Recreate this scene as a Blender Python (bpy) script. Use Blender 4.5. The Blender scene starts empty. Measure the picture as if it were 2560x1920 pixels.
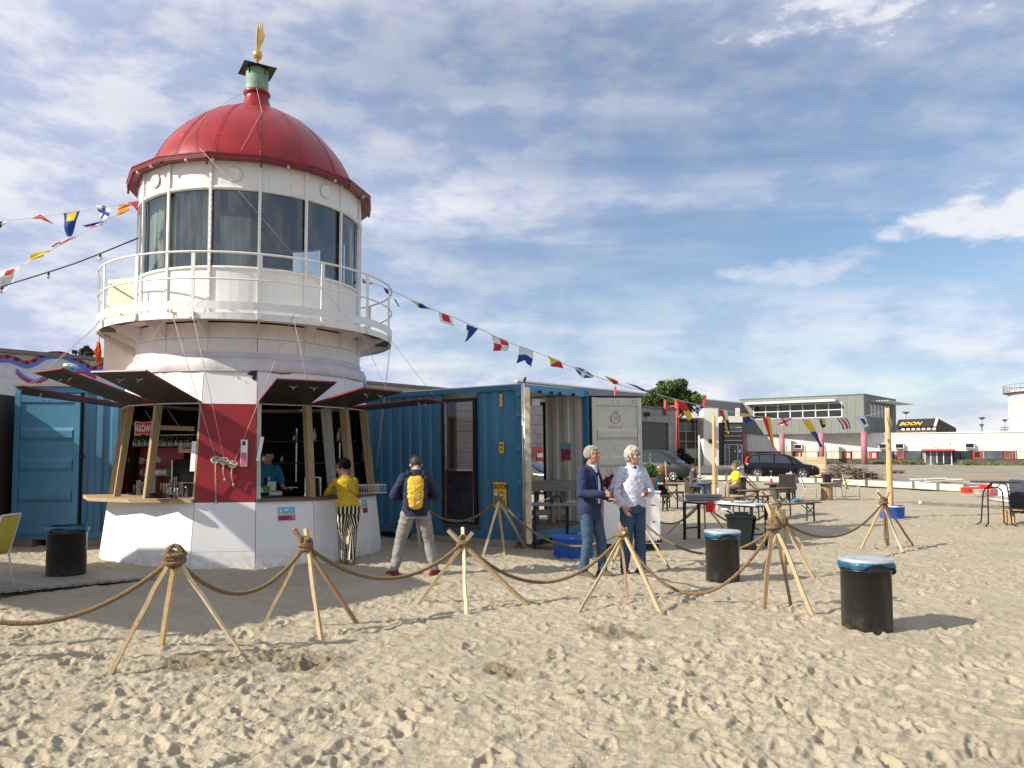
import bpy, bmesh, math, random
import numpy as np
from mathutils import Vector, Matrix, Euler
random.seed(7); rng = np.random.default_rng(7)
R = math.radians; PI = math.pi
scene = bpy.context.scene
COL = scene.collection

# ---------------------------------------------------------------- camera, sky, sun
LENS_PX = 1923.0; TILT = R(3.0); EYE = 1.66; HORIZON = 1143.0
PPY = HORIZON - LENS_PX*math.tan(TILT)
cam = bpy.data.cameras.new('camera'); camo = bpy.data.objects.new('camera', cam); COL.objects.link(camo)
cam.sensor_width = 36; cam.lens = LENS_PX/2560*36; cam.shift_y = (PPY-960)/2560
cam.clip_start = 0.05; cam.clip_end = 4000
camo.location = (0, 0, EYE); camo.rotation_euler = (R(90)+TILT, 0, 0)
scene.camera = camo
scene.view_settings.view_transform = 'Standard'; scene.view_settings.look = 'None'
scene.view_settings.gamma = 1; scene.view_settings.use_curve_mapping = False
scene.view_settings.exposure = 0.42
SUN_EL = R(31.5); SUN_TH = R(21)          # sun stands to the left and a little behind the camera
sdir = Vector((-math.cos(SUN_TH)*math.cos(SUN_EL), -math.sin(SUN_TH)*math.cos(SUN_EL), math.sin(SUN_EL)))
sl = bpy.data.lights.new('sun', 'SUN'); sl.energy = 4.9; sl.angle = R(0.55); sl.color = (1, 0.93, 0.80)
so = bpy.data.objects.new('sun', sl); COL.objects.link(so); so.location = (-30, -20, 40)
so.rotation_euler = (-sdir).to_track_quat('-Z', 'Y').to_euler()

def build_world():
    w = bpy.data.worlds.new('World'); scene.world = w; w.use_nodes = True
    nt = w.node_tree; nd = nt.nodes; lk = nt.links; nd.clear()
    out = nd.new('ShaderNodeOutputWorld')
    sky = nd.new('ShaderNodeTexSky'); sky.sky_type = 'NISHITA'; sky.sun_disc = False
    sky.sun_elevation = SUN_EL; sky.sun_rotation = math.atan2(sdir.x, sdir.y) % (2*PI)
    sky.air_density = 1.1; sky.dust_density = 0.4; sky.ozone_density = 3.0
    bg = nd.new('ShaderNodeBackground'); bg.inputs[1].default_value = 0.10
    lk.new(sky.outputs[0], bg.inputs[0])
    tc = nd.new('ShaderNodeTexCoord'); sep = nd.new('ShaderNodeSeparateXYZ'); lk.new(tc.outputs['Generated'], sep.inputs[0])
    def math_(op, a, b=None, clamp=False):
        m = nd.new('ShaderNodeMath'); m.operation = op; m.use_clamp = clamp
        for i, v in enumerate((a, b)):
            if v is None: continue
            if isinstance(v, (int, float)): m.inputs[i].default_value = v
            else: lk.new(v, m.inputs[i])
        return m.outputs[0]
    zc = math_('MAXIMUM', sep.outputs[2], 0.0)
    den = math_('ADD', zc, 0.16)
    px = math_('DIVIDE', sep.outputs[0], den); py = math_('DIVIDE', sep.outputs[1], den)
    comb = nd.new('ShaderNodeCombineXYZ'); lk.new(px, comb.inputs[0]); lk.new(py, comb.inputs[1])
    def noise(scale, detail, rough, dist, rot=0, sc=(1, 1, 1), loc=(0, 0, 0)):
        mp = nd.new('ShaderNodeMapping'); mp.inputs['Rotation'].default_value = (0, 0, rot)
        mp.inputs['Scale'].default_value = sc; mp.inputs['Location'].default_value = loc
        lk.new(comb.outputs[0], mp.inputs[0])
        n = nd.new('ShaderNodeTexNoise'); n.inputs['Scale'].default_value = scale; n.inputs['Detail'].default_value = detail
        n.inputs['Roughness'].default_value = rough; n.inputs['Distortion'].default_value = dist
        lk.new(mp.outputs[0], n.inputs['Vector']); return n.outputs[0]
    def ramp(v, lo, hi):
        r = nd.new('ShaderNodeMapRange'); r.interpolation_type = 'SMOOTHSTEP'
        r.inputs[1].default_value = lo; r.inputs[2].default_value = hi; lk.new(v, r.inputs[0]); return r.outputs[0]
    thin = ramp(noise(0.45, 6, 0.48, 0.4, R(25), (0.75, 1.5, 1), (3.1, 0.4, 0)), 0.30, 0.64)      # veil of thin cloud
    wisps = ramp(noise(0.95, 8, 0.55, 0.9, R(28), (0.45, 2.2, 1), (7.3, 2.0, 0)), 0.42, 0.72)       # streaks
    left = ramp(math_('ADD', sep.outputs[0], math_('MULTIPLY', sep.outputs[2], -0.3)), 0.45, -0.55) # cloud bank thickens to the left
    a = math_('MULTIPLY', thin, math_('ADD', math_('MULTIPLY', left, 0.30), 0.72))
    a = math_('ADD', a, math_('MULTIPLY', wisps, 0.42), True)
    a = math_('ADD', a, math_('MULTIPLY', left, 0.30), True)
    hz = ramp(sep.outputs[2], 0.16, 0.0)
    a = math_('ADD', a, math_('MULTIPLY', hz, 0.42), True)
    # puffy cumulus low in the sky, sheared by distance
    az = math_('ARCTAN2', sep.outputs[0], sep.outputs[1])
    c2 = nd.new('ShaderNodeCombineXYZ'); lk.new(az, c2.inputs[0]); lk.new(math_('MULTIPLY', sep.outputs[2], 3.2), c2.inputs[1])
    pn = nd.new('ShaderNodeTexNoise'); pn.inputs['Scale'].default_value = 5.2; pn.inputs['Detail'].default_value = 10
    pn.inputs['Roughness'].default_value = 0.52; pn.inputs['Distortion'].default_value = 0.25
    mp = nd.new('ShaderNodeMapping'); mp.inputs['Location'].default_value = (2.6, 0.35, 0); lk.new(c2.outputs[0], mp.inputs[0]); lk.new(mp.outputs[0], pn.inputs['Vector'])
    right = ramp(sep.outputs[0], 0.02, 0.42)
    puff = math_('MULTIPLY', ramp(pn.outputs[0], 0.50, 0.60), math_('MULTIPLY', ramp(sep.outputs[2], 0.34, 0.2), right))
    a = math_('MAXIMUM', a, math_('MULTIPLY', puff, 0.55))
    # single cloud banks seen in the picture: (azimuth, height, half widths)
    bn = nd.new('ShaderNodeTexNoise'); bn.inputs['Scale'].default_value = 9; bn.inputs['Detail'].default_value = 11; bn.inputs['Roughness'].default_value = 0.6
    c3 = nd.new('ShaderNodeCombineXYZ'); lk.new(az, c3.inputs[0]); lk.new(math_('MULTIPLY', sep.outputs[2], 2.4), c3.inputs[1]); lk.new(c3.outputs[0], bn.inputs['Vector'])
    for (a0, z0, ra, rz_, k) in ((.44, .478, .17, .042, 1.0), (.585, .262, .13, .042, 1.0), (.37, .226, .13, .022, .55), (.50, .148, .09, .016, .55), (.53, .108, .17, .020, .7), (-.62, .50, .16, .05, .8), (-.50, .36, .2, .05, .7)):
        da = math_('DIVIDE', math_('SUBTRACT', az, a0), ra); dz = math_('DIVIDE', math_('SUBTRACT', sep.outputs[2], z0), rz_)
        d2 = math_('ADD', math_('MULTIPLY', da, da), math_('MULTIPLY', dz, dz)); v = math_('ADD', math_('MULTIPLY', math_('SUBTRACT', 1.0, d2), 0.17), bn.outputs[0])
        a = math_('MAXIMUM', a, math_('MULTIPLY', ramp(v, 0.50, 0.74), k))
    shade = ramp(math_('ADD', bn.outputs[0], math_('MULTIPLY', pn.outputs[0], .4)), 0.56, 0.82)
    cc = nd.new('ShaderNodeMix'); cc.data_type = 'RGBA'
    cc.inputs[6].default_value = (0.45, 0.51, 0.70, 1); cc.inputs[7].default_value = (0.80, 0.80, 0.85, 1)
    lk.new(shade, cc.inputs[0])
    cb = nd.new('ShaderNodeBackground'); lk.new(cc.outputs[2], cb.inputs[0]); cb.inputs[1].default_value = 0.86
    mx = nd.new('ShaderNodeMixShader'); lk.new(math_('MULTIPLY', a, 0.9), mx.inputs[0])
    lk.new(bg.outputs[0], mx.inputs[1]); lk.new(cb.outputs[0], mx.inputs[2]); lk.new(mx.outputs[0], out.inputs[0])
build_world()

# ---------------------------------------------------------------- survey helpers: a sighting at a known depth or on the ground -> metres
_c, _s = math.cos(TILT), math.sin(TILT)
def _ray(px, py):
    u = (px-1280)/LENS_PX; v = (PPY-py)/LENS_PX
    return Vector((u, _c - v*_s, _s + v*_c))
def at(px, py, Y):
    d = _ray(px, py); return Vector((0, 0, EYE)) + d*(Y/d.y)
def gz(Y): return 0.0046*(min(max(Y, 12), 50)-12) + 0.0125*(min(max(Y, 50), 105)-50)
def G(px, py):
    d = _ray(px, py); t = 10.
    for _ in range(150): t = 0.5*t + 0.5*(gz(t*d.y)-EYE)/d.z
    return Vector((0, 0, EYE)) + d*t

# ---------------------------------------------------------------- materials
MATS = {}
def M(name, col=(.5, .5, .5), rough=.6, metal=0., var=.12, vscale=6., bump=0., bscale=40., spec=.5, grime=0., gcol=(.12, .10, .08), gscale=3., stretch=(1, 1, 1), emit=0, trans=0., ior=1.45, coat=0., alpha=1., rnd=0.):
    if name in MATS: return MATS[name]
    m = bpy.data.materials.new(name); m.use_nodes = True; MATS[name] = m
    nt = m.node_tree; nd = nt.nodes; lk = nt.links; b = nd['Principled BSDF']
    b.inputs['Base Color'].default_value = (*col, 1); b.inputs['Roughness'].default_value = rough
    b.inputs['Metallic'].default_value = metal; b.inputs['Specular IOR Level'].default_value = spec
    b.inputs['Transmission Weight'].default_value = trans; b.inputs['IOR'].default_value = ior
    b.inputs['Coat Weight'].default_value = coat; b.inputs['Alpha'].default_value = alpha
    m.diffuse_color = (*col, 1)
    if var or bump or grime or rnd:
        tc = nd.new('ShaderNodeTexCoord'); mp = nd.new('ShaderNodeMapping'); mp.inputs['Scale'].default_value = stretch
        lk.new(tc.outputs['Object'], mp.inputs[0])
        oi = nd.new('ShaderNodeObjectInfo')
        va = nd.new('ShaderNodeVectorMath'); va.operation = 'MULTIPLY_ADD'
        lk.new(oi.outputs['Random'], va.inputs[0]); va.inputs[1].default_value = (37, 61, 23); lk.new(mp.outputs[0], va.inputs[2])
        V = va.outputs[0]
        n = nd.new('ShaderNodeTexNoise'); n.inputs['Scale'].default_value = vscale; n.inputs['Detail'].default_value = 7; n.inputs['Roughness'].default_value = .62
        lk.new(V, n.inputs['Vector'])
        mx = nd.new('ShaderNodeMix'); mx.data_type = 'RGBA'
        lo = tuple(max(0, c*(1-var*1.6)) for c in col); hi = tuple(min(1, c*(1+var*1.3)) for c in col)
        mx.inputs[6].default_value = (*lo, 1); mx.inputs[7].default_value = (*hi, 1)
        mr = nd.new('ShaderNodeMapRange'); mr.inputs[1].default_value = .28; mr.inputs[2].default_value = .72; lk.new(n.outputs[0], mr.inputs[0])
        lk.new(mr.outputs[0], mx.inputs[0]); outc = mx.outputs[2]
        if grime:
            g = nd.new('ShaderNodeTexNoise'); g.inputs['Scale'].default_value = gscale; g.inputs['Detail'].default_value = 10; g.inputs['Roughness'].default_value = .68
            lk.new(V, g.inputs['Vector'])
            gr = nd.new('ShaderNodeMapRange'); gr.inputs[1].default_value = .50; gr.inputs[2].default_value = .74; gr.inputs[4].default_value = grime
            lk.new(g.outputs[0], gr.inputs[0])
            gm = nd.new('ShaderNodeMix'); gm.data_type = 'RGBA'; lk.new(gr.outputs[0], gm.inputs[0]); lk.new(outc, gm.inputs[6]); gm.inputs[7].default_value = (*gcol, 1)
            outc = gm.outputs[2]
        if rnd:
            hs = nd.new('ShaderNodeHueSaturation'); r2 = nd.new('ShaderNodeMapRange'); r2.inputs[3].default_value = 1-rnd; r2.inputs[4].default_value = 1+rnd
            lk.new(oi.outputs['Random'], r2.inputs[0]); lk.new(r2.outputs[0], hs.inputs['Value']); lk.new(outc, hs.inputs['Color']); outc = hs.outputs[0]
        lk.new(outc, b.inputs['Base Color'])
        if metal < .5 and not trans:
            rr = nd.new('ShaderNodeMapRange'); rr.inputs[3].default_value = max(.02, rough-.08); rr.inputs[4].default_value = min(1, rough+.12)
            lk.new(n.outputs[0], rr.inputs[0]); lk.new(rr.outputs[0], b.inputs['Roughness'])
        if bump:
            bn = nd.new('ShaderNodeTexNoise'); bn.inputs['Scale'].default_value = bscale; bn.inputs['Detail'].default_value = 6; lk.new(V, bn.inputs['Vector'])
            bp = nd.new('ShaderNodeBump'); bp.inputs['Strength'].default_value = bump; bp.inputs['Distance'].default_value = .02
            lk.new(bn.outputs[0], bp.inputs['Height']); lk.new(bp.outputs[0], b.inputs['Normal'])
    if emit:
        b.inputs['Emission Color'].default_value = (*col, 1); b.inputs['Emission Strength'].default_value = emit
    return m
def layer(m, col, scale, stretch, lo, hi, amt, z0=None, z1=None, rough=None):
    """a second coat of dirt, rust or dust over a material: noise patches, optionally only near a height"""
    nt = m.node_tree; nd = nt.nodes; lk = nt.links; b = nd['Principled BSDF']
    tc = nd.new('ShaderNodeTexCoord'); mp = nd.new('ShaderNodeMapping'); mp.inputs['Scale'].default_value = stretch; lk.new(tc.outputs['Object'], mp.inputs[0])
    n = nd.new('ShaderNodeTexNoise'); n.inputs['Scale'].default_value = scale; n.inputs['Detail'].default_value = 9; n.inputs['Roughness'].default_value = .66; lk.new(mp.outputs[0], n.inputs['Vector'])
    r = nd.new('ShaderNodeMapRange'); r.inputs[1].default_value = lo; r.inputs[2].default_value = hi; r.inputs[4].default_value = amt; lk.new(n.outputs[0], r.inputs[0]); f = r.outputs[0]
    if z0 is not None:
        sp = nd.new('ShaderNodeSeparateXYZ'); lk.new(tc.outputs['Object'], sp.inputs[0]); z = nd.new('ShaderNodeMapRange'); z.inputs[1].default_value = z0; z.inputs[2].default_value = z1; lk.new(sp.outputs[2], z.inputs[0])
        mm = nd.new('ShaderNodeMath'); mm.operation = 'MULTIPLY'; lk.new(f, mm.inputs[0]); lk.new(z.outputs[0], mm.inputs[1]); f = mm.outputs[0]
    mx = nd.new('ShaderNodeMix'); mx.data_type = 'RGBA'; lk.new(f, mx.inputs[0]); ln = b.inputs['Base Color'].links
    if ln: lk.new(ln[0].from_socket, mx.inputs[6])
    else: mx.inputs[6].default_value = b.inputs['Base Color'].default_value
    mx.inputs[7].default_value = (*col, 1); lk.new(mx.outputs[2], b.inputs['Base Color']); return m
def wood(name, col, dark=None, scale=1., rough=.65, axis=0):
    if name in MATS: return MATS[name]
    m = M(name, col, rough, var=.16, vscale=5, bump=.25, bscale=60, stretch=((.25, 6, 6), (6, .25, 6), (6, 6, .25))[axis], rnd=.14)
    nt = m.node_tree; nd = nt.nodes; lk = nt.links
    # knots
    tc = nd.new('ShaderNodeTexCoord'); mp = nd.new('ShaderNodeMapping'); mp.inputs['Scale'].default_value = ((2.2, 7, 7), (7, 2.2, 7), (7, 7, 2.2))[axis]
    lk.new(tc.outputs['Object'], mp.inputs[0]); v = nd.new('ShaderNodeTexVoronoi'); v.inputs['Scale'].default_value = scale; lk.new(mp.outputs[0], v.inputs['Vector'])
    r = nd.new('ShaderNodeMapRange'); r.inputs[1].default_value = .06; r.inputs[2].default_value = .17; r.inputs[3].default_value = .75; r.inputs[4].default_value = 0; lk.new(v.outputs[0], r.inputs[0])
    b = nd['Principled BSDF']; src = b.inputs['Base Color'].links[0].from_socket
    mx = nd.new('ShaderNodeMix'); mx.data_type = 'RGBA'; lk.new(r.outputs[0], mx.inputs[0]); lk.new(src, mx.inputs[6]); mx.inputs[7].default_value = (*(dark or tuple(c*.35 for c in col)), 1)
    lk.new(mx.outputs[2], b.inputs['Base Color'])
    return m

# ---------------------------------------------------------------- mesh builder
class MB:
    def __init__(s): s.v = []; s.f = []; s.mi = []; s.sm = []
    def add(s, vs, fs, mi=0, smooth=False):
        o = len(s.v); s.v += [tuple(v) for v in vs]; s.f += [tuple(i+o for i in f) for f in fs]
        s.mi += [mi]*len(fs); s.sm += [smooth]*len(fs); return s
    def box(s, c, size, rot=None, mi=0):
        x, y, z = (d/2 for d in size); m = rot if rot is not None else Matrix.Identity(3)
        if isinstance(m, (int, float)): m = Matrix.Rotation(m, 3, 'Z')
        vs = [Vector(c)+m@Vector((a*x, b*y, d*z)) for a in (-1, 1) for b in (-1, 1) for d in (-1, 1)]
        return s.add(vs, [(0, 1, 3, 2), (4, 6, 7, 5), (0, 4, 5, 1), (2, 3, 7, 6), (0, 2, 6, 4), (1, 5, 7, 3)], mi)
    def bar(s, p0, p1, w, h, up=(0, 0, 1), mi=0, w2=None, h2=None):
        p0, p1 = Vector(p0), Vector(p1); d = (p1-p0).normalized(); u = Vector(up)
        if abs(d.dot(u)) > .98: u = Vector((0, 1, 0))
        sx = d.cross(u).normalized(); sy = sx.cross(d)
        w2 = w if w2 is None else w2; h2 = h if h2 is None else h2; vs = []
        for p, a, b in ((p0, w, h), (p1, w2, h2)):
            for i, j in ((-1, -1), (1, -1), (1, 1), (-1, 1)): vs.append(p+sx*i*a/2+sy*j*b/2)
        return s.add(vs, [(3, 2, 1, 0), (4, 5, 6, 7)]+[(i, (i+1) % 4, (i+1) % 4+4, i+4) for i in range(4)], mi)
    def tube(s, pts, r, n=8, mi=0, closed=False, caps=True, smooth=True):
        pts = [Vector(p) for p in pts]; m = len(pts); rs = r if isinstance(r, (list, tuple)) else [r]*m
        vs = []; ref = None
        for i, p in enumerate(pts):
            d = (pts[(i+1) % m]-pts[i-1]) if closed else (pts[min(i+1, m-1)]-pts[max(i-1, 0)])
            d = d.normalized() if d.length > 1e-9 else Vector((0, 0, 1))
            if ref is None: ref = Vector((0, 0, 1)) if abs(d.z) < .9 else Vector((1, 0, 0))
            a = (ref-d*ref.dot(d))
            if a.length < 1e-6: a = d.orthogonal()
            a.normalize(); ref = a; b = d.cross(a)
            for k in range(n):
                t = 2*PI*k/n; vs.append(p+(a*math.cos(t)+b*math.sin(t))*rs[i])
        fs = []
        for i in range(m if closed else m-1):
            j = (i+1) % m
            for k in range(n): fs.append((i*n+k, i*n+(k+1) % n, j*n+(k+1) % n, j*n+k))
        s.add(vs, fs, mi, smooth)
        if caps and not closed:
            o = len(s.v)-len(vs); s.f += [tuple(o+k for k in reversed(range(n))), tuple(o+(m-1)*n+k for k in range(n))]; s.mi += [mi]*2; s.sm += [False]*2
        return s
    def lathe(s, prof, n=32, c=(0, 0, 0), a0=0, a1=2*PI, mi=0, smooth=True, phase=0, caps=False):
        full = abs(a1-a0-2*PI) < 1e-6; k = n if full else n+1; vs = []
        for r, z in prof:
            for i in range(k):
                t = a0+phase+(a1-a0)*i/n; vs.append((c[0]+r*math.cos(t), c[1]+r*math.sin(t), c[2]+z))
        fs = []
        for j in range(len(prof)-1):
            for i in range(n):
                i2 = (i+1) % k; fs.append((j*k+i, j*k+i2, (j+1)*k+i2, (j+1)*k+i))
        s.add(vs, fs, mi, smooth)
        if caps and full:
            o = len(s.v)-len(vs); m = len(prof)
            s.f += [tuple(o+i for i in reversed(range(k))), tuple(o+(m-1)*k+i for i in range(k))]; s.mi += [mi]*2; s.sm += [False]*2
        return s
    def ball(s, c, r, n=10, mi=0):
        rx, ry, rz = r if isinstance(r, (tuple, list)) else (r, r, r); m = max(4, n//2+1); vs = []; fs = []
        for j in range(m+1):
            t = PI*j/m
            for i in range(n):
                p = 2*PI*i/n; vs.append((c[0]+rx*math.sin(t)*math.cos(p), c[1]+ry*math.sin(t)*math.sin(p), c[2]+rz*math.cos(t)))
        for j in range(m):
            for i in range(n): fs.append((j*n+i, (j+1)*n+i, (j+1)*n+(i+1) % n, j*n+(i+1) % n))
        return s.add(vs, fs, mi, True)
    def prism(s, poly, t, M4=None, mi=0):
        """polygon in local XZ, thickness t along Y, placed by matrix"""
        n = len(poly); vs = [Vector((x, -t/2, z)) for x, z in poly]+[Vector((x, t/2, z)) for x, z in poly]
        if M4 is not None: vs = [M4@v for v in vs]
        return s.add(vs, [tuple(range(n)), tuple(range(2*n-1, n-1, -1))]+[(i, i+n, (i+1) % n+n, (i+1) % n) for i in range(n)], mi)
    def build(s, name, mats, parent=None, world=False, props=None, bevel=0, weld=False):
        me = bpy.data.meshes.new(name)
        vs = s.v
        if parent is not None and world:
            inv = parent.matrix_basis.inverted() if parent.parent is None else (parent.parent.matrix_basis@parent.matrix_basis).inverted()
            vs = [inv@Vector(v) for v in vs]
        me.from_pydata([tuple(v) for v in vs], [], s.f)
        for m in (mats if isinstance(mats, (list, tuple)) else [mats]): me.materials.append(m)
        me.polygons.foreach_set('material_index', s.mi); me.polygons.foreach_set('use_smooth', s.sm)
        if weld or bevel:
            bm = bmesh.new(); bm.from_mesh(me); bmesh.ops.remove_doubles(bm, verts=bm.verts, dist=1e-5)
            if bevel:
                es = [e for e in bm.edges if e.is_manifold and e.calc_face_angle(0) > .6]
                bmesh.ops.bevel(bm, geom=es, offset=bevel, segments=2, affect='EDGES', profile=.6, clamp_overlap=True)
            bmesh.ops.recalc_face_normals(bm, faces=bm.faces); bm.to_mesh(me); bm.free()
        me.validate(); me.update()
        o = bpy.data.objects.new(name, me); COL.objects.link(o); o.parent = parent
        if props:
            for k, v in props.items(): o[k] = v
        return o
def tag(o, label=None, cat=None, group=None, kind=None):
    if label: o['label'] = label
    if cat: o['category'] = cat
    if group: o['group'] = group
    if kind: o['kind'] = kind
    return o
def thing(name, label, cat, loc=(0, 0, 0), rz=0., group=None, rot=None):
    o = bpy.data.objects.new(name, None); COL.objects.link(o); o.empty_display_size = .1
    o.location = loc; o.rotation_euler = rot if rot else (0, 0, rz)
    o.matrix_basis = Matrix.Translation(loc)@Euler(rot if rot else (0, 0, rz)).to_matrix().to_4x4()
    return tag(o, label, cat, group)
def kids(o): return [c for c in bpy.data.objects if c.parent == o]
def copy_tree(o, label=None, loc=None, rz=None, parent=None, ch=None):
    c = o.copy(); COL.objects.link(c); c.parent = parent
    if label: c['label'] = label
    for k in kids(o): copy_tree(k, parent=c)
    if loc is not None: c.location = loc
    if rz is not None: c.rotation_euler = (0, 0, rz)
    return c
def textmesh(body, size, name='lettering', mat=None, parent=None, M4=None, extrude=.002, shear=0, align='CENTER', bold=0., spacing=1., world=False, sx=1.):
    cu = bpy.data.curves.new(name, 'FONT'); cu.body = body; cu.size = size; cu.extrude = extrude; cu.shear = shear; cu.align_x = align; cu.align_y = 'CENTER'
    cu.offset = bold; cu.space_character = spacing; cu.resolution_u = 3
    t = bpy.data.objects.new(name, cu); me = bpy.data.meshes.new_from_object(t); bpy.data.objects.remove(t)
    if sx != 1: me.transform(Matrix.Diagonal((sx, 1, 1, 1)))
    if M4 is not None:
        m = M4
        if world and parent is not None: m = parent.matrix_basis.inverted()@M4
        me.transform(m)
    me.materials.clear(); me.materials.append(mat)
    o = bpy.data.objects.new(name, me); COL.objects.link(o); o.parent = parent; return o
def frame(o, xdir, zdir=(0, 0, 1)):
    """matrix whose X is xdir, Y is zdir (text up) and Z the outward normal"""
    x = Vector(xdir).normalized(); y = Vector(zdir).normalized(); z = x.cross(y).normalized(); y = z.cross(x)
    return Matrix.Translation(o)@Matrix((x, y, z)).transposed().to_4x4()

# ---------------------------------------------------------------- noise
def vnoise(x, y, seed=0):
    xi = np.floor(x).astype(np.int64); yi = np.floor(y).astype(np.int64); fx = x-xi; fy = y-yi
    fx = fx*fx*fx*(fx*(fx*6-15)+10); fy = fy*fy*fy*(fy*(fy*6-15)+10)
    def h(a, b):
        n = (a*374761393+b*668265263+seed*974634777) & 0x7fffffff
        n = ((n ^ (n >> 13))*1274126177) & 0x7fffffff
        return ((n ^ (n >> 16)) & 0xffff)/65535.
    return (h(xi, yi)*(1-fx)+h(xi+1, yi)*fx)*(1-fy)+(h(xi, yi+1)*(1-fx)+h(xi+1, yi+1)*fx)*fy
def fbm(x, y, seed=0, oct=4, g=.5):
    s = 0; a = 1; t = 0
    for i in range(oct):
        s = s+a*vnoise(x*2**i+i*17.3, y*2**i-i*9.1, seed+i); t += a; a *= g
    return s/t
# ================================================================ GROUND
def gza(Y): return 0.0046*(np.clip(Y, 12, 50)-12) + 0.0125*(np.clip(Y, 50, 105)-50)
def seg_dist(X, Y, a, b):
    ax, ay = a; bx, by = b; dx, dy = bx-ax, by-ay; t = np.clip(((X-ax)*dx+(Y-ay)*dy)/(dx*dx+dy*dy), 0, 1)
    return np.hypot(X-ax-t*dx, Y-ay-t*dy)
DUG = [(G(470, 1650).xy, G(800, 1645).xy, .32), (G(2300, 1256).xy, G(2560, 1272).xy, 1.0), (G(1480, 1570).xy, G(1580, 1590).xy, .22),
       (G(1245, 1660).xy, G(1275, 1680).xy, .12)]
BOARD_PX = [(1560, 1197), (1640, 1198), (1725, 1199.5), (1815, 1201), (1892, 1204), (1968, 1206.5), (2039, 1209), (2103, 1212.5), (2165, 1216), (2225, 1219), (2283, 1222), (2344, 1226), (2409, 1230), (2475, 1236), (2560, 1243)]
BL = [G(*p).xy for p in BOARD_PX]
def build_sand():
    NY, NX = 1020, 900
    yy = 2.4*np.exp(np.linspace(0, math.log(56/2.4), NY)); uu = np.linspace(-1, 1, NX)
    Y = np.repeat(yy[:, None], NX, 1); X = uu[None, :]*(0.755*Y+.8)
    near = np.clip(1-(Y-14)/40, .25, 1)
    z = (fbm(X*.35, Y*.35, 3, 3)-.5)*.08*np.clip(Y/9, .5, 1)
    z += (fbm(X*1.5+fbm(X, Y, 5, 2), Y*1.9, 11, 4)-.5)*.030
    lump = fbm(X*5.2+2*fbm(X*1.3, Y*1.3, 8, 2), Y*6.4, 21, 4, .55)
    z += (lump-.5)*.015*near
    z += -np.clip(.42-fbm(X*4.1, Y*5.3, 31, 3), 0, 1)*.065*near          # scuffed pits
    z += (1-np.abs(2*fbm(X*3.3, Y*4.6, 41, 4)-1))**4*.012*near            # ridges pushed up by feet
    z += (fbm(X*10+fbm(X*5,Y*5,57,2)*1.5, Y*15, 55, 4, .62)-.5)*.017*near + (fbm(X*19, Y*19, 51, 3)-.5)*.012*np.clip(1-(Y-6)/10, 0, 1)
    st_ = fbm(X*10+fbm(X*3, Y*3, 58, 2)*2.4, Y*17+fbm(X*4, Y*2.5, 59, 2)*2.4, 56, 4, .58); fl_ = .25+.8*np.clip(fbm(X*.55, Y*.55, 66, 3)*2-.5, 0, 1)
    z += fl_*near*(.0075*np.clip((st_-.50)/.03, 0, 1) + .008*np.clip((st_-.60)/.03, 0, 1) - .013*np.clip((.38-st_)/.05, 0, 1))   # crusty little ledges
    # footprints, pressed one by one
    n = 3600
    fy = 3.2+(rng.random(n)**1.5)*24; fx = (rng.random(n)*2-1)*(.72*fy+1); fa = rng.normal(0, .9, n)+np.where(rng.random(n) < .5, 1.57, .3)
    fl = rng.uniform(.11, .15, n); fw = rng.uniform(.042, .056, n); fd = rng.uniform(.007, .019, n)
    for k in range(n):
        i0, i1 = np.searchsorted(yy, [fy[k]-.24, fy[k]+.24]); 
        if i1 <= i0: continue
        h = .755*fy[k]+.8; j0 = int((fx[k]-.28)/h*.5*NX+NX/2)-2; j1 = int((fx[k]+.28)/h*.5*NX+NX/2)+3
        j0 = max(0, j0); j1 = min(NX, j1)
        if j1 <= j0: continue
        dx = X[i0:i1, j0:j1]-fx[k]; dy = Y[i0:i1, j0:j1]-fy[k]; c, s = math.cos(fa[k]), math.sin(fa[k])
        a = (dx*c+dy*s)/fl[k]; b = (-dx*s+dy*c)/fw[k]; b = b*(1+.25*a)
        r = np.sqrt(a*a+b*b)
        z[i0:i1, j0:j1] += -fd[k]*np.clip(1-r**4, 0, 1)*(1+.5*a) + fd[k]*.75*np.exp(-((r-1.28)/.22)**2)*(0.6+.6*a*(a > 0))
    damp = np.zeros_like(X)
    for a, b, w in DUG:
        d = seg_dist(X, Y, a, b); m = np.exp(-(d/w)**2)*np.clip(fbm(X*3, Y*3, 61, 3)*2.6-.25, 0, 1)
        damp = np.maximum(damp, m)
        z += m*((fbm(X*16, Y*16, 71, 3, .6)-.5)*.09+(fbm(X*5, Y*5, 75, 2)-.55)*.10)
    # drifts: against the drum, the tower and the skids
    z += .07*np.exp(-(((X+4.645)**2+(Y-13.683)**2)**.5-2.5)**2/.1)*fbm(X*1.2, Y*1.2, 81, 2)
    z += .05*np.exp(-seg_dist(X, Y, (-.2, 13.6), (1.2, 13.0))**2/.12)*fbm(X*2, Y*2, 83, 2)
    z += gza(Y)-.012
    bx = np.array([p[0] for p in BL]); by = np.array([p[1] for p in BL])
    lim = np.interp(X, bx, by, left=by[0], right=by[-1])
    z = z-np.clip(Y-lim-.3, 0, 2)*.25
    sh = fbm(X*.9, Y*.9, 91, 3)
    vs = np.stack([X, Y, z], -1).reshape(-1, 3); me = bpy.data.meshes.new('sand')
    idx = np.arange(NY*NX).reshape(NY, NX); q = np.stack([idx[:-1, :-1], idx[:-1, 1:], idx[1:, 1:], idx[1:, :-1]], -1).reshape(-1, 4)
    me.vertices.add(len(vs)); me.vertices.foreach_set('co', vs.ravel().astype(np.float32))
    me.loops.add(q.size); me.loops.foreach_set('vertex_index', q.ravel().astype(np.int32))
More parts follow.
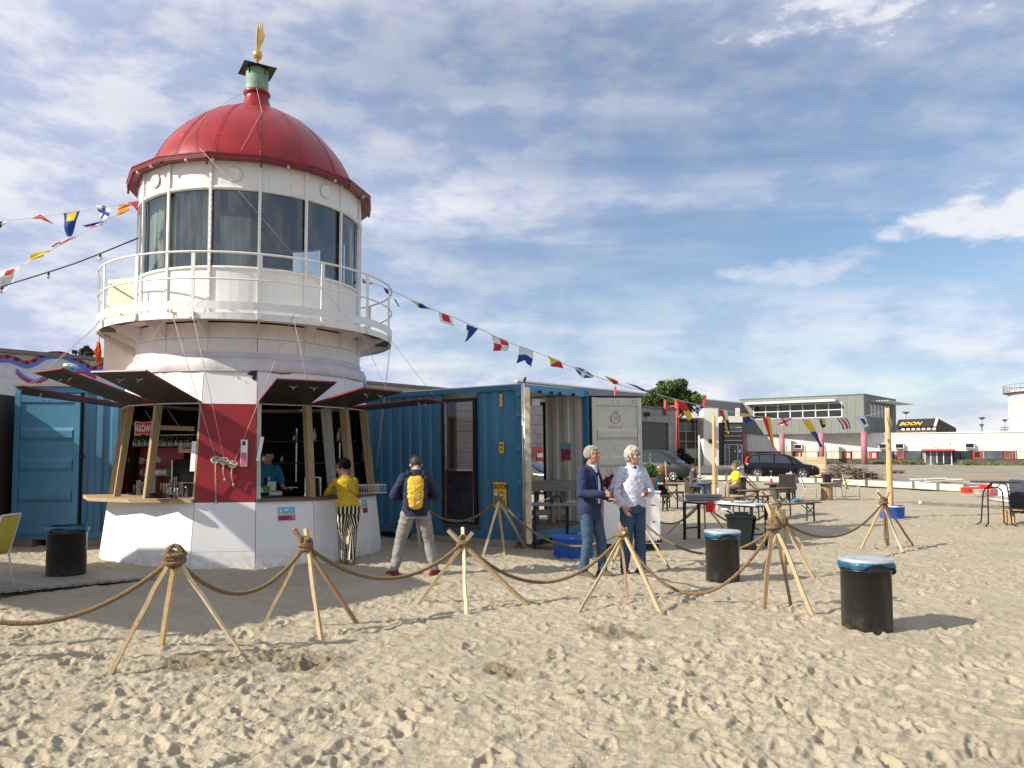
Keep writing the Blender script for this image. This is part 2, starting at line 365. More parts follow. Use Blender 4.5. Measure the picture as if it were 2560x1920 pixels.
    me.polygons.add(len(q)); me.polygons.foreach_set('loop_start', (np.arange(len(q))*4).astype(np.int32)); me.polygons.foreach_set('loop_total', np.full(len(q), 4, np.int32))
    me.update(calc_edges=True); me.polygons.foreach_set('use_smooth', np.ones(len(q), bool))
    for nm, arr in (('damp', damp), ('shell', sh)):
        at_ = me.attributes.new(nm, 'FLOAT', 'POINT'); at_.data.foreach_set('value', arr.ravel().astype(np.float32))
    o = bpy.data.objects.new('sand', me); COL.objects.link(o); tag(o, kind='structure')
    # material
    m = bpy.data.materials.new('sand'); m.use_nodes = True; me.materials.append(m); nt = m.node_tree; nd = nt.nodes; lk = nt.links; b = nd['Principled BSDF']
    b.inputs['Roughness'].default_value = .95; b.inputs['Specular IOR Level'].default_value = .15
    tc = nd.new('ShaderNodeTexCoord')
    def N(sc, det, ro=.6):
        n = nd.new('ShaderNodeTexNoise'); n.inputs['Scale'].default_value = sc; n.inputs['Detail'].default_value = det; n.inputs['Roughness'].default_value = ro; lk.new(tc.outputs['Object'], n.inputs['Vector']); return n.outputs[0]
    def rng_(v, a, b_, c=0, d=1):
        r = nd.new('ShaderNodeMapRange'); r.inputs[1].default_value = a; r.inputs[2].default_value = b_; r.inputs[3].default_value = c; r.inputs[4].default_value = d; lk.new(v, r.inputs[0]); return r.outputs[0]
    def mix(f, a, b_):
        x = nd.new('ShaderNodeMix'); x.data_type = 'RGBA'; lk.new(f, x.inputs[0])
        for i, c in ((6, a), (7, b_)):
            if isinstance(c, tuple): x.inputs[i].default_value = (*c, 1)
            else: lk.new(c, x.inputs[i])
        return x.outputs[2]
    c = mix(rng_(N(.8, 6), .3, .7), (.36, .312, .228), (.45, .39, .288))
    c = mix(rng_(N(9, 8, .7), .48, .75, 0, .30), c, (.33, .28, .20))
    c = mix(rng_(N(260, 2), .35, .7, 0, .35), c, (.30, .25, .17))
    da = nd.new('ShaderNodeAttribute'); da.attribute_name = 'damp'
    c = mix(rng_(da.outputs['Fac'], .15, .75, 0, .8), c, (.19, .155, .10))
    sa = nd.new('ShaderNodeAttribute'); sa.attribute_name = 'shell'
    v = nd.new('ShaderNodeTexVoronoi'); v.inputs['Scale'].default_value = 42; v.inputs['Randomness'].default_value = 1; lk.new(tc.outputs['Object'], v.inputs['Vector'])
    s1 = rng_(v.outputs['Distance'], .13, .20, 1, 0)
    sp = nd.new('ShaderNodeSeparateColor'); lk.new(v.outputs['Color'], sp.inputs[0])
    pick = nd.new('ShaderNodeMath'); pick.operation = 'LESS_THAN'; lk.new(sp.outputs[0], pick.inputs[0]); lk.new(rng_(sa.outputs['Fac'], .42, .68, .02, .5), pick.inputs[1])
    mm = nd.new('ShaderNodeMath'); mm.operation = 'MULTIPLY'; lk.new(s1, mm.inputs[0]); lk.new(pick.outputs[0], mm.inputs[1])
    c = mix(mm.outputs[0], c, (.74, .72, .67))
    lk.new(c, b.inputs['Base Color'])
    b1 = nd.new('ShaderNodeBump'); b1.inputs['Strength'].default_value = .55; b1.inputs['Distance'].default_value = .03; lk.new(N(28, 8, .65), b1.inputs['Height'])
    b2 = nd.new('ShaderNodeBump'); b2.inputs['Strength'].default_value = .35; b2.inputs['Distance'].default_value = .006; lk.new(N(190, 3), b2.inputs['Height']); lk.new(b1.outputs[0], b2.inputs['Normal'])
    lk.new(b2.outputs[0], b.inputs['Normal'])
build_sand()

def grid_sheet(name, x0, x1, ys, dz, mat, frontline=None):
    mb = MB(); nx = 40; vs = []; fs = []
    for j, y in enumerate(ys):
        for i in range(nx+1):
            x = x0+(x1-x0)*i/nx; yy = y
            if frontline is not None: yy = max(y, frontline(x)+.12)
            vs.append((x, yy, gz(yy)+dz))
    for j in range(len(ys)-1):
        for i in range(nx): a = j*(nx+1)+i; fs.append((a, a+1, a+nx+2, a+nx+1))
    mb.add(vs, fs); o = mb.build(name, mat); tag(o, kind='structure'); return o
m_yard = M('yard_concrete', (.29, .25, .19), .9, var=.22, vscale=.35, bump=.3, bscale=8, grime=.5, gcol=(.17, .15, .12), gscale=.25)
m_asph = M('yard_asphalt', (.12, .115, .108), .92, var=.2, vscale=.5, bump=.3, bscale=20, grime=.3, gcol=(.2, .18, .14), gscale=.3)
def front(x):
    xs = [p[0] for p in BL]; ys = [p[1] for p in BL]; return float(np.interp(x, xs, ys))
grid_sheet('yard', -60, 120, [30, 34, 38, 42, 46, 50, 54, 60, 70, 80, 90, 100, 105, 160], .035, m_yard, front)
grid_sheet('ground', -1500, 1500, [-300, -40, 0, 12, 30, 50, 80, 105, 200, 600, 3000], -.16, M('far_ground', (.22, .20, .15), .95, var=.2, vscale=.05))
mb = MB(); P = [G(1560, 1196), G(1985, 1188.5), (24, 62, 0), (22, 86, 0), (2, 86, 0), (3, 60, 0)]
mb.add([(p[0], p[1], gz(p[1])+.050) for p in [(7.5, 52.5), (14.5, 52), (20, 54.5), (24, 62), (23, 86), (6, 86), (4, 62)]], [tuple(range(7))])
tag(mb.build('road', m_asph), kind='structure')

# ---- low plank edging between sand and yard: planks and stakes
m_white_wood = wood('whitewashed_plank', (.66, .60, .49), (.35, .27, .18))
m_stake = wood('grey_stake', (.22, .19, .15), axis=2)
edge = thing('plank_edging', 'low run of whitewashed boards held by grey stakes between the sand and the yard', 'edging', (BL[6][0], BL[6][1], gz(BL[6][1])))
for k in range(len(BL)-3):
    a, b = Vector((*BL[k], gz(BL[k][1]))), Vector((*BL[k+1], gz(BL[k+1][1]))); n = 3 if k < 4 else 2
    for i in range(1):
        for lv in range(2):
            p, q = a.lerp(b, 0.004), a.lerp(b, .996); h = .145; zz = .02+h/2+lv*(h+.008)
            MB().bar(p+Vector((0, 0, zz+random.uniform(-.006, .006))), q+Vector((0, 0, zz+random.uniform(-.008, .008))), .035, h).build('board', m_white_wood, edge, True)
    MB().box((a.x-.02, a.y-.09, a.z+.16), (.12, .12, .44)).build('stake', m_stake, edge, True)

# ---- timber deck at the left
m_deck = wood('weathered_deck', (.30, .275, .235), (.15, .13, .1))
d0, d1 = G(0, 1490), G(400, 1450); dd = (d1-d0).normalized(); dn = Vector((-dd.y, dd.x, 0)); dn = (dn*.93-dd*.36).normalized()
deck = thing('timber_deck', 'weathered grey plank deck lying on the sand in front of the blue container with the white bin liner drum on it', 'deck', (d0.x, d0.y, 0))
L = (d1-d0).length; nplk = 34; w = .148
for k in range(nplk):
    s = L-w*(k+.5); p = d0+dd*s; ln = 1.75-.9*max(0, (s-1.0)/L)
    MB().bar(Vector((p.x, p.y, .045))+dn*0.0, Vector((p.x, p.y, .045+random.uniform(-.003, .003)))+dn*ln, .141, .03).build('plank', m_deck, deck, True)
deck['label'] = 'weathered grey plank deck lying on the sand under the yellow chair and the drum'
# ================================================================ FAR BUILDINGS
m_conc = M('concrete', (.33, .315, .28), .9, var=.12, vscale=1.2, bump=.25, bscale=15, grime=.55, gcol=(.17, .155, .13), gscale=.7)
m_concl = M('pale_concrete', (.42, .37, .29), .9, var=.1, vscale=1.2, bump=.25, bscale=15, grime=.3, gcol=(.22, .19, .15), gscale=.5)
m_cap = M('cornice', (.17, .16, .14), .8, var=.15)
m_clad = M('grey_cladding', (.20, .215, .195), .55, var=.04, vscale=.5)
m_cladd = M('dark_grey_cladding', (.135, .15, .15), .55, var=.05, vscale=.6)
m_wmetal = M('white_metal', (.78, .77, .72), .5, var=.05, vscale=1, grime=.15, gcol=(.45, .42, .36), gscale=.4)
m_wrender = M('white_render', (.74, .71, .62), .85, var=.06, vscale=.6, grime=.2, gcol=(.5, .46, .38), gscale=.4)
m_red = M('red_steel', (.52, .07, .055), .5, var=.12, vscale=2)
m_pink = M('faded_red_steel', (.40, .17, .19), .6, var=.15, vscale=1.5)
m_glassd = M('dark_glass', (.02, .025, .03), .06, var=0, spec=.8)
m_glassg = M('tinted_glass', (.09, .115, .125), .08, var=.3, vscale=.7, spec=.8)
m_blind = M('blind', (.62, .60, .50), .8, var=.15, vscale=1.5, stretch=(6, 6, .3))
m_brown = M('brown_panel', (.09, .065, .05), .6, var=.1)
m_beige = M('beige_panel', (.36, .28, .22), .7, var=.1)
m_dbase = M('dark_plinth', (.105, .095, .08), .9, var=.25, vscale=1, grime=.5, gcol=(.2, .18, .14))
m_black = M('black_metal', (.012, .012, .013), .45, var=.1)

def wall_frame(a, b):
    a, b = Vector(a), Vector(b); d = (b-a); d.z = 0; L = d.length; d.normalize(); return a, d, Vector((d.y, -d.x, 0)), L   # normal faces the camera side

# ---- long concrete hall wall (behind the tower, to the red pipes)
def offY(px, dz): 
    off = 273-(273-122)*px/1688; return dz*LENS_PX/off
WA = Vector((-18.0*1.4, 27.05-1.4*0, 0)); 
pA = at(0, 870, offY(0, 3.84)); pB = at(1688, 1021, offY(1688, 3.84)); pA.z = pB.z = 0
wd = (pB-pA).normalized(); pA0 = pA-wd*6; wn = Vector((wd.y, -wd.x, 0))
hall = thing('concrete_hall', 'long grey concrete panel hall with a slatted roller door running away behind the containers', 'hall', tuple(pB))
L = (pB-pA0).length
gd0, gd1 = L-4.9, L-1.2                                                    # roller door opening
def wp(s, z, out=0.): return pA0+wd*s+wn*out+Vector((0, 0, z))
base_z = .15
MB().bar(wp(L/2, 2.75, -.45)-wd*(L/2), wp(L/2, 2.75, -.45)+wd*(L/2), .6, 5.2).build('wall_core', m_conc, hall, True)
s = 0.; courses = [.15+i*.594 for i in range(9)]
while s < L-.05:
    w = min(2.97, L-s)
    for i, z in enumerate(courses):
        z1 = z+.58
        if z < 4.3 and s+w > gd0+.1 and s < gd1-.1:
            for a, b in ((s, min(s+w, gd0)), (max(s, gd1), s+w)):
                if b-a > .15: MB().bar(wp(a+.008, z+.29), wp(b-.008, z+.29), .14, .575).build('concrete_panel', m_conc, hall, True)
            continue
        if z1 > 5.35: z1 = 5.35
        MB().bar(wp(s+.01, (z+z1)/2, random.uniform(-.006, .006)), wp(s+w-.01, (z+z1)/2, random.uniform(-.006, .006)), .14, z1-z-.006).build('concrete_panel', m_conc if s > 14 else m_concl, hall, True)
    s += w
MB().bar(wp(0, 5.43, -.1), wp(L+.05, 5.43, -.1), .5, .14).build('cornice', m_cap, hall, True)
for i in range(26):
    z = .3+i*.157
    MB().bar(wp(gd0+.02, z, -.05), wp(gd1-.02, z, -.05), .05, .145).build('roller_slat', M('roller_slat', (.12, .11, .095), .7, var=.15, vscale=2), hall, True)
MB().bar(wp(gd1+.06, 0.3, .09), wp(gd1+.06, 4.4, .09), .14, .14, up=wd).build('door_post', M('galvanised', (.42, .42, .40), .45, .6, var=.2), hall, True)
mbx = MB().box(wp(gd0+.5, 4.85, .22), (.45, .3, .3), 0); mbx.build('flood_lamp', m_black, hall, True)
# chimneys and pipe frame
for px, py0, py1, Y in ((1538, 966, 992, 50), (1663, 1001, 1022, 59)):
    p = at(px, py1, Y); q = at(px, py0, Y)
    MB().tube([p-Vector((0, 0, .5)), q], .11 if Y == 59 else .07, 10).build('flue', m_red, hall, True)
# red and white checker board fixed on the wall (seen through the container)
def wall_hit(px, py, out=.1):
    d = _ray(px, py); o = Vector((0, 0, EYE)); t = (pA0+wn*out-o).dot(wn)/d.dot(wn); return o+d*t
for i, (x0, y0, x1, y1, mt) in enumerate([(1334, 1117, 1350, 1128, 'r'), (1333, 1133, 1343, 1143, 'r'), (1343, 1133, 1357, 1143, 'w'), (1343, 1143, 1357, 1154, 'r'), (1331, 1154, 1341, 1166, 'r'), (1341, 1154, 1355, 1166, 'w'), (1350, 1117, 1356, 1133, 'r')]):
    a, b = wall_hit(x0, y1, .15), wall_hit(x1, y1, .15); c = wall_hit(x0, y0, .15)
    MB().bar((a+Vector((0, 0, (c.z-a.z)/2))), (b+Vector((0, 0, (c.z-a.z)/2))), .03, c.z-a.z).build('painted_board', m_red if mt == 'r' else m_wmetal, hall, True)
# mural: a scalloped wave painted along the top of the left part
def ribbon(name, pts, width, mat, out):
    mb = MB(); vs = []; fs = []
    for i, p in enumerate(pts):
        d = (pts[min(i+1, len(pts)-1)]-pts[max(i-1, 0)]).normalized(); u = Vector((-d.y, d.x))*width/2
        for q in (p+u, p-u): vs.append(wp(q.x, q.y, out))
    for i in range(len(pts)-1): fs.append((2*i, 2*i+1, 2*i+3, 2*i+2))
    mb.add(vs, fs); return mb.build(name, mat, hall, True)
def wall_st(px, py): p = wall_hit(px, py, .08)-pA0; return Vector((p.dot(wd), p.z))
def smooth_path(pp, n=9):
    out = []
    for i in range(len(pp)-1):
        p0, p1, p2, p3 = pp[max(i-1, 0)], pp[i], pp[i+1], pp[min(i+2, len(pp)-1)]
        for k in range(n):
            t = k/n; out.append(.5*((2*p1)+(p2-p0)*t+(2*p0-5*p1+4*p2-p3)*t*t+(3*p1-p0-3*p2+p3)*t**3))
    return out+[pp[-1]]
up = [wall_st(*p) for p in ((-60, 902), (0, 899), (28, 900), (62, 913), (86, 908), (112, 893), (142, 889), (168, 893), (190, 906), (212, 916), (232, 928), (262, 916), (300, 925))]
m_mblue = M('mural_blue', (.10, .16, .55), .8, var=.1); m_mred = M('mural_red', (.42, .04, .06), .8, var=.2, vscale=3); m_mwhite = M('mural_white', (.52, .52, .55), .85, var=.1)
fillp = smooth_path(up); 
mb = MB(); vs = []
for p in fillp: vs += [wp(p.x, p.y, .085), wp(p.x, p.y-1.5, .085)]
mb.add(vs, [(2*i, 2*i+1, 2*i+3, 2*i+2) for i in range(len(fillp)-1)]); mb.build('mural_field', m_mwhite, hall, True)
ribbon('mural_stripe', [p+Vector((0, .10)) for p in fillp], .13, m_mred, .095)
ribbon('mural_stripe', [p-Vector((0, .04)) for p in fillp], .14, m_mblue, .10)
low = [wall_st(*p) for p in ((40, 930), (60, 948), (85, 958), (110, 950), (140, 932), (170, 945), (200, 930), (240, 945))]
lp = smooth_path(low); ribbon('mural_stripe', lp, .10, m_mred, .095); ribbon('mural_stripe', [p+Vector((0, .1)) for p in lp], .08, m_mblue, .10)
for i in range(6, len(fillp)-8, 7): 
    a = fillp[i]+Vector((0, .10)); b = fillp[i+3]+Vector((0, .10)); ribbon('mural_dash', [a, b], .12, m_black, .102)

# red pipe frame at the end of the hall
fr = thing('pipe_frame', 'tall red painted steel pipe standing at the corner of the concrete hall', 'pipe', tuple(G(1692, 1170)))
p = at(1692, 998, 61.5); MB().tube([Vector((p.x, p.y, gz(61))), p], .17, 12).build('pipe', m_red, fr, True)
MB().bar(p+Vector((0, 0, -.5)), p+Vector((-.2, 1.5, -.5)), .12, .12).build('bracket', m_red, fr, True)

# ---- grey metal hall behind
a = at(1290, 951.5, 7.34*LENS_PX/191.5); b = at(1851, 1007, 7.34*LENS_PX/136); a.z = b.z = 0
gh = thing('metal_hall', 'tall grey metal clad hall rising behind the concrete one', 'hall', tuple((a+b)/2))
A, d, nrm, L = wall_frame(a, b)
k = 0; s = 0.
while s < L:
    MB().bar(A+d*s+Vector((0, 0, 4.5)), A+d*min(L, s+2.38)+Vector((0, 0, 4.5)), .3, 8.9).build('cladding_panel', M('far_cladding', (.24, .26, .26), .55, var=.03), gh, True); s += 2.4
MB().bar(A+Vector((0, 0, 8.99)), A+d*L+Vector((0, 0, 8.99)), .4, .14).build('roof_edge', m_wmetal, gh, True)
p = A+d*(L-10); q = at(1759, 988, 96); MB().tube([q-Vector((0, 0, 2.5)), q], .35, 10).build('flue', m_red, gh, True)

# ---- white office with glass bays
def P2(px, Y): v = at(px, 1143, Y); return Vector((v.x, v.y, 0))
wo = thing('white_office', 'white rendered two storey office with glazed bays and a square pillar', 'office', tuple(P2(1770, 90)))
def zof(py, Y): return at(1280, py, Y).z
def slab(px0, px1, py0, py1, Y0, Y1, depth, name, mat, parent, push=0.):
    """upright slab whose front face spans sightings px0..px1, from py1 (bottom) up to py0, at depths Y0..Y1"""
    a, b = P2(px0, Y0), P2(px1, Y1); Ym = (Y0+Y1)/2; z0, z1 = zof(py1, Ym), zof(py0, Ym); dd_ = (b-a).normalized(); n_ = Vector((dd_.y, -dd_.x, 0))
    off = n_*(-depth/2+push); c = Vector((0, 0, (z0+z1)/2))
    return MB().bar(a+off+c, b+off+c, depth, z1-z0).build(name, mat, parent, True)
Y1 = 91.
slab(1693, 1761, 1024, 1041, 88, Y1, 4, 'parapet', m_wrender, wo)
slab(1690, 1764, 1040, 1044.5, 86.5, 86.5, 3.5, 'canopy', m_wmetal, wo)
slab(1760, 1797, 1020, 1168, 88, 88, 3.6, 'pillar_block', m_wrender, wo)
slab(1811, 1858, 1040, 1056, 91.5, 91.5, 4, 'parapet', m_wrender, wo)
slab(1694, 1761, 1041, 1168, 91.6, 91.6, .3, 'back_wall', m_brown, wo)
slab(1800, 1858, 1056, 1168, 92.3, 92.3, .3, 'back_wall', m_brown, wo)
xs = [1696, 1716, 1739, 1760]; ys = [1046, 1060, 1079, 1103, 1122, 1144, 1166]
for j in range(6):
    for i in range(3):
        mt = [m_glassd, m_glassg, m_brown, m_brown, m_blind, m_glassg][j]
        slab(xs[i]+1, xs[i+1]-1, ys[j]+.8, ys[j+1]-.8, 91.1, 91.1, .08, 'pane' if mt is not m_brown else 'panel', mt, wo)
for x in xs: slab(x-.6, x+.6, 1046, 1166, 90.98, 90.98, .12, 'mullion', m_wmetal, wo)
for y in ys: slab(1696, 1760, y-.5, y+.5, 90.95, 90.95, .12, 'transom', m_wmetal, wo)
xs = [1812, 1825, 1843, 1855]; ys = [1058, 1068, 1079, 1090, 1101, 1112]
for j in range(5):
    slab(1812, 1856, ys[j]+.8, ys[j+1]-.8, 91.9, 91.9, .08, 'pane', m_glassg if j in (0, 1) else m_brown, wo); slab(1811, 1856, ys[j+1]-.6, ys[j+1]+.6, 91.8, 91.8, .1, 'transom', m_wmetal, wo)
for (a_, b_) in ((1813, 1823), (1845, 1855)):
    for j in range(5): slab(a_, b_, 1114+j*10.2, 1122.5+j*10.2, 91.9, 91.9, .06, 'pane', m_glassg, wo)
    slab(a_-1.2, a_, 1112, 1166, 91.8, 91.8, .1, 'mullion', m_wmetal, wo); slab(b_, b_+1.2, 1112, 1166, 91.8, 91.8, .1, 'mullion', m_wmetal, wo)
slab(1826, 1842, 1114, 1166, 91.9, 91.9, .08, 'door', m_glassd, wo)
slab(1836, 1839, 1126, 1130, 91.7, 91.7, .02, 'notice', m_wmetal, wo); slab(1847, 1852, 1124, 1131, 91.7, 91.7, .02, 'notice', m_wmetal, wo)
MB().box(at(1777, 1103, 87.7), (.5, .35, .45)).build('wall_lamp', m_black, wo, True)
MB().bar(at(1844, 1040, 91), at(1844, 1020, 91), .5, .12).build('roof_vent', m_wmetal, wo, True)

# ---- white ribbed low office block with red windows; grey box storey on pink columns
near = P2(2163, 95.0); left = P2(1851, 104.0); far = P2(2241, 104.5)
fd = (near-left).normalized(); fn = Vector((fd.y, -fd.x, 0)); sd = (far-near).normalized(); sn = Vector((sd.y, -sd.x, 0))
gb = thing('box_building', 'dark grey box storey with a band of windows raised on faded red columns', 'building', tuple(near))
def lp_(s, z, o=0.): return near-fd*s+fn*o+Vector((0, 0, z))
Lf = (near-left).length; Ls = (far-near).length; zt, zb = 9.42, 4.66
mb = MB(); c4 = [near, left, left+sd*Ls, far]; ins = .25
cc = sum(c4, Vector())/4; c4 = [c+(cc-c).normalized()*ins for c in c4]
mb.add([(c.x, c.y, zb+.02) for c in c4]+[(c.x, c.y, zt-.1) for c in c4], [(0, 1, 2, 3), (7, 6, 5, 4), (0, 4, 5, 1), (1, 5, 6, 2), (2, 6, 7, 3), (3, 7, 4, 0)]); mb.build('core', m_cladd, gb, True)
npn = 16; wS, wE, wz0, wz1 = Lf*.164, Lf*.875, 6.72, 8.5       # window band on the front (from the near corner)
for i in range(npn):
    a, b = Lf*i/npn, Lf*(i+1)/npn-.02
    if b < wS or a > wE: MB().bar(lp_(a, (zt+zb)/2), lp_(b, (zt+zb)/2), .2, zt-zb).build('cladding_panel', m_clad, gb, True)
    else:
        MB().bar(lp_(a, (zb+wz0)/2), lp_(b, (zb+wz0)/2), .2, wz0-zb).build('cladding_panel', m_clad, gb, True)
        MB().bar(lp_(a, (zt+wz1)/2), lp_(b, (zt+wz1)/2), .2, zt-wz1).build('cladding_panel', m_clad, gb, True)
        for (u, v) in ((a, min(b, wS)), (max(a, wE), b)):
            if v-u > .05: MB().bar(lp_(u, (wz0+wz1)/2), lp_(v, (wz0+wz1)/2), .2, wz1-wz0).build('cladding_panel', m_clad, gb, True)
for i in range(7):
    for j in range(2):
        a = wS+(wE-wS)*i/7; b = wS+(wE-wS)*(i+1)/7; z0 = wz0+(wz1-wz0)*j*.52; z1 = wz0+(wz1-wz0)*(.52 if j == 0 else 1)
        MB().bar(lp_(a+.06, (z0+z1)/2), lp_(b-.06, (z0+z1)/2), .06, z1-z0-.1).build('pane', m_glassd, gb, True)
for i in range(8): MB().bar(lp_(wS+(wE-wS)*i/7, wz0, .08), lp_(wS+(wE-wS)*i/7, wz1, .08), .12, .12, up=fn).build('mullion', m_wmetal, gb, True)
for z in (wz0, wz0+(wz1-wz0)*.52, wz1): MB().bar(lp_(wS, z, .1), lp_(wE, z, .1), .1, .1).build('transom', m_wmetal, gb, True)
MB().bar(lp_(Lf*.2, 8.78, .7), lp_(Lf*.925, 8.78, .7), 1.3, .26).build('sun_canopy', m_wmetal, gb, True)
MB().bar(lp_(-.05, zt+.04), lp_(Lf, zt+.04), .36, .1).build('roof_edge', m_cladd, gb, True)
def rp_(s, z, o=0.): return near+sd*s+sn*o+Vector((0, 0, z))
for i in range(6):
    a, b = Ls*i/6+.01, Ls*(i+1)/6-.02
    for (z0, z1) in (((zb, 6.72), (8.5, zt)) if 1 <= i <= 4 else ((zb, zt),)):
        MB().bar(rp_(a, (z0+z1)/2), rp_(b, (z0+z1)/2), .2, z1-z0).build('side_panel', m_cladd, gb, True)
for i in range(6):
    a = Ls*(1/6+i*4/36)+.02; MB().bar(rp_(a, 7.6, -.02), rp_(a+Ls*4/36-.1, 7.6, -.02), .08, 1.72).build('pane', m_glassg, gb, True)
    MB().bar(rp_(a, 6.72, .06), rp_(a, 8.5, .06), .1, .1, up=sn).build('mullion', m_wmetal, gb, True)
MB().bar(rp_(0, zt+.04), rp_(Ls, zt+.04), .36, .1).build('roof_edge', m_cladd, gb, True)
for k in range(7): MB().bar(rp_(2.2, 8.7, .2+.32*k), rp_(Ls*1.05, 8.75, .2+.32*k), .2, .06).build('louvre', m_wmetal, gb, True)
for px, Yc in ((1861, 103), (1956, 100), (2054, 97), (2161, 94)):
    p = P2(px, Yc); MB().tube([(p.x, p.y, gz(Yc)), (p.x, p.y, zb+.1)], .34, 16).build('column', m_pink, gb, True)

lo = thing('low_office', 'long low white ribbed office block with red framed windows and an entrance canopy', 'office', tuple(P2(2360, 91)))
A = P2(2162, 97.2); B = P2(2700, 87.5); A, d, nrm, _L = wall_frame(A-(B-A).normalized()*17, B)
def q_(s, z, o=0.): return A+d*s+nrm*o+Vector((0, 0, z))
def s_of(px):
    r = _ray(px, 1143); o = Vector((0, 0, 0)); t = A.dot(nrm)/r.dot(nrm); return (r*t-A).dot(d)
Ltot = _L
MB().bar(q_(0, 2.4, -4.2), q_(Ltot, 2.4, -4.2), 8, 4.2).build('block', m_brown, lo, True)
mb = MB(); pr = []; s = 0.                     # ribbed fascia as one folded sheet
while s < Ltot: pr += [(s, 0), (s+.1, .05), (s+.2, .05), (s+.3, 0)]; s += .34
vs = []
for (u, o) in pr: vs += [q_(u, 2.42, .1+o), q_(u, 4.58, .1+o)]
mb.add(vs, [(2*i, 2*i+2, 2*i+3, 2*i+1) for i in range(len(pr)-1)]); mb.build('ribbed_fascia', m_wmetal, lo, True)
MB().bar(q_(0, 4.63, 0), q_(Ltot, 4.63, 0), .5, .12).build('roof_edge', m_wmetal, lo, True)
MB().bar(q_(0, 4.5, -4.3), q_(Ltot, 4.5, -4.3), 8, .1).build('roof', M('roof_felt', (.15, .15, .15), .9), lo, True)
MB().bar(q_(0, .95, .02), q_(s_of(2311), .95, .02), .2, .9).build('plinth', m_dbase, lo, True)
MB().bar(q_(s_of(2379), .95, .02), q_(Ltot, .95, .02), .2, .9).build('plinth', m_dbase, lo, True)
MB().bar(q_(0, 1.42, .08), q_(s_of(2311), 1.42, .08), .12, .07).build('sill', m_brown, lo, True)
MB().bar(q_(s_of(2379), 1.42, .08), q_(Ltot, 1.42, .08), .12, .07).build('sill', m_brown, lo, True)
spans = [(1869, 1890, 'b'), (1890, 1925, 'g'), (1929, 1945, 'rg'), (1950, 1966, 'b'), (1968, 1983, 'b'), (1987, 2004, 'rB'), (2006, 2044, 'B'), (2050, 2064, 'b'), (2067, 2106, 'B'), (2109, 2128, 'rB'), (2131, 2160, 'B'), (2166, 2174, 'b'), (2175, 2193, 'rB'), (2195, 2234, 'g'), (2236, 2241, 'b'), (2242, 2261, 'rg'), (2263, 2303, 'g'), (2306, 2311, 'b'),
         (2386, 2399, 'd'), (2402, 2430, 'd'), (2432, 2454, 'rd'), (2456, 2461, 'b'), (2462, 2508, 'g'), (2510, 2534, 'rg'), (2537, 2541, 'b'), (2543, 2600, 'B')]
for x0, x1, kd in spans:
    a, b = s_of(x0), s_of(x1); mt = {'b': m_beige, 'g': m_glassg, 'B': m_blind, 'd': m_glassd}[kd[-1]]
    MB().bar(q_(a, 1.93, .03), q_(b, 1.93, .03), .08, .92).build('pane' if kd != 'b' else 'pier', mt, lo, True)
    if kd[0] == 'r':
        mb = MB()
        for u in (a+.08, b-.08): mb.bar(q_(u, 1.47, .12), q_(u, 2.4, .12), .16, .1, up=nrm)
        for z in (1.53, 2.33): mb.bar(q_(a+.16, z, .12), q_(b-.16, z, .12), .1, .14)
        mb.build('window_frame', m_red, lo, True)
for px in (2208, 2249, 2424, 1996):
    a = s_of(px); f = MB().bar(q_(a-.5, 3.05, .35), q_(a+.5, 3.05, .35), .55, .62).build('air_conditioner', m_wmetal, lo, True)
    g_ = MB().bar(q_(a-.4, 3.05, .645), q_(a+.4, 3.05, .645), .03, .46).build('grille', m_black, lo, True)
e0, e1 = s_of(2312), s_of(2378)
MB().bar(q_(e0, 1.5, .35), q_(e1, 1.5, .35), .06, 1.7).build('entrance_back', m_glassd, lo, True)
for i, (u, v) in enumerate(((0, .22), (.22, .45), (.45, .7), (.7, 1))):
    MB().bar(q_(e0+(e1-e0)*u+.05, 1.5, .55), q_(e0+(e1-e0)*v-.05, 1.5, .55), .05, 1.66).build('door_pane', m_glassg if i < 2 else m_glassd, lo, True)
for u in (0, .22, .45, .7, 1): MB().bar(q_(e0+(e1-e0)*u, .68, .62), q_(e0+(e1-e0)*u, 2.35, .62), .09, .09, up=nrm).build('mullion', m_wmetal, lo, True)
MB().bar(q_(e0-.1, .7, .7), q_(e1+.1, .7, .7), .35, .12).build('step', m_wmetal, lo, True)
MB().bar(q_(e0-.35, 2.52, .7), q_(e1+.35, 2.52, .7), 1.3, .22).build('canopy', m_red, lo, True)
for (u, v) in ((e0-.1, (e0+e1)/2), (e1+.1, (e0+e1)/2)): MB().tube([q_(u, 4.0, .2), q_(v, 2.65, 1.0)], .02, 5).build('stay', m_cap, lo, True)

# ---- far things over the roofs: brick warehouse, silo, tank, light masts
bw = thing('brick_warehouse', 'dark brick warehouse with gold lettering on its black roof beyond the white office', 'warehouse', tuple(P2(2300, 200)))
m_brick = M('dark_brick', (.115, .08, .06), .9, var=.3, vscale=2); m_slate = M('black_slate', (.028, .024, .024), .8, var=.2); m_gold = M('gold_lettering', (.75, .48, .08), .6, var=0)
a, b = P2(2243, 205), P2(2342, 198); a_, d_, n_, L_ = wall_frame(a, b); z_e, z_r = zof(1067, 200), zof(1046, 200)
bk = -n_*16; 
MB().add([a, b, b+bk, a+bk]+[v+Vector((0, 0, z_e)) for v in (a, b, b+bk, a+bk)], [(0, 1, 5, 4), (1, 2, 6, 5), (2, 3, 7, 6), (3, 0, 4, 7)]).build('wall', m_brick, bw, True)
r0, r1 = a+bk*.10+Vector((0, 0, z_r)), b+bk*.10+Vector((0, 0, z_r)); e = Vector((0, 0, z_e)); fo = n_*.6
MB().add([a+e+fo, b+e+fo, r1, r0, b+bk+e, a+bk+e], [(0, 1, 2, 3), (3, 2, 4, 5)]).build('roof', m_slate, bw, True)
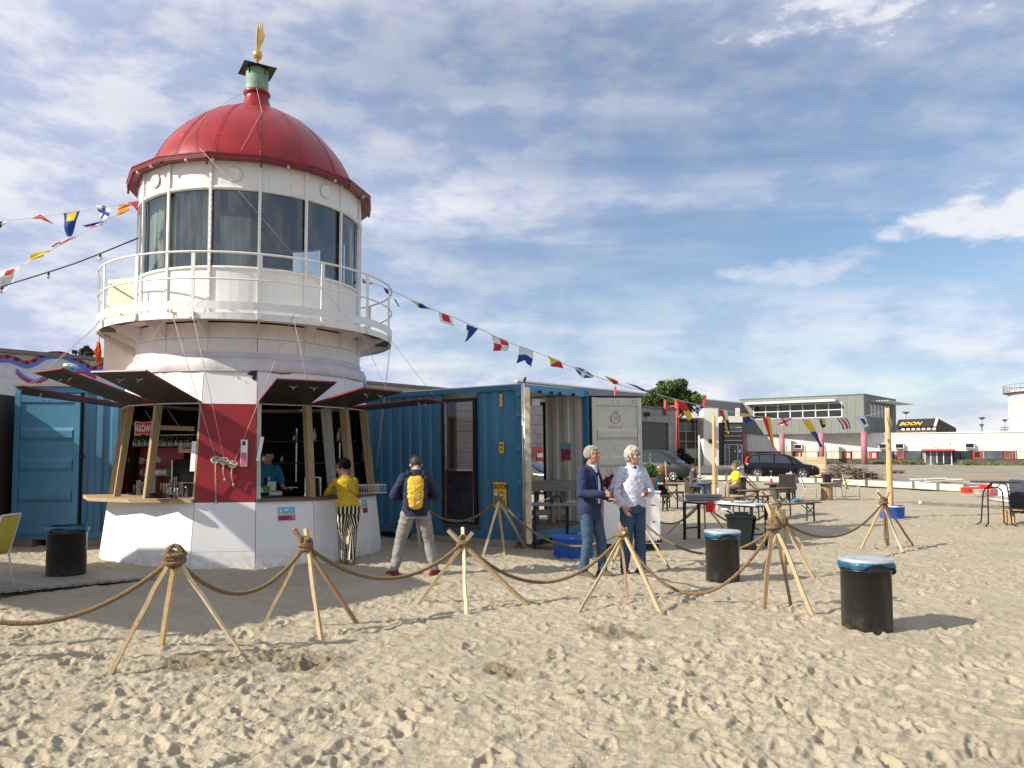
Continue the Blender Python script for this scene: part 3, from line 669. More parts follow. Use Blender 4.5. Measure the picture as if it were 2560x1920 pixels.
MB().add([b+e, b+bk+e, r1, a+e, a+bk+e, r0], [(0, 1, 2), (3, 5, 4)]).build('gable', m_brick, bw, True)
MB().bar(b+e+fo*1.2, r1+n_*.2, .5, .5).build('gable_edge', m_wmetal, bw, True)
cL = (a+b)/2-d_*2.4+e; up_ = (r0-(a+e+fo)).normalized()
textmesh('BOON', 1.75, 'lettering', m_gold, bw, frame(a+d_*L_*.36+e+up_*1.25+fo+n_*.25, d_, up_), .02, shear=.25, bold=.04, world=True, spacing=1.05)
for i in range(7):
    u = .14+i*.13; MB().bar(a+d_*(L_*u)+Vector((0, 0, z_e-.55))+n_*.1, a+d_*(L_*u+.75)+Vector((0, 0, z_e-.55))+n_*.1, .15, .5).build('window', m_wmetal, bw, True)
    MB().bar(a+d_*(L_*u)+Vector((0, 0, z_e-2.8))+n_*.1, a+d_*(L_*u+.8)+Vector((0, 0, z_e-2.8))+n_*.1, .15, 1.1).build('window', m_glassd, bw, True)
si = thing('silo', 'tall white steel silo with a roof railing at the right edge of the picture', 'silo', (97.6, 140, 0))
MB().lathe([(6, 0), (6, 13.4), (5.7, 13.8)]+[(0.01, 14.9)], 48).build('tank_wall', M('silo_white', (.66, .63, .55), .6, var=.08, vscale=.4, grime=.2, gcol=(.4, .36, .3), gscale=.3), si)
for z in (3.4, 6.1, 8.8, 11.5): MB().lathe([(6.0, z), (6.04, z+.03), (6.04, z+.1), (6.0, z+.13)], 48).build('seam_ring', m_concl, si)
mb = MB(); 
for i in range(36): t = 2*PI*i/36; mb.tube([(6.7*math.cos(t), 6.7*math.sin(t), 13.5), (6.7*math.cos(t), 6.7*math.sin(t), 14.9)], .035, 4)
for z in (14.2, 14.9): mb.tube([(6.7*math.cos(2*PI*i/36), 6.7*math.sin(2*PI*i/36), z) for i in range(36)], .035, 4, closed=True)
mb.build('railing', m_cap, si, props={'kind': 'stuff'}); MB().lathe([(6, 13.3), (6.8, 13.45), (6.8, 13.5), (6, 13.4)], 36).build('walkway', m_cap, si)
tk = thing('storage_tank', 'small ribbed steel tank standing left of the tall silo', 'tank', tuple(P2(2524, 150)))
tk.location = tuple(P2(2524, 150)); MB().lathe([(1.12, 0), (1.12, 6.3), (0.01, 6.5)], 24).build('tank_wall', M('ribbed_steel', (.48, .47, .43), .5, .3, var=.1), tk)
mb = MB(); 
for z in (7.0, 7.5): mb.tube([(1.3*math.cos(2*PI*i/16), 1.3*math.sin(2*PI*i/16), z) for i in range(16)], .04, 4, closed=True)
for i in range(8): mb.tube([(1.3*math.cos(2*PI*i/8), 1.3*math.sin(2*PI*i/8), 6.3), (1.3*math.cos(2*PI*i/8), 1.3*math.sin(2*PI*i/8), 7.5)], .04, 4)
mb.build('railing', m_cap, tk)
for px, py, Yd, wd_, lb in ((2265, 1030, 230, 1.2, 'over the brick warehouse'), (2455, 1044, 240, 1.1, 'above the entrance canopy'), (2512, 1049, 240, .9, 'beside the small tank'), (2454, 1061, 170, .5, 'short one above the white roof')):
    t_ = at(px, py, Yd); lm = thing('light_mast', 'slim grey floodlight mast '+lb, 'light mast', (t_.x, t_.y, 0), 0, 'floodlight masts on the skyline')
    MB().tube([(0, 0, 0), (0, 0, t_.z)], .09, 6).build('mast', m_cap, lm)
    MB().box((0, 0, t_.z), (wd_*1.9, .4, .2)).build('lamp_bar', m_cap, lm); MB().lathe([(wd_*.8, t_.z-.1), (wd_*.3, t_.z-.6)], 8).build('ring', m_cap, lm)

# ---- trees and weeds
m_leaf = M('leaf', (.085, .125, .028), .6, var=.5, vscale=1.1); m_leafd = M('leaf_dark', (.026, .048, .014), .65, var=.4, vscale=1.5); m_bark = M('bark', (.07, .055, .04), .9, var=.3, bump=.4)
def leaf_mesh(name, clumps, n, size, mat, parent, seed=1, squash=.85):
    """leaf sized quads scattered through clump volumes, denser towards their skins"""
    g = np.random.default_rng(seed); vs = []; fs = []; tot = sum(c[3]**2 for c in clumps)
    V = []; 
    for (x, y, z, r) in clumps:
        k = int(n*r*r/tot); dirs = g.normal(size=(k, 3)); dirs /= np.linalg.norm(dirs, axis=1)[:, None]; rad = r*(g.random(k)**.35)*g.uniform(.75, 1.12, k)
        p = dirs*rad[:, None]; p[:, 2] *= squash; p += (x, y, z)
        a = g.normal(size=(k, 3)); a /= np.linalg.norm(a, axis=1)[:, None]; b_ = np.cross(a, g.normal(size=(k, 3))); b_ /= np.linalg.norm(b_, axis=1)[:, None]
        sz = size*g.uniform(.6, 1.3, k)[:, None]
        V.append(np.stack([p-a*sz, p-b_*sz*.55, p+a*sz, p+b_*sz*.55], 1))
    V = np.concatenate(V).reshape(-1, 3); q = np.arange(len(V)).reshape(-1, 4)
    me = bpy.data.meshes.new(name); me.from_pydata(V.tolist(), [], q.tolist()); me.materials.append(mat)
    o = bpy.data.objects.new(name, me); COL.objects.link(o); o.parent = parent; return o
tr = thing('broadleaf_tree', 'broad green tree growing behind the end of the concrete hall', 'tree', (14.2, 70, 0))
g = np.random.default_rng(4); cl = []
for px, py, rr in ((1622, 1005, 24), (1640, 990, 26), (1664, 972, 24), (1692, 968, 25), (1716, 988, 26), (1735, 1000, 17), (1650, 1015, 30), (1690, 1010, 36), (1720, 1012, 24), (1676, 990, 30), (1705, 958, 13), (1655, 962, 12), (1742, 985, 9), (1612, 1018, 16)):
    p = at(px, py, 70); cl.append((p.x-14.2, random.uniform(-1.4, 1.4), p.z, rr*70/LENS_PX))
leaf_mesh('crown', cl, 15000, .13, m_leaf, tr, 3)
tr_m = MB().tube([(0, 0, 0), (.1, 0, 3), (0, .1, 5.5)], [.3, .24, .14], 10)
for k in range(9): c_ = cl[k]; tr_m.tube([(0.05, 0, 3.4+.2*k), ((c_[0])*.5, c_[1]*.5, 4.4+.2*k), (c_[0], c_[1], c_[2])], [.12, .08, .03], 6)
tr_m.build('trunk', m_bark, tr)
tr2 = thing('distant_tree', 'sparse treetop showing over the mural wall left of the lighthouse', 'tree', (-22.5, 40, 0))
cl = [(at(px, py, 40).x+22.5, random.uniform(-.3, .3), at(px, py, 40).z, rr*40/LENS_PX) for px, py, rr in ((190, 881, 7), (201, 876, 8), (213, 870, 8), (222, 878, 8), (235, 884, 6), (208, 884, 9), (228, 888, 9))]
leaf_mesh('crown', cl, 900, .07, m_leafd, tr2, 5); MB().tube([(0, 0, 0), (0.1, 0, 6.4)], [.15, .06], 8).build('trunk', m_bark, tr2)
bu = thing('dark_shrub', 'dark purple leaved shrub at the foot of the red pipe beside the van', 'shrub', tuple(P2(1712, 60)))
cl = []
for px, py, rr in ((1703, 1128, 12), (1712, 1145, 15), (1724, 1152, 12), (1715, 1160, 14), (1700, 1145, 12)):
    p = at(px, py, 60); cl.append((p.x-bu.location.x, random.uniform(-.2, .2), p.z, rr*60/LENS_PX))
leaf_mesh('foliage', cl, 2500, .07, M('leaf_purple', (.03, .018, .018), .6, var=.4, vscale=2), bu, 6)
cl = []
for k in range(120):
    px = random.uniform(2050, 2620); 
    if 2308 < px < 2382 and random.random() < .85: continue
    s_ = s_of(px); p = q_(s_, 0, .8+random.random()*1.6); cl.append((p.x, p.y, gz(p.y)+.12, random.uniform(.2, .55)*(1.5 if 2220 < px < 2300 or 2390 < px < 2430 else .8)))
o = leaf_mesh('weeds', cl, 9000, .10, M('weed', (.13, .17, .05), .7, var=.5, vscale=.8), None, 8, .75); tag(o, 'band of rough green weeds along the foot of the white office', 'weeds', kind='stuff')
# ================================================================ LIGHTHOUSE BAR
TC = Vector((-4.645, 13.683, 0)); T_RZ = math.atan2(-TC.y, -TC.x)
lh = thing('lighthouse', 'white and red lighthouse top standing in the sand as a bar with its shutters raised', 'lighthouse', tuple(TC), T_RZ)
m_wp = M('white_paint', (.77, .755, .715), .42, var=.05, vscale=2.5, bump=.06, bscale=14, grime=.22, gcol=(.52, .47, .38), gscale=1.6)
m_wp2 = M('white_board', (.78, .775, .76), .55, var=.03, vscale=1.5, bump=.04, bscale=10, grime=.10, gcol=(.50, .45, .36), gscale=2.2)
m_rp = M('red_paint', (.27, .010, .016), .45, var=.08, vscale=3, grime=.12, gcol=(.2, .02, .02))
m_dome = M('dome_red', (.29, .012, .014), .30, var=.22, vscale=1.6, bump=.14, bscale=5, spec=.55, grime=.35, gcol=(.20, .02, .02), gscale=1.5)
m_rust = M('rusty_line', (.22, .10, .05), .9)
m_gut = M('gutter_red', (.16, .010, .014), .35, var=.2)
m_green = M('verdigris', (.22, .36, .27), .7, var=.25, vscale=7, grime=.5, gcol=(.25, .16, .08), gscale=5)
m_goldm = M('gilding', (.80, .52, .16), .32, .9, var=.15)
m_timb = wood('raw_timber', (.37, .27, .145), (.16, .085, .035), 1.1, axis=2)
m_timbx = wood('raw_timber_flat', (.40, .285, .15), (.16, .085, .035), 1.1, axis=1)
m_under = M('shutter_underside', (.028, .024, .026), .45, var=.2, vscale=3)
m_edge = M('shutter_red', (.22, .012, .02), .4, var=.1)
m_grey = M('grey_tarred_cloth', (.62, .61, .62), .6, var=.10, vscale=3.5, bump=.5, bscale=6, grime=.35, gcol=(.40, .38, .37), gscale=2)
m_cord = M('cord', (.50, .45, .36), .9, var=.2, vscale=30)
m_base = layer(M('base_board', (.78, .775, .76), .55, var=.03, vscale=1.5, bump=.04, bscale=10), (.45, .38, .26), 7, (1, 1, 1.6), .38, .62, .75, .34, .0)
layer(m_wp, (.40, .30, .18), 2.2, (5, 5, .35), .60, .74, .5)
layer(m_rp, (.12, .01, .012), 3, (4, 4, .5), .56, .72, .5)
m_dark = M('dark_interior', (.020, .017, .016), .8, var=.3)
m_blk = M('black_plastic', (.012, .012, .014), .35, var=.1)
OFF = 2.2
def pol(phi, r, z): a = R(phi); return Vector((r*math.cos(a), r*math.sin(a), z))
def rad(z): return 2.356-(2.356-2.0)*z/3.0
def facet(name, k, z0, z1, mat, th=.035, rf=rad, gap=.004, parent=lh, push=0.):
    p0, p1 = OFF+22.5*k, OFF+22.5*(k+1); vs = []
    for z in (z0, z1):
        for dr in (0, -th):
            r = rf(z)+dr+push; a, b = pol(p0, r, z), pol(p1, r, z); e = (b-a).normalized()*gap; vs += [a+e, b-e]
    return MB().add(vs, [(0, 1, 5, 4), (3, 2, 6, 7), (0, 4, 6, 2), (1, 3, 7, 5), (0, 2, 3, 1), (4, 5, 7, 6)]).build(name, mat, parent)
OPEN = [-4, -3, -2, 0, 1, 2]
for k in range(-8, 8):
    if k == -1: facet('skirting_panel', k, -.15, .265, m_base); facet('base_panel', k, .269, .985, m_base)
    else: facet('base_panel', k, -.15, .985, m_base, push=random.uniform(-.002, .002))
    if k not in OPEN: facet('red_panel', k, .989, 2.468, m_rp)
    facet('upper_panel', k, 2.472, 3.0, m_wp2, push=random.uniform(-.002, .002))
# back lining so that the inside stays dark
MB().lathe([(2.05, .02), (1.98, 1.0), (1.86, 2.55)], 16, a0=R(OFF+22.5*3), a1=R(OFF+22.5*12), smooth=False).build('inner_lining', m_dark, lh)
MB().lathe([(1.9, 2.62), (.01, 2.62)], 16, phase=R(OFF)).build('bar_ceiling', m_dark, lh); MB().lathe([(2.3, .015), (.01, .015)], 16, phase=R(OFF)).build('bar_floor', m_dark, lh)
# torn black patches and flaps in the cladding
def patch(k, u, z, pts, name='tear', mat=None):
    p0, p1 = pol(OFF+22.5*k, rad(z)+.004, z), pol(OFF+22.5*(k+1), rad(z)+.004, z); e = (p1-p0).normalized(); n_ = Vector((e.y, -e.x, 0)); upv = (pol(OFF+22.5*(k+.5), rad(z+1)*math.cos(R(11.25)), z+1)-pol(OFF+22.5*(k+.5), rad(z)*math.cos(R(11.25)), z)).normalized()
    o = p0.lerp(p1, u)+n_*.003
    vs = [o+e*x+upv*y for x, y in pts]+[o+e*x+upv*y-n_*.002 for x, y in pts]; n = len(pts)
    mb = MB().add(vs, [tuple(range(n)), tuple(range(2*n-1, n-1, -1))]+[(i, i+n, (i+1) % n+n, (i+1) % n) for i in range(n)])
    return mb.build(name, mat or m_blk, lh)
patch(-1, 1.0, 2.97, [(-.15, -.02), (-.13, -.045), (-.06, -.06), (-.08, -.10), (-.05, -.13), (-.01, -.125), (-.005, .02), (-.08, .02)])
patch(0, .40, 2.975, [(-.14, .012), (-.10, -.004), (0, -.008), (.05, -.02), (.10, -.012), (.2, -.006), (.22, .012), (.05, .0)])
patch(-1, .64, 2.86, [(0, 0), (.012, -.004), (.01, .03), (.002, .035)]); patch(-1, .78, 2.80, [(0, 0), (.025, -.004), (.02, .016)])
for i in range(26): patch(-2, random.uniform(.42, .72), random.uniform(.10, .22), [(0, 0), (.007, .001), (.004, .009)], 'chip')
# timber posts at the opening corners, head rail and sills
def post(phi, w, d, mat, r_in=.05, z0=1.0, z1=2.48, name='post', wide=1.0):
    a, b = pol(phi, rad(z0)-r_in-d/2, z0), pol(phi, rad(z1)-r_in-d/2, z1); up_ = pol(phi, 1, 0)
    return MB().bar(a, b, w, d, up=up_, w2=w*wide).build(name, mat, lh)
for phi, dp in ((-87.8, .11), (-65.3, .095), (-42.8, .125)): post(phi, .05, dp, m_timb, .0)
for phi in (24.7, 47.2, 69.7): post(phi, .10, .12, m_timb, .0)
post(-20.8, .03, .16, m_timb, .0); post(3.2, .06, .13, M('painted_post', (.42, .40, .36), .6, var=.1), .0); post(45.0, .09, .12, M('painted_post', (.42, .40, .36), .6), .32, wide=1.5)
for k in OPEN:
    a, b = pol(OFF+22.5*k, 2.045, 2.478), pol(OFF+22.5*(k+1), 2.045, 2.478); MB().bar(a, b, .03, .018).build('head_rail', M('rail_wood', (.33, .28, .22), .6), lh)
def shelf_poly(r0, r1, phs, z, th, name, mat):
    n = len(phs); vs = []
    for zz in (z, z-th):
        vs += [pol(p, r1i, zz) for p, r1i in phs]+[pol(p, r0, zz) for p, _ in reversed(phs)]
    m = 2*n; return MB().add(vs, [tuple(range(m)), tuple(range(2*m-1, m-1, -1))]+[(i, (i+1) % m, (i+1) % m+m, i+m) for i in range(m)]).build(name, mat, lh)
shelf_poly(1.7, 2.5, [(-89, 2.62), (-65.3, 2.60), (-42.8, 2.47), (-20.6, 2.30)], 1.04, .052, 'counter_shelf', m_timbx)
shelf_poly(1.7, 2.3, [(2.6, 2.275), (24.7, 2.275), (47.2, 2.275), (69.7, 2.275)], 1.035, .045, 'counter_shelf', wood('dark_counter', (.16, .105, .06), axis=1))
# raised shutters
def shutter(k, reach, rise, twist=0., hw=.437):
    p0, p1 = OFF+22.5*k, OFF+22.5*(k+1); a, b = pol(p0, 2.075, 2.485), pol(p1, 2.075, 2.485); n_ = pol((p0+p1)/2, 1, 0); mid = (a+b)/2; e = (b-a).normalized()
    o = mid+n_*reach+Vector((0, 0, rise)); c, d = o-e*(hw)+Vector((0, 0, -twist)), o+e*hw+Vector((0, 0, twist)); upn = (d-c).cross(a-c); upn.normalize()
    if upn.z < 0: upn = -upn
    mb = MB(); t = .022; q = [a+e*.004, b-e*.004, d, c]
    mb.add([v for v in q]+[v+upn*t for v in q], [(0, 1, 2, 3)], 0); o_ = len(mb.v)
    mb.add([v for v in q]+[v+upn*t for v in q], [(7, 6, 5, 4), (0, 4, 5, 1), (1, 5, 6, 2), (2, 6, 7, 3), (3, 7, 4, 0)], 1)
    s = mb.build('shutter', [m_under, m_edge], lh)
    tie = MB()
    for u in (.3, .72):
        p = c.lerp(d, u).lerp(mid, .18)-upn*.012; tie.tube([p+e*.06, p-upn*.03, p-e*.05], .008, 5); tie.tube([p, p-upn*.06+n_*.02], .006, 5)
    tie.build('hook', m_cord, s)
    return c, d
tips = {k: shutter(k, *v) for k, v in {-2: (1.28, .34), -3: (1.38, .40), -4: (1.42, .20, .03), 0: (1.18, .26), 1: (1.22, .20), 2: (1.42, .12)}.items()}
# skirt between the panels and the drum
g = np.random.default_rng(3); mb = MB(); n = 96; vs = []; prof = [(2.03, 2.985), (2.035, 3.03), (2.02, 3.14), (1.99, 3.185), (1.925, 3.205), (1.915, 3.235), (1.895, 3.30)]
for j, (r, z) in enumerate(prof):
    for i in range(n):
        t = 2*PI*i/n; poly = math.cos(R(11.25))/math.cos(((math.degrees(t)-OFF) % 22.5-11.25)*PI/180); f = 1-(j/6.)
        rr = r*(poly*f+(1-f)); rr += (vnoise(np.array(i*.45), np.array(j*1.1), 5)-.5)*.028*(.3+f)
        vs.append((rr*math.cos(t), rr*math.sin(t), z+(vnoise(np.array(i*.12), np.array(0.), 9)-.5)*.03*(j == 0)))
mb.add(vs, [(j*n+i, j*n+(i+1) % n, (j+1)*n+(i+1) % n, (j+1)*n+i) for j in range(len(prof)-1) for i in range(n)], 0, True); mb.build('tarred_skirt', m_grey, lh)
# drum plates
def curved(name, r, a0, a1, z0, z1, mat, th=.02, parent=lh, n=5, r2=None):
    r2 = r if r2 is None else r2
    mb = MB(); mb.lathe([(r-th, z0), (r, z0), (r2, z1), (r2-th, z1)], n, a0=R(a0), a1=R(a1), smooth=False)
    for q in ((0, 1, 2, 3),):
        k = n+1; mb.f.append((0, k, 2*k, 3*k)); mb.f.append((n, 3*k+n, 2*k+n, k+n)); mb.mi += [0, 0]; mb.sm += [False]*2
    for i in range(len(mb.sm)): mb.sm[i] = False
    o = mb.build(name, mat, parent); 
    return o
RC = 1.88
for k in range(16):
    a0, a1 = OFF+22.5*k, OFF+22.5*(k+1); g_ = .12
    curved('drum_plate', RC+.004*(k % 2), a0+g_, a1-g_, 3.29, 3.50, m_wp); curved('drum_plate', RC+.012+.004*(k % 2), a0+g_, a1-g_, 3.505, 3.74, m_wp)
    curved('parapet_plate', RC+.003*(k % 2), a0+g_, a1-g_, 3.78, 4.585, m_wp)
    curved('upper_plate', RC+.003*(k % 2), a0+g_, a1-g_, 5.88, 6.34, m_wp)
for z, h in ((3.285, .02), (4.585, .045), (5.845, .05)): MB().lathe([(RC-.05, z), (RC+.022, z), (RC+.022, z+h), (RC-.05, z+h), (RC-.05, z)], 64).build('ring_band', m_wp, lh)
GL = range(-4, 7)
m_pane = bpy.data.materials.new('lantern_glass'); m_pane.use_nodes = True
def glass_mat(m, tint, refl):
    nt = m.node_tree; nd = nt.nodes; lk = nt.links; nd.clear(); out = nd.new('ShaderNodeOutputMaterial')
    t = nd.new('ShaderNodeBsdfTransparent'); t.inputs[0].default_value = (*tint, 1); g = nd.new('ShaderNodeBsdfGlossy'); g.inputs['Roughness'].default_value = .03
    f = nd.new('ShaderNodeFresnel'); f.inputs[0].default_value = 1.5; a = nd.new('ShaderNodeMath'); a.operation = 'MULTIPLY_ADD'; lk.new(f.outputs[0], a.inputs[0]); a.inputs[1].default_value = .85; a.inputs[2].default_value = refl
    mx = nd.new('ShaderNodeMixShader'); lk.new(a.outputs[0], mx.inputs[0]); lk.new(t.outputs[0], mx.inputs[1]); lk.new(g.outputs[0], mx.inputs[2]); lk.new(mx.outputs[0], out.inputs[0])
glass_mat(m_pane, (.80, .89, .88), .13)
m_glz = bpy.data.materials.new('door_glass'); m_glz.use_nodes = True; glass_mat(m_glz, (.78, .80, .80), .01)
for k in range(16):
    a0, a1 = OFF+22.5*k, OFF+22.5*(k+1); kk = k if k < 8 else k-16
    if kk in GL: curved('window_pane', RC-.03, a0+.5, a1-.5, 4.632, 5.843, m_pane, th=.008, n=6)
    else: curved('blind_plate', RC-.01, a0+.1, a1-.1, 4.632, 5.843, m_wp)
    p = [pol(a0, RC+.018, 3.79), pol(a0, RC+.018, 6.33)]; mu = MB().bar(p[0], p[1], .042, .03, up=pol(a0, 1, 0)).build('mullion', m_wp, lh)
    rv = MB()
    for i in range(26): q = pol(a0, RC+.036, 3.85+i*.095); rv.ball(q, .0075, 5)
    rv.build('rivets', m_wp, mu, props={'kind': 'stuff'})
# inside of the lantern: dark rear wall, lamp shaft and streaked curtains
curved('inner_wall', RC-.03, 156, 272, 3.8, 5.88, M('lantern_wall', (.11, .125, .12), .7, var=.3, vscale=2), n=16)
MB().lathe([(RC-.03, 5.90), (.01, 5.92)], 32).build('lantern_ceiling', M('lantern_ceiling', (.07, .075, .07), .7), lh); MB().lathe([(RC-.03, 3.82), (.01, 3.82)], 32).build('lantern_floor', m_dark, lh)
m_curt = M('streaked_curtain', (.30, .31, .26), .9, var=.75, vscale=1.5, stretch=(5, 5, .5), bump=.2)
def curtain(a0, a1, z0, z1, r=1.68):
    mb = MB(); n = 40; vs = []
    for i in range(n+1):
        t = a0+(a1-a0)*i/n; rr = r+.02*math.sin(i*1.1)+.01*math.sin(i*2.7); vs += [pol(t, rr, z0+.02*math.sin(i*.6)), pol(t, rr, z1)]
    mb.add(vs, [(2*i, 2*i+2, 2*i+3, 2*i+1) for i in range(n)], 0, True); mb.build('curtain', m_curt, lh)
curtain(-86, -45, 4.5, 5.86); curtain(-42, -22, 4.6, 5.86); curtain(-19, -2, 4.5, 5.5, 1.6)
# portholes
for phi in (-53, -9.5, 36):
    c = pol(phi, RC+.02, 6.08); M4 = frame(c, pol(phi+90, 1, 0)); mb = MB()
    mb.lathe([(.075, 0), (.08, .012), (.112, .012), (.116, 0)], 24)
    for i in range(12): t = 2*PI*i/12; mb.ball((.097*math.cos(t), .097*math.sin(t), .014), .007, 5)
    mb.v = [tuple(M4@Vector(v)) for v in mb.v]; mb.build('porthole_flange', m_wp, lh)
    md = MB().lathe([(.01, .006), (.074, .004)], 24); md.v = [tuple(M4@Vector(v)) for v in md.v]; md.build('porthole_cover', m_wp, lh)
# gallery: floor, brackets, fascia, toe board, stanchions and rails
RG = 2.455
mb = MB(); mb.lathe([(RC+.02, 3.765), (RG-.02, 3.765), (RG-.02, 3.785), (RC+.02, 3.785), (RC+.02, 3.765)], 64, smooth=False); mb.build('gallery_floor', m_wp, lh)
gr = MB()
for i in range(180): gr.bar(pol(i*2, RC+.3, 3.757), pol(i*2, RG-.04, 3.757), .02, .012)
gr.build('grating_bars', m_cap, lh, props={'kind': 'stuff'})
MB().lathe([(RG-.006, 3.70), (RG, 3.70), (RG, 3.80), (RG-.006, 3.80), (RG-.006, 3.70)], 96, smooth=False).build('fascia', m_wp, lh)
MB().lathe([(RG, 3.845), (RG+.01, 3.845), (RG+.01, 3.965), (RG, 3.965), (RG, 3.845)], 96, smooth=False).build('toe_board', m_wp, lh)
for k in range(16):
    a = OFF+22.5*k
    MB().bar(pol(a, RG-.005, 3.71), pol(a, RG-.005, 4.70), .055, .02, up=pol(a, 1, 0)).build('stanchion', m_wp, lh)
    MB().box(pol(a, RG+.018, 3.76), (.03, .07, .09), R(a)).build('foot_plate', m_wp, lh)
    a2, b2, c2 = pol(a, RC+.02, 3.76), pol(a, RG-.03, 3.76), pol(a, RC+.02, 3.52); w_ = pol(a+90, .008, 0)
    vs = [v+w_ for v in (a2, b2, c2)]+[v-w_ for v in (a2, b2, c2)]; MB().add(vs, [(0, 1, 2), (5, 4, 3), (0, 3, 4, 1), (1, 4, 5, 2), (2, 5, 3, 0)]).build('bracket', m_wp, lh)
for z, r_ in ((4.70, .017), (4.30, .014)): MB().tube([pol(i*5, RG, z) for i in range(72)], r_, 8, closed=True).build('rail', m_wp, lh)
# gallery door leaf and box under the gallery on the left
m_cream = M('cream_paint', (.58, .54, .42), .6, var=.08, vscale=2)
a, b = pol(-96, RC+.05, 0), pol(-104, RC+.62, 0)
MB().bar(a+Vector((0, 0, 4.3)), b+Vector((0, 0, 4.3)), .04, .98).build('gallery_door', m_cream, lh)
for k, (a0, a1) in enumerate(((-122, -106), (-106, -90))): curved('stair_box_panel', 2.38, a0+.2, a1-.2, 3.05, 3.69, M('cream_white', (.66, .62, .52), .6, var=.1, vscale=2, grime=.3, gcol=(.5, .42, .3)), th=.5)
ro = MB()
for i in range(14): q = pol(-93+.4*math.sin(i*2.1), 2.49, 0); ro.tube([q+Vector((.02*math.sin(i), .02*math.cos(i), 3.62)), q+Vector((.05*math.sin(i*1.7), .05*math.cos(i*1.3), 3.45)), q+Vector((.035*math.sin(i*2.3), .035*math.cos(i*2), 3.27))], .009, 5)
ro.tube([pol(-93, 2.47, 3.75), pol(-93, 2.49, 3.55), pol(-93, 2.49, 3.15)], .008, 5); ro.build('orange_rope_hank', M('orange_rope', (.62, .10, .02), .8), lh)
# eaves gutter (sixteen sided) and dome
mb = MB(); mb.lathe([(RC-.02, 6.30), (2.05, 6.262), (2.085, 6.272), (2.09, 6.335), (2.05, 6.375), (1.75, 6.425)], 16, phase=R(OFF-11.25+11.25), smooth=False); mb.build('gutter', m_gut, lh)
MB().lathe([(2.086, 6.335), (2.10, 6.345), (2.10, 6.362), (2.05, 6.38)], 16, phase=R(OFF), smooth=False).build('gutter_lip', m_dome, lh)
for k in range(16):
    a = OFF+22.5*k; MB().bar(pol(a, 2.06, 6.255), pol(a, 2.06, 6.165 if k % 3 == 0 else 6.22), .04, .03).build('gutter_bracket', m_gut, lh)
dome = [(1.80, 6.39), (1.765, 6.52), (1.68, 6.74), (1.56, 6.96), (1.40, 7.18), (1.20, 7.40), (.96, 7.60), (.70, 7.76), (.44, 7.865), (.30, 7.90)]
for k in range(16):
    a0, a1 = OFF+22.5*k+.15, OFF+22.5*(k+1)-.15; mb = MB(); mb.lathe(dome, 5, a0=R(a0), a1=R(a1)); mb.build('dome_panel', m_dome, lh)
    mb = MB(); am = OFF+22.5*k; mb.tube([pol(am, r-.001, z) for r, z in dome], .006, 5); sm_ = mb.build('dome_seam', m_dome, lh)
    rv = MB(); 
    for (r0, z0), (r1, z1) in zip(dome, dome[1:]):
        for j in range(4):
            r = r0+(r1-r0)*j/4; z = z0+(z1-z0)*j/4
            if r > .4:
                for s_ in (-1, 1): rv.ball(pol(am+s_*math.degrees(.03/r), r+.004, z), .009, 5)
    rv.build('rivets', m_dome, sm_, props={'kind': 'stuff'})
MB().lathe([(.36, 7.885), (.30, 7.93), (.245, 8.04), (.21, 8.16), (.20, 8.22), (.225, 8.225), (.238, 8.255), (.225, 8.29), (.20, 8.30)], 40).build('dome_neck', m_dome, lh)
MB().lathe([(.198, 8.29), (.196, 8.70)], 40).build('copper_collar', m_green, lh)
cp = MB(); h = .285; vs = [pol(45+90*i+12, h*1.41, 8.70) for i in range(4)]+[pol(45+90*i+12, .18, 8.735) for i in range(4)]+[pol(45+90*i+12, h*1.41, 8.69) for i in range(4)]
cp.add(vs, [(0, 1, 5, 4), (1, 2, 6, 5), (2, 3, 7, 6), (3, 0, 4, 7), (4, 5, 6, 7), (11, 10, 9, 8)]); cp.build('cap_plate', m_blk, lh)
for i in range(4): MB().bar(pol(45+90*i, .2, 8.70), pol(45+90*i, .2, 8.58), .04, .012).build('cap_strap', m_blk, lh)
MB().lathe([(.012, 8.72), (.03, 8.78), (.022, 8.90), (.07, 8.93), (.088, 9.0), (.07, 9.06), (.03, 9.09), (.01, 9.10)], 20).build('finial_ball', m_goldm, lh)
def blade(pts, th, M4): return MB().prism(pts, th, M4).build('vane', m_goldm, lh)
Mv = Matrix.Rotation(R(62), 4, 'Z'); 
blade([(-.02, 9.05), (.03, 9.1), (.10, 9.28), (.125, 9.40), (.09, 9.44), (.085, 9.62), (.05, 9.46), (.035, 9.56), (.0, 9.40), (-.03, 9.2)], .012, Matrix.Rotation(R(88), 4, 'Z'))
blade([(-.03, 9.05), (.02, 9.1), (.04, 9.3), (.05, 9.66), (.02, 9.5), (-.02, 9.52), (-.035, 9.3)], .012, Matrix.Rotation(R(120), 4, 'Z'))
blade([(-.01, 9.06), (.02, 9.06), (.015, 9.52), (0, 9.6)], .02, Matrix.Rotation(R(30), 4, 'Z'))
for i, a in enumerate((-62, -50, -30, -18, 14, 38, 62)):        # small lamps under the eaves
    lp0 = pol(a, 2.04, 6.25); MB().ball(lp0, .028, 8).build('eaves_lamp', M('lamp_glass', (.5, .45, .4), .1, spec=1), lh)
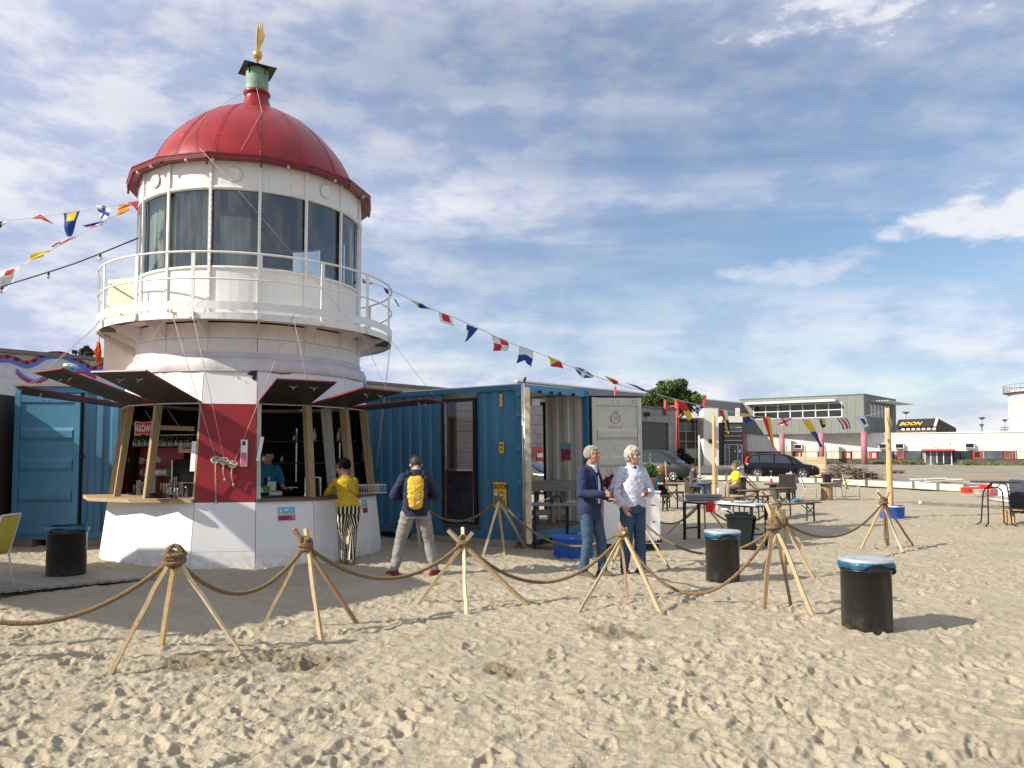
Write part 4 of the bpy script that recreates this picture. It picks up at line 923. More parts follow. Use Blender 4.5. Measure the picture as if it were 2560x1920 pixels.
# cords from the gallery and eaves to the cleats and shutters
def cord(name, pts, r=.0033, mat=None): return MB().tube(pts, r, 5).build(name, mat or m_cord, lh)
def fcp(k, u, z, out=.03): return pol(OFF+22.5*k, rad(z), z).lerp(pol(OFF+22.5*(k+1), rad(z), z), u)+pol(OFF+22.5*(k+.5), out, 0)
cl1, cl2, cl3 = fcp(-1, .33, 1.62, .05), fcp(-1, .47, 1.60, .05), fcp(-1, .62, 1.55, .05)
g1, g2, g3 = pol(-27.5, RG+.02, 3.82), pol(-19.5, RG+.02, 3.70), pol(13.5, RG+.02, 3.80)
for g_, c_ in ((g1, cl1), (g2, cl2), (g3, cl3)): cord('cord', [g_, c_], .005)
cord('cord', [g1, tips[-2][1].lerp(tips[-2][0], .3)]); cord('cord', [g3, tips[0][0].lerp(tips[0][1], .5)]); cord('cord', [g1, pol(-36, RC+.02, 3.45)])
g4, g5 = pol(-60, RG, 3.86), pol(-75, RG, 3.8); cord('cord', [g4, tips[-3][0].lerp(tips[-3][1], .5)]); cord('cord', [g5, tips[-4][0].lerp(tips[-4][1], .5)]); cord('cord', [g5, tips[-4][0]])
g6, g7 = pol(42, RG, 3.78), pol(66, RG, 3.8); cord('cord', [g6, tips[1][1].lerp(tips[1][0], .4)]); cord('cord', [g7, tips[2][1].lerp(tips[2][0], .4)])
for a in (74, 79): cord('cord', [pol(a, RG, 3.8), pol(80, 2.2, 1.45)])
cord('cord', [pol(-23, 2.1, 6.40), pol(-10, 2.12, 5.9), pol(35, RG+.02, 3.9)], .0036)
for d_ in (-6, 8): cord('cord', [pol(d_-10, .24, 8.27), pol(d_*3-20, 1.2, 7.42), pol(d_*2-22, 2.08, 6.4)], .0036)
for g_ in (g1, g2, g3): MB().ball(g_, (.022, .022, .035), 8).build('pulley', m_wp, lh)
for i, c_ in enumerate((cl1, cl2, cl3)):
    n_ = pol(OFF-11.25, 1, 0); e_ = pol(OFF-11.25+90, 1, 0)
    hb = MB(); hb.bar(c_-e_*.06+n_*.02, c_+e_*.06+n_*.02, .02, .02); hb.bar(c_-n_*.03, c_+n_*.03, .02, .03); hb.build('cleat', m_wp, lh)
    hk = MB()
    for j in range(5):
        pts = [c_+n_*(.035+.006*j)+e_*(.075*math.cos(t))*(1-.1*j)+Vector((0, 0, .055*math.sin(t)*math.cos(t*.5+j))) for t in [2*PI*q/14 for q in range(15)]]; hk.tube(pts, .009, 5)
    hk.tube([c_+n_*.05, c_+n_*.045-e_*.01*i+Vector((0, 0, -.16)), c_+n_*.04+e_*.015-Vector((0, 0, [.62, .27, .30][i]))], .010, 6); hk.ball(c_+n_*.04+e_*.015-Vector((0, 0, [.62, .27, .30][i])), (.018, .018, .03), 6)
    hk.build('coiled_cord', m_cord, lh)
# soap dispenser, notice, posters
dsp = MB().bar(fcp(-1, .80, 1.52, .045), fcp(-1, .80, 1.92, .045), .095, .07, up=pol(-9, 1, 0)).build('dispenser', M('dispenser_white', (.72, .70, .70), .3), lh)
MB().bar(fcp(-1, .80, 1.54, .083), fcp(-1, .80, 1.73, .083), .078, .004, up=pol(-9, 1, 0)).build('pink_window', M('soap_pink', (.62, .12, .20), .3), dsp)
MB().bar(fcp(-1, .80, 1.84, .083), fcp(-1, .80, 1.90, .083), .04, .004, up=pol(-9, 1, 0)).build('dark_mark', m_blk, dsp)
MB().bar(fcp(-2, .93, 1.45, .0), fcp(-2, .93, 1.90, .0), .11, .004, up=pol(-31, 1, 0)).build('paper_notice', m_wp2, lh)
MB().bar(fcp(0, .02, 1.60, .02), fcp(0, .10, 1.97, .02), .05, .004, up=pol(5, 1, 0)).build('paper_notice', m_wp2, lh)
m_sky = M('print_sky', (.16, .45, .62), .5, var=.1); m_pr = M('print_red', (.42, .05, .12), .5, var=.1); m_sandp = M('print_sand', (.62, .42, .22), .5); m_or = M('print_orange', (.80, .30, .06), .5)
def poster(k, u, z, w, h, hurry=1):
    p = patch(k, u, z, [(-w/2, 0), (w/2, 0), (w/2, h), (-w/2, h)], 'poster', m_sky)
    def q(x0, y0, x1, y1, mt, nm='print'):
        o = patch(k, u, z, [(x0*w, y0*h), (x1*w, y0*h), (x1*w, y1*h), (x0*w, y1*h)], nm, mt); 
        for v in o.data.vertices: v.co += pol(OFF+22.5*(k+.5), .0025, 0)
        o.parent = p
        return o
    q(-.5, 0, .5, .36, m_pr); q(-.5, .36, .5, .52, m_sandp); q(-.36, .42, -.26, .85, m_wp2); q(-.36, .55, -.26, .65, m_pr)
    o = q(.30, .12, .46, .34, m_or); 
    for v in o.data.vertices: v.co += pol(OFF+22.5*(k+.5), .002, 0)
    o = q(-.1, .72, .12, .84, m_wp2, 'print_mark')
    for r_, (x0, x1) in enumerate(((-.42, .25), (-.42, .1))):
        for i in range(6):
            xa = x0+(x1-x0)*i/6; o = q(xa, .07+.14*(1-r_), xa+(x1-x0)/6*.7, .15+.14*(1-r_), M('print_dark', (.12, .01, .04), .5), 'print_mark')
            for v in o.data.vertices: v.co += pol(OFF+22.5*(k+.5), .002, 0)
poster(0, .52, .70, .26, .20); poster(2, .42, .72, .20, .22)

# ---------------------------------------------------------------- things inside the bar
def on_z(px, py, z):
    d = _ray(px, py); t = (z-EYE)/d.z; return Vector((0, 0, EYE))+d*t
m_clear = bpy.data.materials.new('clear_glass'); m_clear.use_nodes = True; glass_mat(m_clear, (.80, .83, .82), .10)
m_coke = M('fridge_red', (.40, .008, .014), .3, var=.05, spec=.6); m_steel = M('steel', (.62, .60, .57), .22, .9, var=.1)
wt = M('print_white', (.82, .82, .80), .5, var=0)
fr = thing('red_fridge', 'tall red drinks fridge with white script lettering inside the bar window', 'fridge', tuple(at(372, 1240, 13.6).xy)+(.02,), R(12))
MB().box((0, .3, .91), (1.15, .6, 1.82)).build('cabinet', m_coke, fr, bevel=.02)
m_ = textmesh('Coca-Cola', .155, 'lettering', wt, fr, Matrix.Translation((-.10, -.008, 1.60))@Matrix.Rotation(R(90), 4, 'X'), .002, shear=.45, bold=.006, sx=.80)
MB().tube([(-.36, -.012, 1.535), (-.24, -.012, 1.525), (-.04, -.012, 1.54), (.06, -.012, 1.53)], [.002, .006, .006, .002], 6).build('swash', wt, fr)
f2 = thing('glass_fridge', 'dark glass door fridge with a white script header beside the red fridge', 'fridge', tuple(at(476, 1240, 13.2).xy)+(.02,), R(12))
MB().box((0, .3, .80), (.62, .6, 1.6)).build('cabinet', m_dark, f2); MB().box((0, -.01, 1.80), (.40, .05, .17)).build('header', M('header_white', (.60, .52, .46), .5), f2)
textmesh('Coca-Cola', .075, 'lettering', M('script_red', (.5, .02, .03), .5), f2, Matrix.Translation((-.03, -.038, 1.80))@Matrix.Rotation(R(90), 4, 'X'), .002, shear=.4, bold=.004, sx=.72)
MB().box((-.30, -.005, .8), (.015, .03, 1.58)).build('edge_trim', m_steel, f2)
for z in (.5, .85, 1.2): MB().box((0, -.002, z), (.55, .01, .012)).build('shelf', m_steel, f2)
sg = thing('bar_sign', 'red sign with white rim and capitals hanging over the glasses in the left opening', 'sign', tuple(at(359, 1072, 12.75)))
sgm = [(-.135, -.105), (0, -.085), (.135, -.105), (.135, .125), (0, .105), (-.135, .125)]
MB().prism(sgm, .02, Matrix.Rotation(R(8), 4, 'Z')).build('rim', wt, sg); MB().prism([(x*.92, z*.9) for x, z in sgm], .026, Matrix.Rotation(R(8), 4, 'Z')).build('panel', M('sign_red', (.62, .03, .04), .5), sg)
textmesh('VULCAAN', .10, 'lettering', wt, sg, Matrix.Rotation(R(8), 4, 'Z')@Matrix.Translation((0, -.0135, .005))@Matrix.Rotation(R(90), 4, 'X')@Matrix.Diagonal((.56, 1.5, 1, 1)), .002, bold=.003)
rk = thing('glass_rack', 'hanging timber and wire rack holding upside down wine glasses in the left opening', 'rack', tuple(at(415, 1085, 12.9)))
r0 = Vector(rk.location); a_ = at(400, 1069, 12.9); b_ = at(486, 1072, 12.6)
MB().bar(a_, b_, .03, .075).build('beam', m_timbx, rk, True)
for o_ in (0, .14): MB().tube([at(338, 1088, 13.0)+Vector((0, o_, 0)), at(398, 1088, 12.9)+Vector((0, o_, 0)), at(484, 1086, 12.6)+Vector((0, o_, 0))], .006, 5).build('rail', m_steel, rk, True)
for px in (340, 392, 450): MB().tube([at(px-30, 1025, 12.9), at(px, 1069, 12.9)], .006, 5).build('hanger', m_cord, rk, True)
glass0 = None
for i in range(20):
    px = 336+i*7.4; p = at(px+random.uniform(-1.5, 1.5), 1116, 12.95-.35*(i/20)+.12*(i % 2))
    if 378 < px < 386: continue
    lb = 'upside down clear wine glass hanging from the rack in the left bar opening'
    if glass0 is None:
        glass0 = MB().lathe([(.030, 0), (.036, .05), (.030, .09), (.006, .115), (.004, .17), (.032, .185), (.032, .188)], 12).build('wine_glass', m_clear); glass0.location = p; tag(glass0, lb, 'glass', 'wine glasses hanging over the bar')
    else: c_ = glass0.copy(); c_.location = p; COL.objects.link(c_)
m_satin = M('satin_steel', (.66, .64, .60), .42, .35, var=.06)
tp = thing('beer_tap', 'chromed T shaped beer tap column standing on the left counter', 'beer tap', tuple(on_z(383, 1232, 1.045)))
MB().lathe([(.062, 0), (.055, .02), (.055, .34)], 24).build('column', m_satin, tp)
o = MB().tube([(-.20, .06, .35), (.28, -.08, .35)], .062, 24).build('cross_tube', m_satin, tp)
for s_, c_ in ((-1, (-.205, .061, .35)), (1, (.285, -.081, .35))): MB().tube([Vector(c_)-Vector((.02, -.006, 0))*1, Vector(c_)+Vector((.015, -.005, 0))], .073, 24).build('end_cap', m_satin, tp)
for u in (.1, .45, .8):
    c_ = Vector((-.16, .05, .35)).lerp(Vector((.24, -.07, .35)), u); MB().tube([c_+Vector((0, -.06, 0)), c_+Vector((0, -.11, -.01)), c_+Vector((0, -.12, -.07))], .010, 8).build('spout', m_steel, tp); MB().tube([c_+Vector((0, -.02, .06)), c_+Vector((0, -.03, .13))], .012, 8).build('tap_handle', m_blk, tp)
mcup = bpy.data.materials.new('cup_plastic'); mcup.use_nodes = True; glass_mat(mcup, (.70, .72, .72), .22)
OR = ('leftmost', 'second', 'third', 'fourth', 'fifth', 'sixth', 'seventh', 'eighth', 'ninth', 'tenth', 'eleventh', 'twelfth'); ci = 0; CS = sorted([338, 345, 352, 404, 411, 418, 428, 436, 445, 452, 439, 422])
for px, py, nst in ((338, 1236, 9), (345, 1238, 12), (352, 1236, 10), (404, 1238, 10), (411, 1239, 11), (418, 1240, 10), (428, 1243, 14), (436, 1243, 16), (445, 1242, 12), (452, 1243, 13), (439, 1247, 9), (422, 1245, 9)):
    p = on_z(px, py, 1.045); ct = thing('cup_stack', OR[CS.index(px)]+' stack of clear plastic cups along the left bar counter', 'cups', tuple(p), 0, 'stacks of clear cups on the counter'); 
    mb = MB()
    for j in range(nst//2): mb.lathe([(.026, j*.038), (.034, j*.038+.045), (.036, j*.038+.047)], 12)
    mb.build('cups', mcup, ct)
for lb, px, py, rr in (('black round tray on the left counter in front of the tap', 403, 1243, .19), ('small black bin tray at the left end of the counter', 334, 1236, .11)):
    p = on_z(px, py, 1.05); t_ = MB().lathe([(.01, 0), (rr-.02, 0), (rr, .03), (rr+.005, .03)], 28).build('tray', m_blk); t_.location = p; tag(t_, lb, 'tray')
c_ = MB().lathe([(.01, 0), (.17, 0), (.18, .03), (.185, .03)], 28).build('tray', m_blk); c_.location = on_z(401, 1241, 1.085); c_.rotation_euler = (0, R(3), 0); tag(c_, 'upper of the two round black trays stacked on the counter', 'tray')
sb = thing('soap_bottle', 'small clear pump bottle at the right end of the left counter', 'bottle', tuple(on_z(466, 1245, 1.045)))
MB().lathe([(.028, 0), (.030, .08), (.012, .11), (.010, .13)], 14).build('bottle', m_clear, sb); MB().tube([(0, 0, .13), (0, 0, .165), (-.035, 0, .165)], .005, 6).build('pump', m_steel, sb)
# right opening: shelves with bottles, boxes, baskets
bk_ = thing('back_shelf', 'dark shelving against the rear wall of the bar holding bottles', 'shelf', tuple(at(760, 1090, 14.4)))
for z in (1.55, 1.95): 
    a_, b_ = at(645, 1000, 14.5), at(925, 1000, 14.2); a_.z = b_.z = z; MB().bar(a_, b_, .22, .025).build('board', M('shelf_dark', (.06, .05, .045), .6), bk_, True)
for px in (640, 742, 850): p = at(px, 1100, 14.4); p.z = 1.2; MB().bar(p, p+Vector((0, 0, 1.0)), .025, .025).build('upright', m_steel, bk_, True)
for px, z, mt, nm in ((786, 1.97, wt, 'white'), (827, 1.97, wt, 'white'), (847, 1.97, wt, 'white'), (735, 1.97, m_clear, 'clear'), (705, 1.57, m_clear, 'clear'), (660, 1.57, m_steel, 'silver'), (905, 1.57, wt, 'pale')):
    p = at(px, 1100, 14.35); o = MB().lathe([(.035, 0), (.038, .02), (.038, .13), (.014, .18), (.013, .23), (.01, .235)], 12).build('bottle', mt); o.location = (p.x, p.y, z); tag(o, {786: 'white bottle on the upper back shelf left of the pair', 827: 'left one of the pair of white bottles on the upper back shelf', 847: 'right one of the pair of white bottles by the corner post', 735: 'clear bottle at the left of the upper back shelf', 705: 'clear bottle on the lower back shelf', 660: 'silver bottle above the barman', 905: 'pale bottle on the lower shelf near the last post'}[px], 'bottle')
bxx = thing('snack_box', 'white box with green bags in front of the barman on the counter', 'box', tuple(on_z(678, 1238, 1.04)), R(10))
MB().box((0, .05, .12), (.13, .10, .20)).build('carton', wt, bxx); MB().box((-.07, .03, .10), (.10, .08, .10)).build('green_bag', M('bag_green', (.25, .42, .05), .5), bxx); MB().box((.07, .0, .03), (.20, .12, .055)).build('bag_tray', wt, bxx); MB().box((.07, -.01, .065), (.17, .09, .02)).build('green_bags', M('bag_green', (.25, .42, .05), .5), bxx)
MB().box((-.1, -.02, .02), (.16, .12, .04)).build('dark_tray', m_blk, bxx)
scr = thing('spray_screen', 'clear screen in a pale frame on the counter beside the timber post', 'screen', tuple(on_z(782, 1240, 1.04)), R(8))
for x in (-.12, .12): MB().box((x, 0, .15), (.015, .015, .30)).build('upright', wt, scr)
MB().box((0, 0, .295), (.24, .015, .015)).build('top_bar', wt, scr); MB().box((0, 0, .15), (.225, .006, .26)).build('sheet', m_clear, scr)
bs = thing('wire_basket', 'white wire basket on the counter near the last timber post', 'basket', tuple(on_z(920, 1232, 1.04)), R(38))
mb = MB()
for i in range(19): mb.tube([(-.28+i*.031, -.12, 0), (-.28+i*.031, -.13, .14)], .004, 4); mb.tube([(-.28+i*.031, .12, 0), (-.28+i*.031, .13, .14)], .004, 4)
for z in (0, .14): mb.tube([(-.29, -.13, z), (.29, -.13, z), (.29, .13, z), (-.29, .13, z)], .006, 5, closed=True)
mb.build('wires', wt, bs)
# ================================================================ CONTAINERS
m_cblue = M('container_blue', (.052, .19, .31), .42, var=.16, vscale=.9, bump=.07, bscale=6, grime=.22, gcol=(.03, .10, .18), gscale=1.2, stretch=(1, 1, .45))
m_cblue2 = M('container_blue_light', (.055, .24, .40), .4, var=.10, vscale=1.2, grime=.15, gcol=(.03, .12, .2))
m_cwhite = M('container_white', (.60, .575, .49), .5, var=.08, vscale=1.5, grime=.28, gcol=(.30, .26, .19), gscale=1.8)
layer(m_cblue, (.085, .055, .035), 5, (3, 3, .5), .66, .74, .8); layer(m_cblue, (.10, .28, .40), 1.5, (1, 1, .5), .55, .75, .35); layer(m_cwhite, (.25, .12, .05), 6, (3, 3, .6), .64, .74, .8)
m_galv = M('galvanised_rod', (.60, .60, .58), .3, .85, var=.15)
m_dbrown = M('dark_brown_frame', (.030, .014, .012), .4, var=.2)
m_yel = M('sign_yellow', (.78, .50, .03), .5, var=.1)
m_seal = M('door_seal', (.015, .014, .014), .8)
def corrug(p0, dvec, L, z0, z1, nrm, mat, name, parent, depth=.036, pitch=.28, gaps=(), inner=None):
    """trapezoid corrugated steel sheet as folded geometry, split into bays between the gaps"""
    segs = []; s = 0
    for a, b in sorted(gaps)+[(L, L)]:
        if a > s: segs.append((s, a))
        s = b
    out = []
    for a, b in segs:
        xs = []; s = math.floor(a/pitch)*pitch
        while s < b+pitch:
            for ds, o in ((0, 0), (.07, 0), (.105, -depth), (.21, -depth), (.245, 0)): xs.append((s+ds, o))
            s += pitch
        xs = [(a, 0)]+[x for x in xs if a < x[0] < b]+[(b, 0)]
        vs = []
        for s_, o in xs:
            for z in (z0, z1): vs.append(p0+dvec*s_+nrm*o+Vector((0, 0, z)))
        n = len(xs); mb = MB(); mb.add(vs, [(2*i, 2*i+2, 2*i+3, 2*i+1) for i in range(n-1)], 0)
        if inner is not None:
            vs2 = [Vector(v)-nrm*.006 for v in vs]; mb.add(vs2, [(2*i+1, 2*i+3, 2*i+2, 2*i) for i in range(n-1)], 1)
        out.append(mb.build(name, [mat]+([inner] if inner is not None else []), parent))
    return out
def leaf(parent, name, W, Hh, mat, back, ribs, hinge, ang, side=1):
    """container door leaf: panel with pressed ribs, seal and lock rods; local x along the leaf from the hinge, z up, ribs on -y"""
    r = bpy.data.objects.new(name, None); COL.objects.link(r); r.parent = parent; r.location = hinge; r.rotation_euler = (0, 0, ang); r.empty_display_size = .1
    mb = MB(); mb.box((W/2, 0, Hh/2), (W, .03, Hh)); 
    for x in (.05, W-.05): mb.box((x, -.02, Hh/2), (.10, .05, Hh))
    for z in (.07, Hh-.09): mb.box((W/2, -.018, z), (W-.2, .044, .15))
    n = 4
    for i in range(1, n):
        z = .15+(Hh-.33)*i/n; w_ = .14
        for dz in (0,):
            a, b = .11, W-.11; y0, y1 = -.015, -.055
            mb.add([(a, y0, z-w_), (b, y0, z-w_), (a+.02, y1, z-w_*.55), (b-.02, y1, z-w_*.55), (a+.02, y1, z+w_*.35), (b-.02, y1, z+w_*.35), (a, y0, z+w_*.8), (b, y0, z+w_*.8)], [(0, 1, 3, 2), (2, 3, 5, 4), (4, 5, 7, 6), (0, 2, 4, 6), (1, 7, 5, 3)])
    mb.build('panel', mat, r)
    bo = MB()
    for x in (W*.42, W*.52, W-.22, W-.14):
        for z in (.35, Hh*.36, Hh*.62, Hh-.06, Hh-.12): bo.tube([(x, -.045, z), (x, -.052, z)], .012, 6)
    bo.build('bolts', M('bolt_grey', (.2, .2, .19), .6), r, props={'kind': 'stuff'})
    return r
def container(name, label, origin, rz, W, Hh, L, tilt=0., parts=None):
    c = thing(name, label, 'shipping container', origin, rz, rot=(0, tilt, rz) if tilt else None)
    mb = {}
    def bx(nm, ctr, sz, mt=m_cblue): return MB().box(ctr, sz).build(nm, mt, c, bevel=.004)
    for x in (0.05, W-.05): bx('corner_post', (x, .06, Hh/2), (.10, .12, Hh-.24)); bx('corner_post', (x, L-.06, Hh/2), (.1, .12, Hh-.24))
    for x in (.03, W-.03): bx('top_rail', (x, L/2, Hh-.05), (.06, L-.36, .10)); bx('bottom_rail', (x, L/2, .08), (.05, L-.36, .16))
    bx('door_header', (W/2, .06, Hh-.07), (W-.36, .10, .14), m_cblue2); bx('door_sill', (W/2, .06, .07), (W-.36, .12, .14))
    bx('rear_header', (W/2, L-.06, Hh-.07), (W-.36, .1, .14)); bx('rear_sill', (W/2, L-.06, .07), (W-.36, .1, .14))
    for x in (.085, W-.085):
        for y in (.09, L-.09):
            for z in (.06, Hh-.06):
                o = bx('corner_casting', (x, y, z), (.178, .178, .12))
        MB().tube([(x, -.002, Hh-.06), (x, .0, Hh-.06)], .033, 10).build('casting_hole', m_blk, c)
    return c
# ---- right hand container, open at its end
CA = container('blue_container', 'blue shipping container with open white doors, glazed side door and yellow height sign', (.21, 14.10, .10), R(53.6), 2.44, 2.90, 6.06, -R(1.3))
HA = 2.90
corrug(Vector((.036, .115, 0)), Vector((0, 1, 0)), 5.82, .16, 2.80, Vector((-1, 0, 0)), m_cblue, 'side_sheet', CA, gaps=[(.955, 1.825)], inner=m_cwhite)
corrug(Vector((2.40, .115, 0)), Vector((0, 1, 0)), 5.82, .16, 2.80, Vector((1, 0, 0)), m_cblue, 'side_sheet', CA, gaps=[(.955, 1.825), (2.95, 3.5)], inner=m_cwhite)
corrug(Vector((.12, 6.0, 0)), Vector((1, 0, 0)), 2.2, .16, 2.78, Vector((0, 1, 0)), m_cblue, 'rear_sheet', CA, inner=m_cwhite)
MB().box((1.22, 3.03, 2.84), (2.36, 5.9, .03)).build('roof', m_cwhite, CA); MB().box((1.3, 2.6, 2.935), (1.9, 4.6, .03)).build('roof_sheet', m_wmetal, CA)
MB().box((1.22, 3.03, .155), (2.3, 5.8, .03)).build('floor', wood('container_floor', (.14, .10, .07), axis=1), CA)
for x, s_ in ((.02, -1), (2.42, 1)):
    mb = MB(); y0, y1, z0, z1 = 1.075, 1.935, .27, 2.70
    for y in (y0+.03, y1-.03): mb.box((x, y, (z0+z1)/2), (.11, .06, z1-z0))
    for z in (z0+.03, z1-.03): mb.box((x, (y0+y1)/2, z), (.11, y1-y0-.12, .06))
    fo = mb.build('glazed_door_frame', m_dbrown if s_ < 0 else m_seal, CA); iy0, iy1 = y0+.075, y1-.075
    if s_ < 0:
        MB().box((x, (y0+y1)/2, 1.27), (.05, iy1-iy0, .05)).build('glazing_bar', m_dbrown, fo)
        MB().box((x, (y0+y1)/2, (z0+1.27)/2+.03), (.025, iy1-iy0-.04, .90)).build('lower_panel', M('dark_gloss_panel', (.028, .027, .032), .25, var=.3, spec=.5), fo)
        MB().box((x, (y0+y1)/2, (1.3+z1)/2), (.008, iy1-iy0, z1-1.30-.06)).build('pane', m_glz, fo)
        for y in (iy0, iy1): MB().box((x-.035, y, (z0+z1)/2), (.012, .016, z1-z0-.1)).build('edge_trim', m_galv, fo)
        MB().box((x-.035, (y0+y1)/2, z0+.075), (.012, iy1-iy0, .016)).build('edge_trim', m_galv, fo)
# signs on the side
def side_sign(t, z, w, h, nm='sign', mat=m_yel): return MB().box((-.004+.0, t, z), (.006, w, h)).build(nm, mat, CA)
FS = Matrix(((0, 0, -1, 0), (-1, 0, 0, 0), (0, 1, 0, 0), (0, 0, 0, 1)))       # text lying on the side wall, reading from outside
def side_text(s, t, z, size, sx=.8): 
    o = textmesh(s, size, 'lettering', m_blk, CA, Matrix.Translation((-.011, t, z))@FS, .001, sx=sx, bold=.002*size/.1); return o
side_sign(.52, .86, .30, .47, 'height_sign'); side_text('CAUTION', .52, 1.01, .115, .68); side_text("9'6\"", .52, .865, .125); side_text('HIGH', .52, .715, .115, .8)
side_sign(.47, 1.74, .115, .21, 'height_sign'); side_text('2,9m', .47, 1.79, .06, .75); side_text("9'6\"", .47, 1.70, .06, .75)
side_sign(.47, 2.62, .07, .24, 'vent_cover', M('vent_tan', (.60, .42, .12), .6))
for z in (.5, 1.1, 1.72, 2.35, 2.72): MB().box((-.03, .05, z), (.05, .10, .09)).build('hinge', m_cblue2, CA)
# header details, cable box, ties
for x in (.55, .95, 1.25, 1.75): o = MB().tube([(x, -.01, 2.78), (x+.02, -.03, 2.80), (x+.05, -.01, 2.79)], .018, 6).ball((x+.02, -.03, 2.775), .03, 6).build('door_cam', m_seal, CA)
MB().box((.72, .22, 2.60), (.26, .10, .12)).build('junction_box', M('box_white', (.55, .54, .5), .5), CA)
MB().tube([(.14, .2, 2.52), (.3, .2, 2.44), (.5, .2, 2.45), (.62, .2, 2.54)], .010, 6).build('cable', M('cable_white', (.6, .58, .52), .5), CA)
MB().tube([(.04, -.03, 2.86), (.02, -.06, 2.99), (.06, -.05, 3.02), (.06, -.02, 2.90)], .022, 6).build('rusty_hook', M('rust', (.20, .085, .045), .8, var=.3), CA)
# doors
lf = leaf(CA, 'door_leaf', 1.18, 2.62, m_cwhite, None, 4, (2.44, -.03, .13), R(21-53.6))
for x in (-.012, 1.19): MB().box((x, .01, 1.31), (.03, .07, 2.68)).build('seal', m_seal, lf)
for z in (-.01, 2.64): MB().box((.59, .01, z), (1.22, .07, .035)).build('seal', m_seal, lf)
m_tan = M('faded_print', (.44, .36, .20), .7, var=.2, vscale=20)
textmesh('Wool', .13, 'lettering', m_tan, lf, Matrix.Translation((.56, -.019, 1.98))@Matrix.Rotation(R(90), 4, 'X'), .001, bold=.004)
em = MB()
for pts in ([(-.10, 2.10), (-.12, 2.20), (-.085, 2.26), (-.10, 2.17), (-.06, 2.08)], [(.10, 2.10), (.12, 2.20), (.085, 2.26), (.10, 2.17), (.06, 2.08)], [(-.05, 2.28), (-.05, 2.34), (-.02, 2.30), (0, 2.35), (.02, 2.30), (.05, 2.34), (.05, 2.28), (-.05, 2.28)], [(-.04, 2.24), (0, 2.20), (.04, 2.24), (.03, 2.15), (-.03, 2.15), (-.04, 2.24)], [(-.06, 2.10), (0, 2.07), (.06, 2.10)]):
    em.tube([(.56+x, -.018, z) for x, z in pts], .006, 4)
em.build('emblem', m_tan, lf)
gf = MB()
for pts in ([(.38, 1.0), (.33, 1.2), (.40, 1.32), (.5, 1.3), (.46, 1.15), (.40, 1.2), (.42, 1.08), (.5, 1.02)], [(.42, .95), (.47, 1.1), (.40, 1.0), (.36, .9)], [(.5, 1.28), (.55, 1.36), (.6, 1.3), (.56, 1.2)]): gf.tube([(x, -.018, z) for x, z in smooth_path([Vector(p) for p in pts], 5)], .005, 4)
gf.build('chalk_scribble', M('chalk', (.36, .40, .42), .9), lf)
l2 = bpy.data.objects.new('door_leaf', None); COL.objects.link(l2); l2.parent = CA; l2.location = (.0, -.02, .13); l2.rotation_euler = (0, 0, R(-84.5-53.6))
MB().box((.49, 0, 1.31), (.96, .05, 2.62)).build('panel', m_cwhite, l2); MB().box((.965, -.03, 1.31), (.05, .08, 2.66)).build('door_edge', M('worn_edge', (.52, .44, .30), .7, var=.3, vscale=6), l2)
for x in (.52, .84): MB().tube([(x, -.06, -.02), (x, -.06, 2.72)], .017, 10).build('lock_rod', m_galv, l2)
for x in (.52, .84):
    for z in (.3, 1.0, 1.75, 2.45): MB().box((x, -.045, z), (.09, .05, .07)).build('rod_keeper', m_galv, l2)
# timber the container stands on
for lb, a, b, w, h in (('long pale timber bearer under the side of the blue container', G(1030, 1352), G(1292, 1371), .14, .13), ('rough brown plank under the open end of the blue container', G(1255, 1366), G(1400, 1378), .18, .06)):
    o = MB().bar(a+Vector((0, .10, h/2-.01)), b+Vector((0, .10, h/2-.01)), w, h).build('timber_bearer', wood('bearer_pale', (.36, .32, .25)) if 'pale' in lb else wood('bearer_brown', (.26, .15, .09))); tag(o, lb, 'timber')
for x, y in ((.3, .4), (2.1, .4), (.3, 5.5), (2.1, 5.5)):
    p = CA.matrix_basis@Vector((x, y, 0)); o = MB().box((p.x, p.y, gz(p.y)+.03), (.4, .3, .14), R(53.6)).build('sleeper_block', wood('block_wood', (.2, .16, .12))); tag(o, 'short timber block under a corner of the blue container with the open doors', 'timber block', 'blocks under the container')
# poster inside
pi = bpy.data.objects.new('poster', None); COL.objects.link(pi); pi.parent = CA
MB().box((2.355, .55, 1.62), (.004, .24, .36)).build('sheet', m_sky, pi); MB().box((2.350, .55, 1.56), (.004, .22, .24)).build('print', m_pr, pi)
# workbench with clutter
def ca(x, y, z): return CA.matrix_basis@Vector((x, y, z))
bench = thing('workbench', 'rough timber workbench standing inside the open container', 'workbench', tuple(ca(1.3, .95, .17)), R(28))
m_gw = wood('grey_bench', (.20, .175, .14)); bh = .86
for i in range(3): MB().box((0, -.28+.27*i, bh), (2.0, .26, .045)).build('board', m_gw, bench)
MB().box((0, -.38, bh-.10), (2.0, .04, .16)).build('apron', m_gw, bench)
for x in (-.85, .5): MB().box((x, -.36, bh/2-.02), (.09, .06, bh-.1)).build('leg', m_gw, bench); MB().box((x, .3, bh/2-.02), (.09, .06, bh-.1)).build('leg', m_gw, bench)
MB().box((.1, -.33, .25), (1.6, .04, .12)).build('stretcher', m_gw, bench)
bm4 = Matrix.Translation(bench.location)@Matrix.Rotation(R(28), 4, 'Z')
def cl_(x, y, mb_, nm, mt, lb, cat): o = mb_.build(nm, mt); p = bm4@Vector((x, y, bh+.024)); o.location = p; o.rotation_euler = (0, 0, R(28)); tag(o, lb, cat); return o
bot = lambda r, h: MB().lathe([(r, 0), (r, h*.65), (r*.4, h*.8), (r*.38, h), (.002, h)], 14)
cl_(-.84, -.15, bot(.04, .22), 'bottle', M('b_green', (.02, .06, .04), .2), 'dark green bottle at the left end of the workbench', 'bottle')
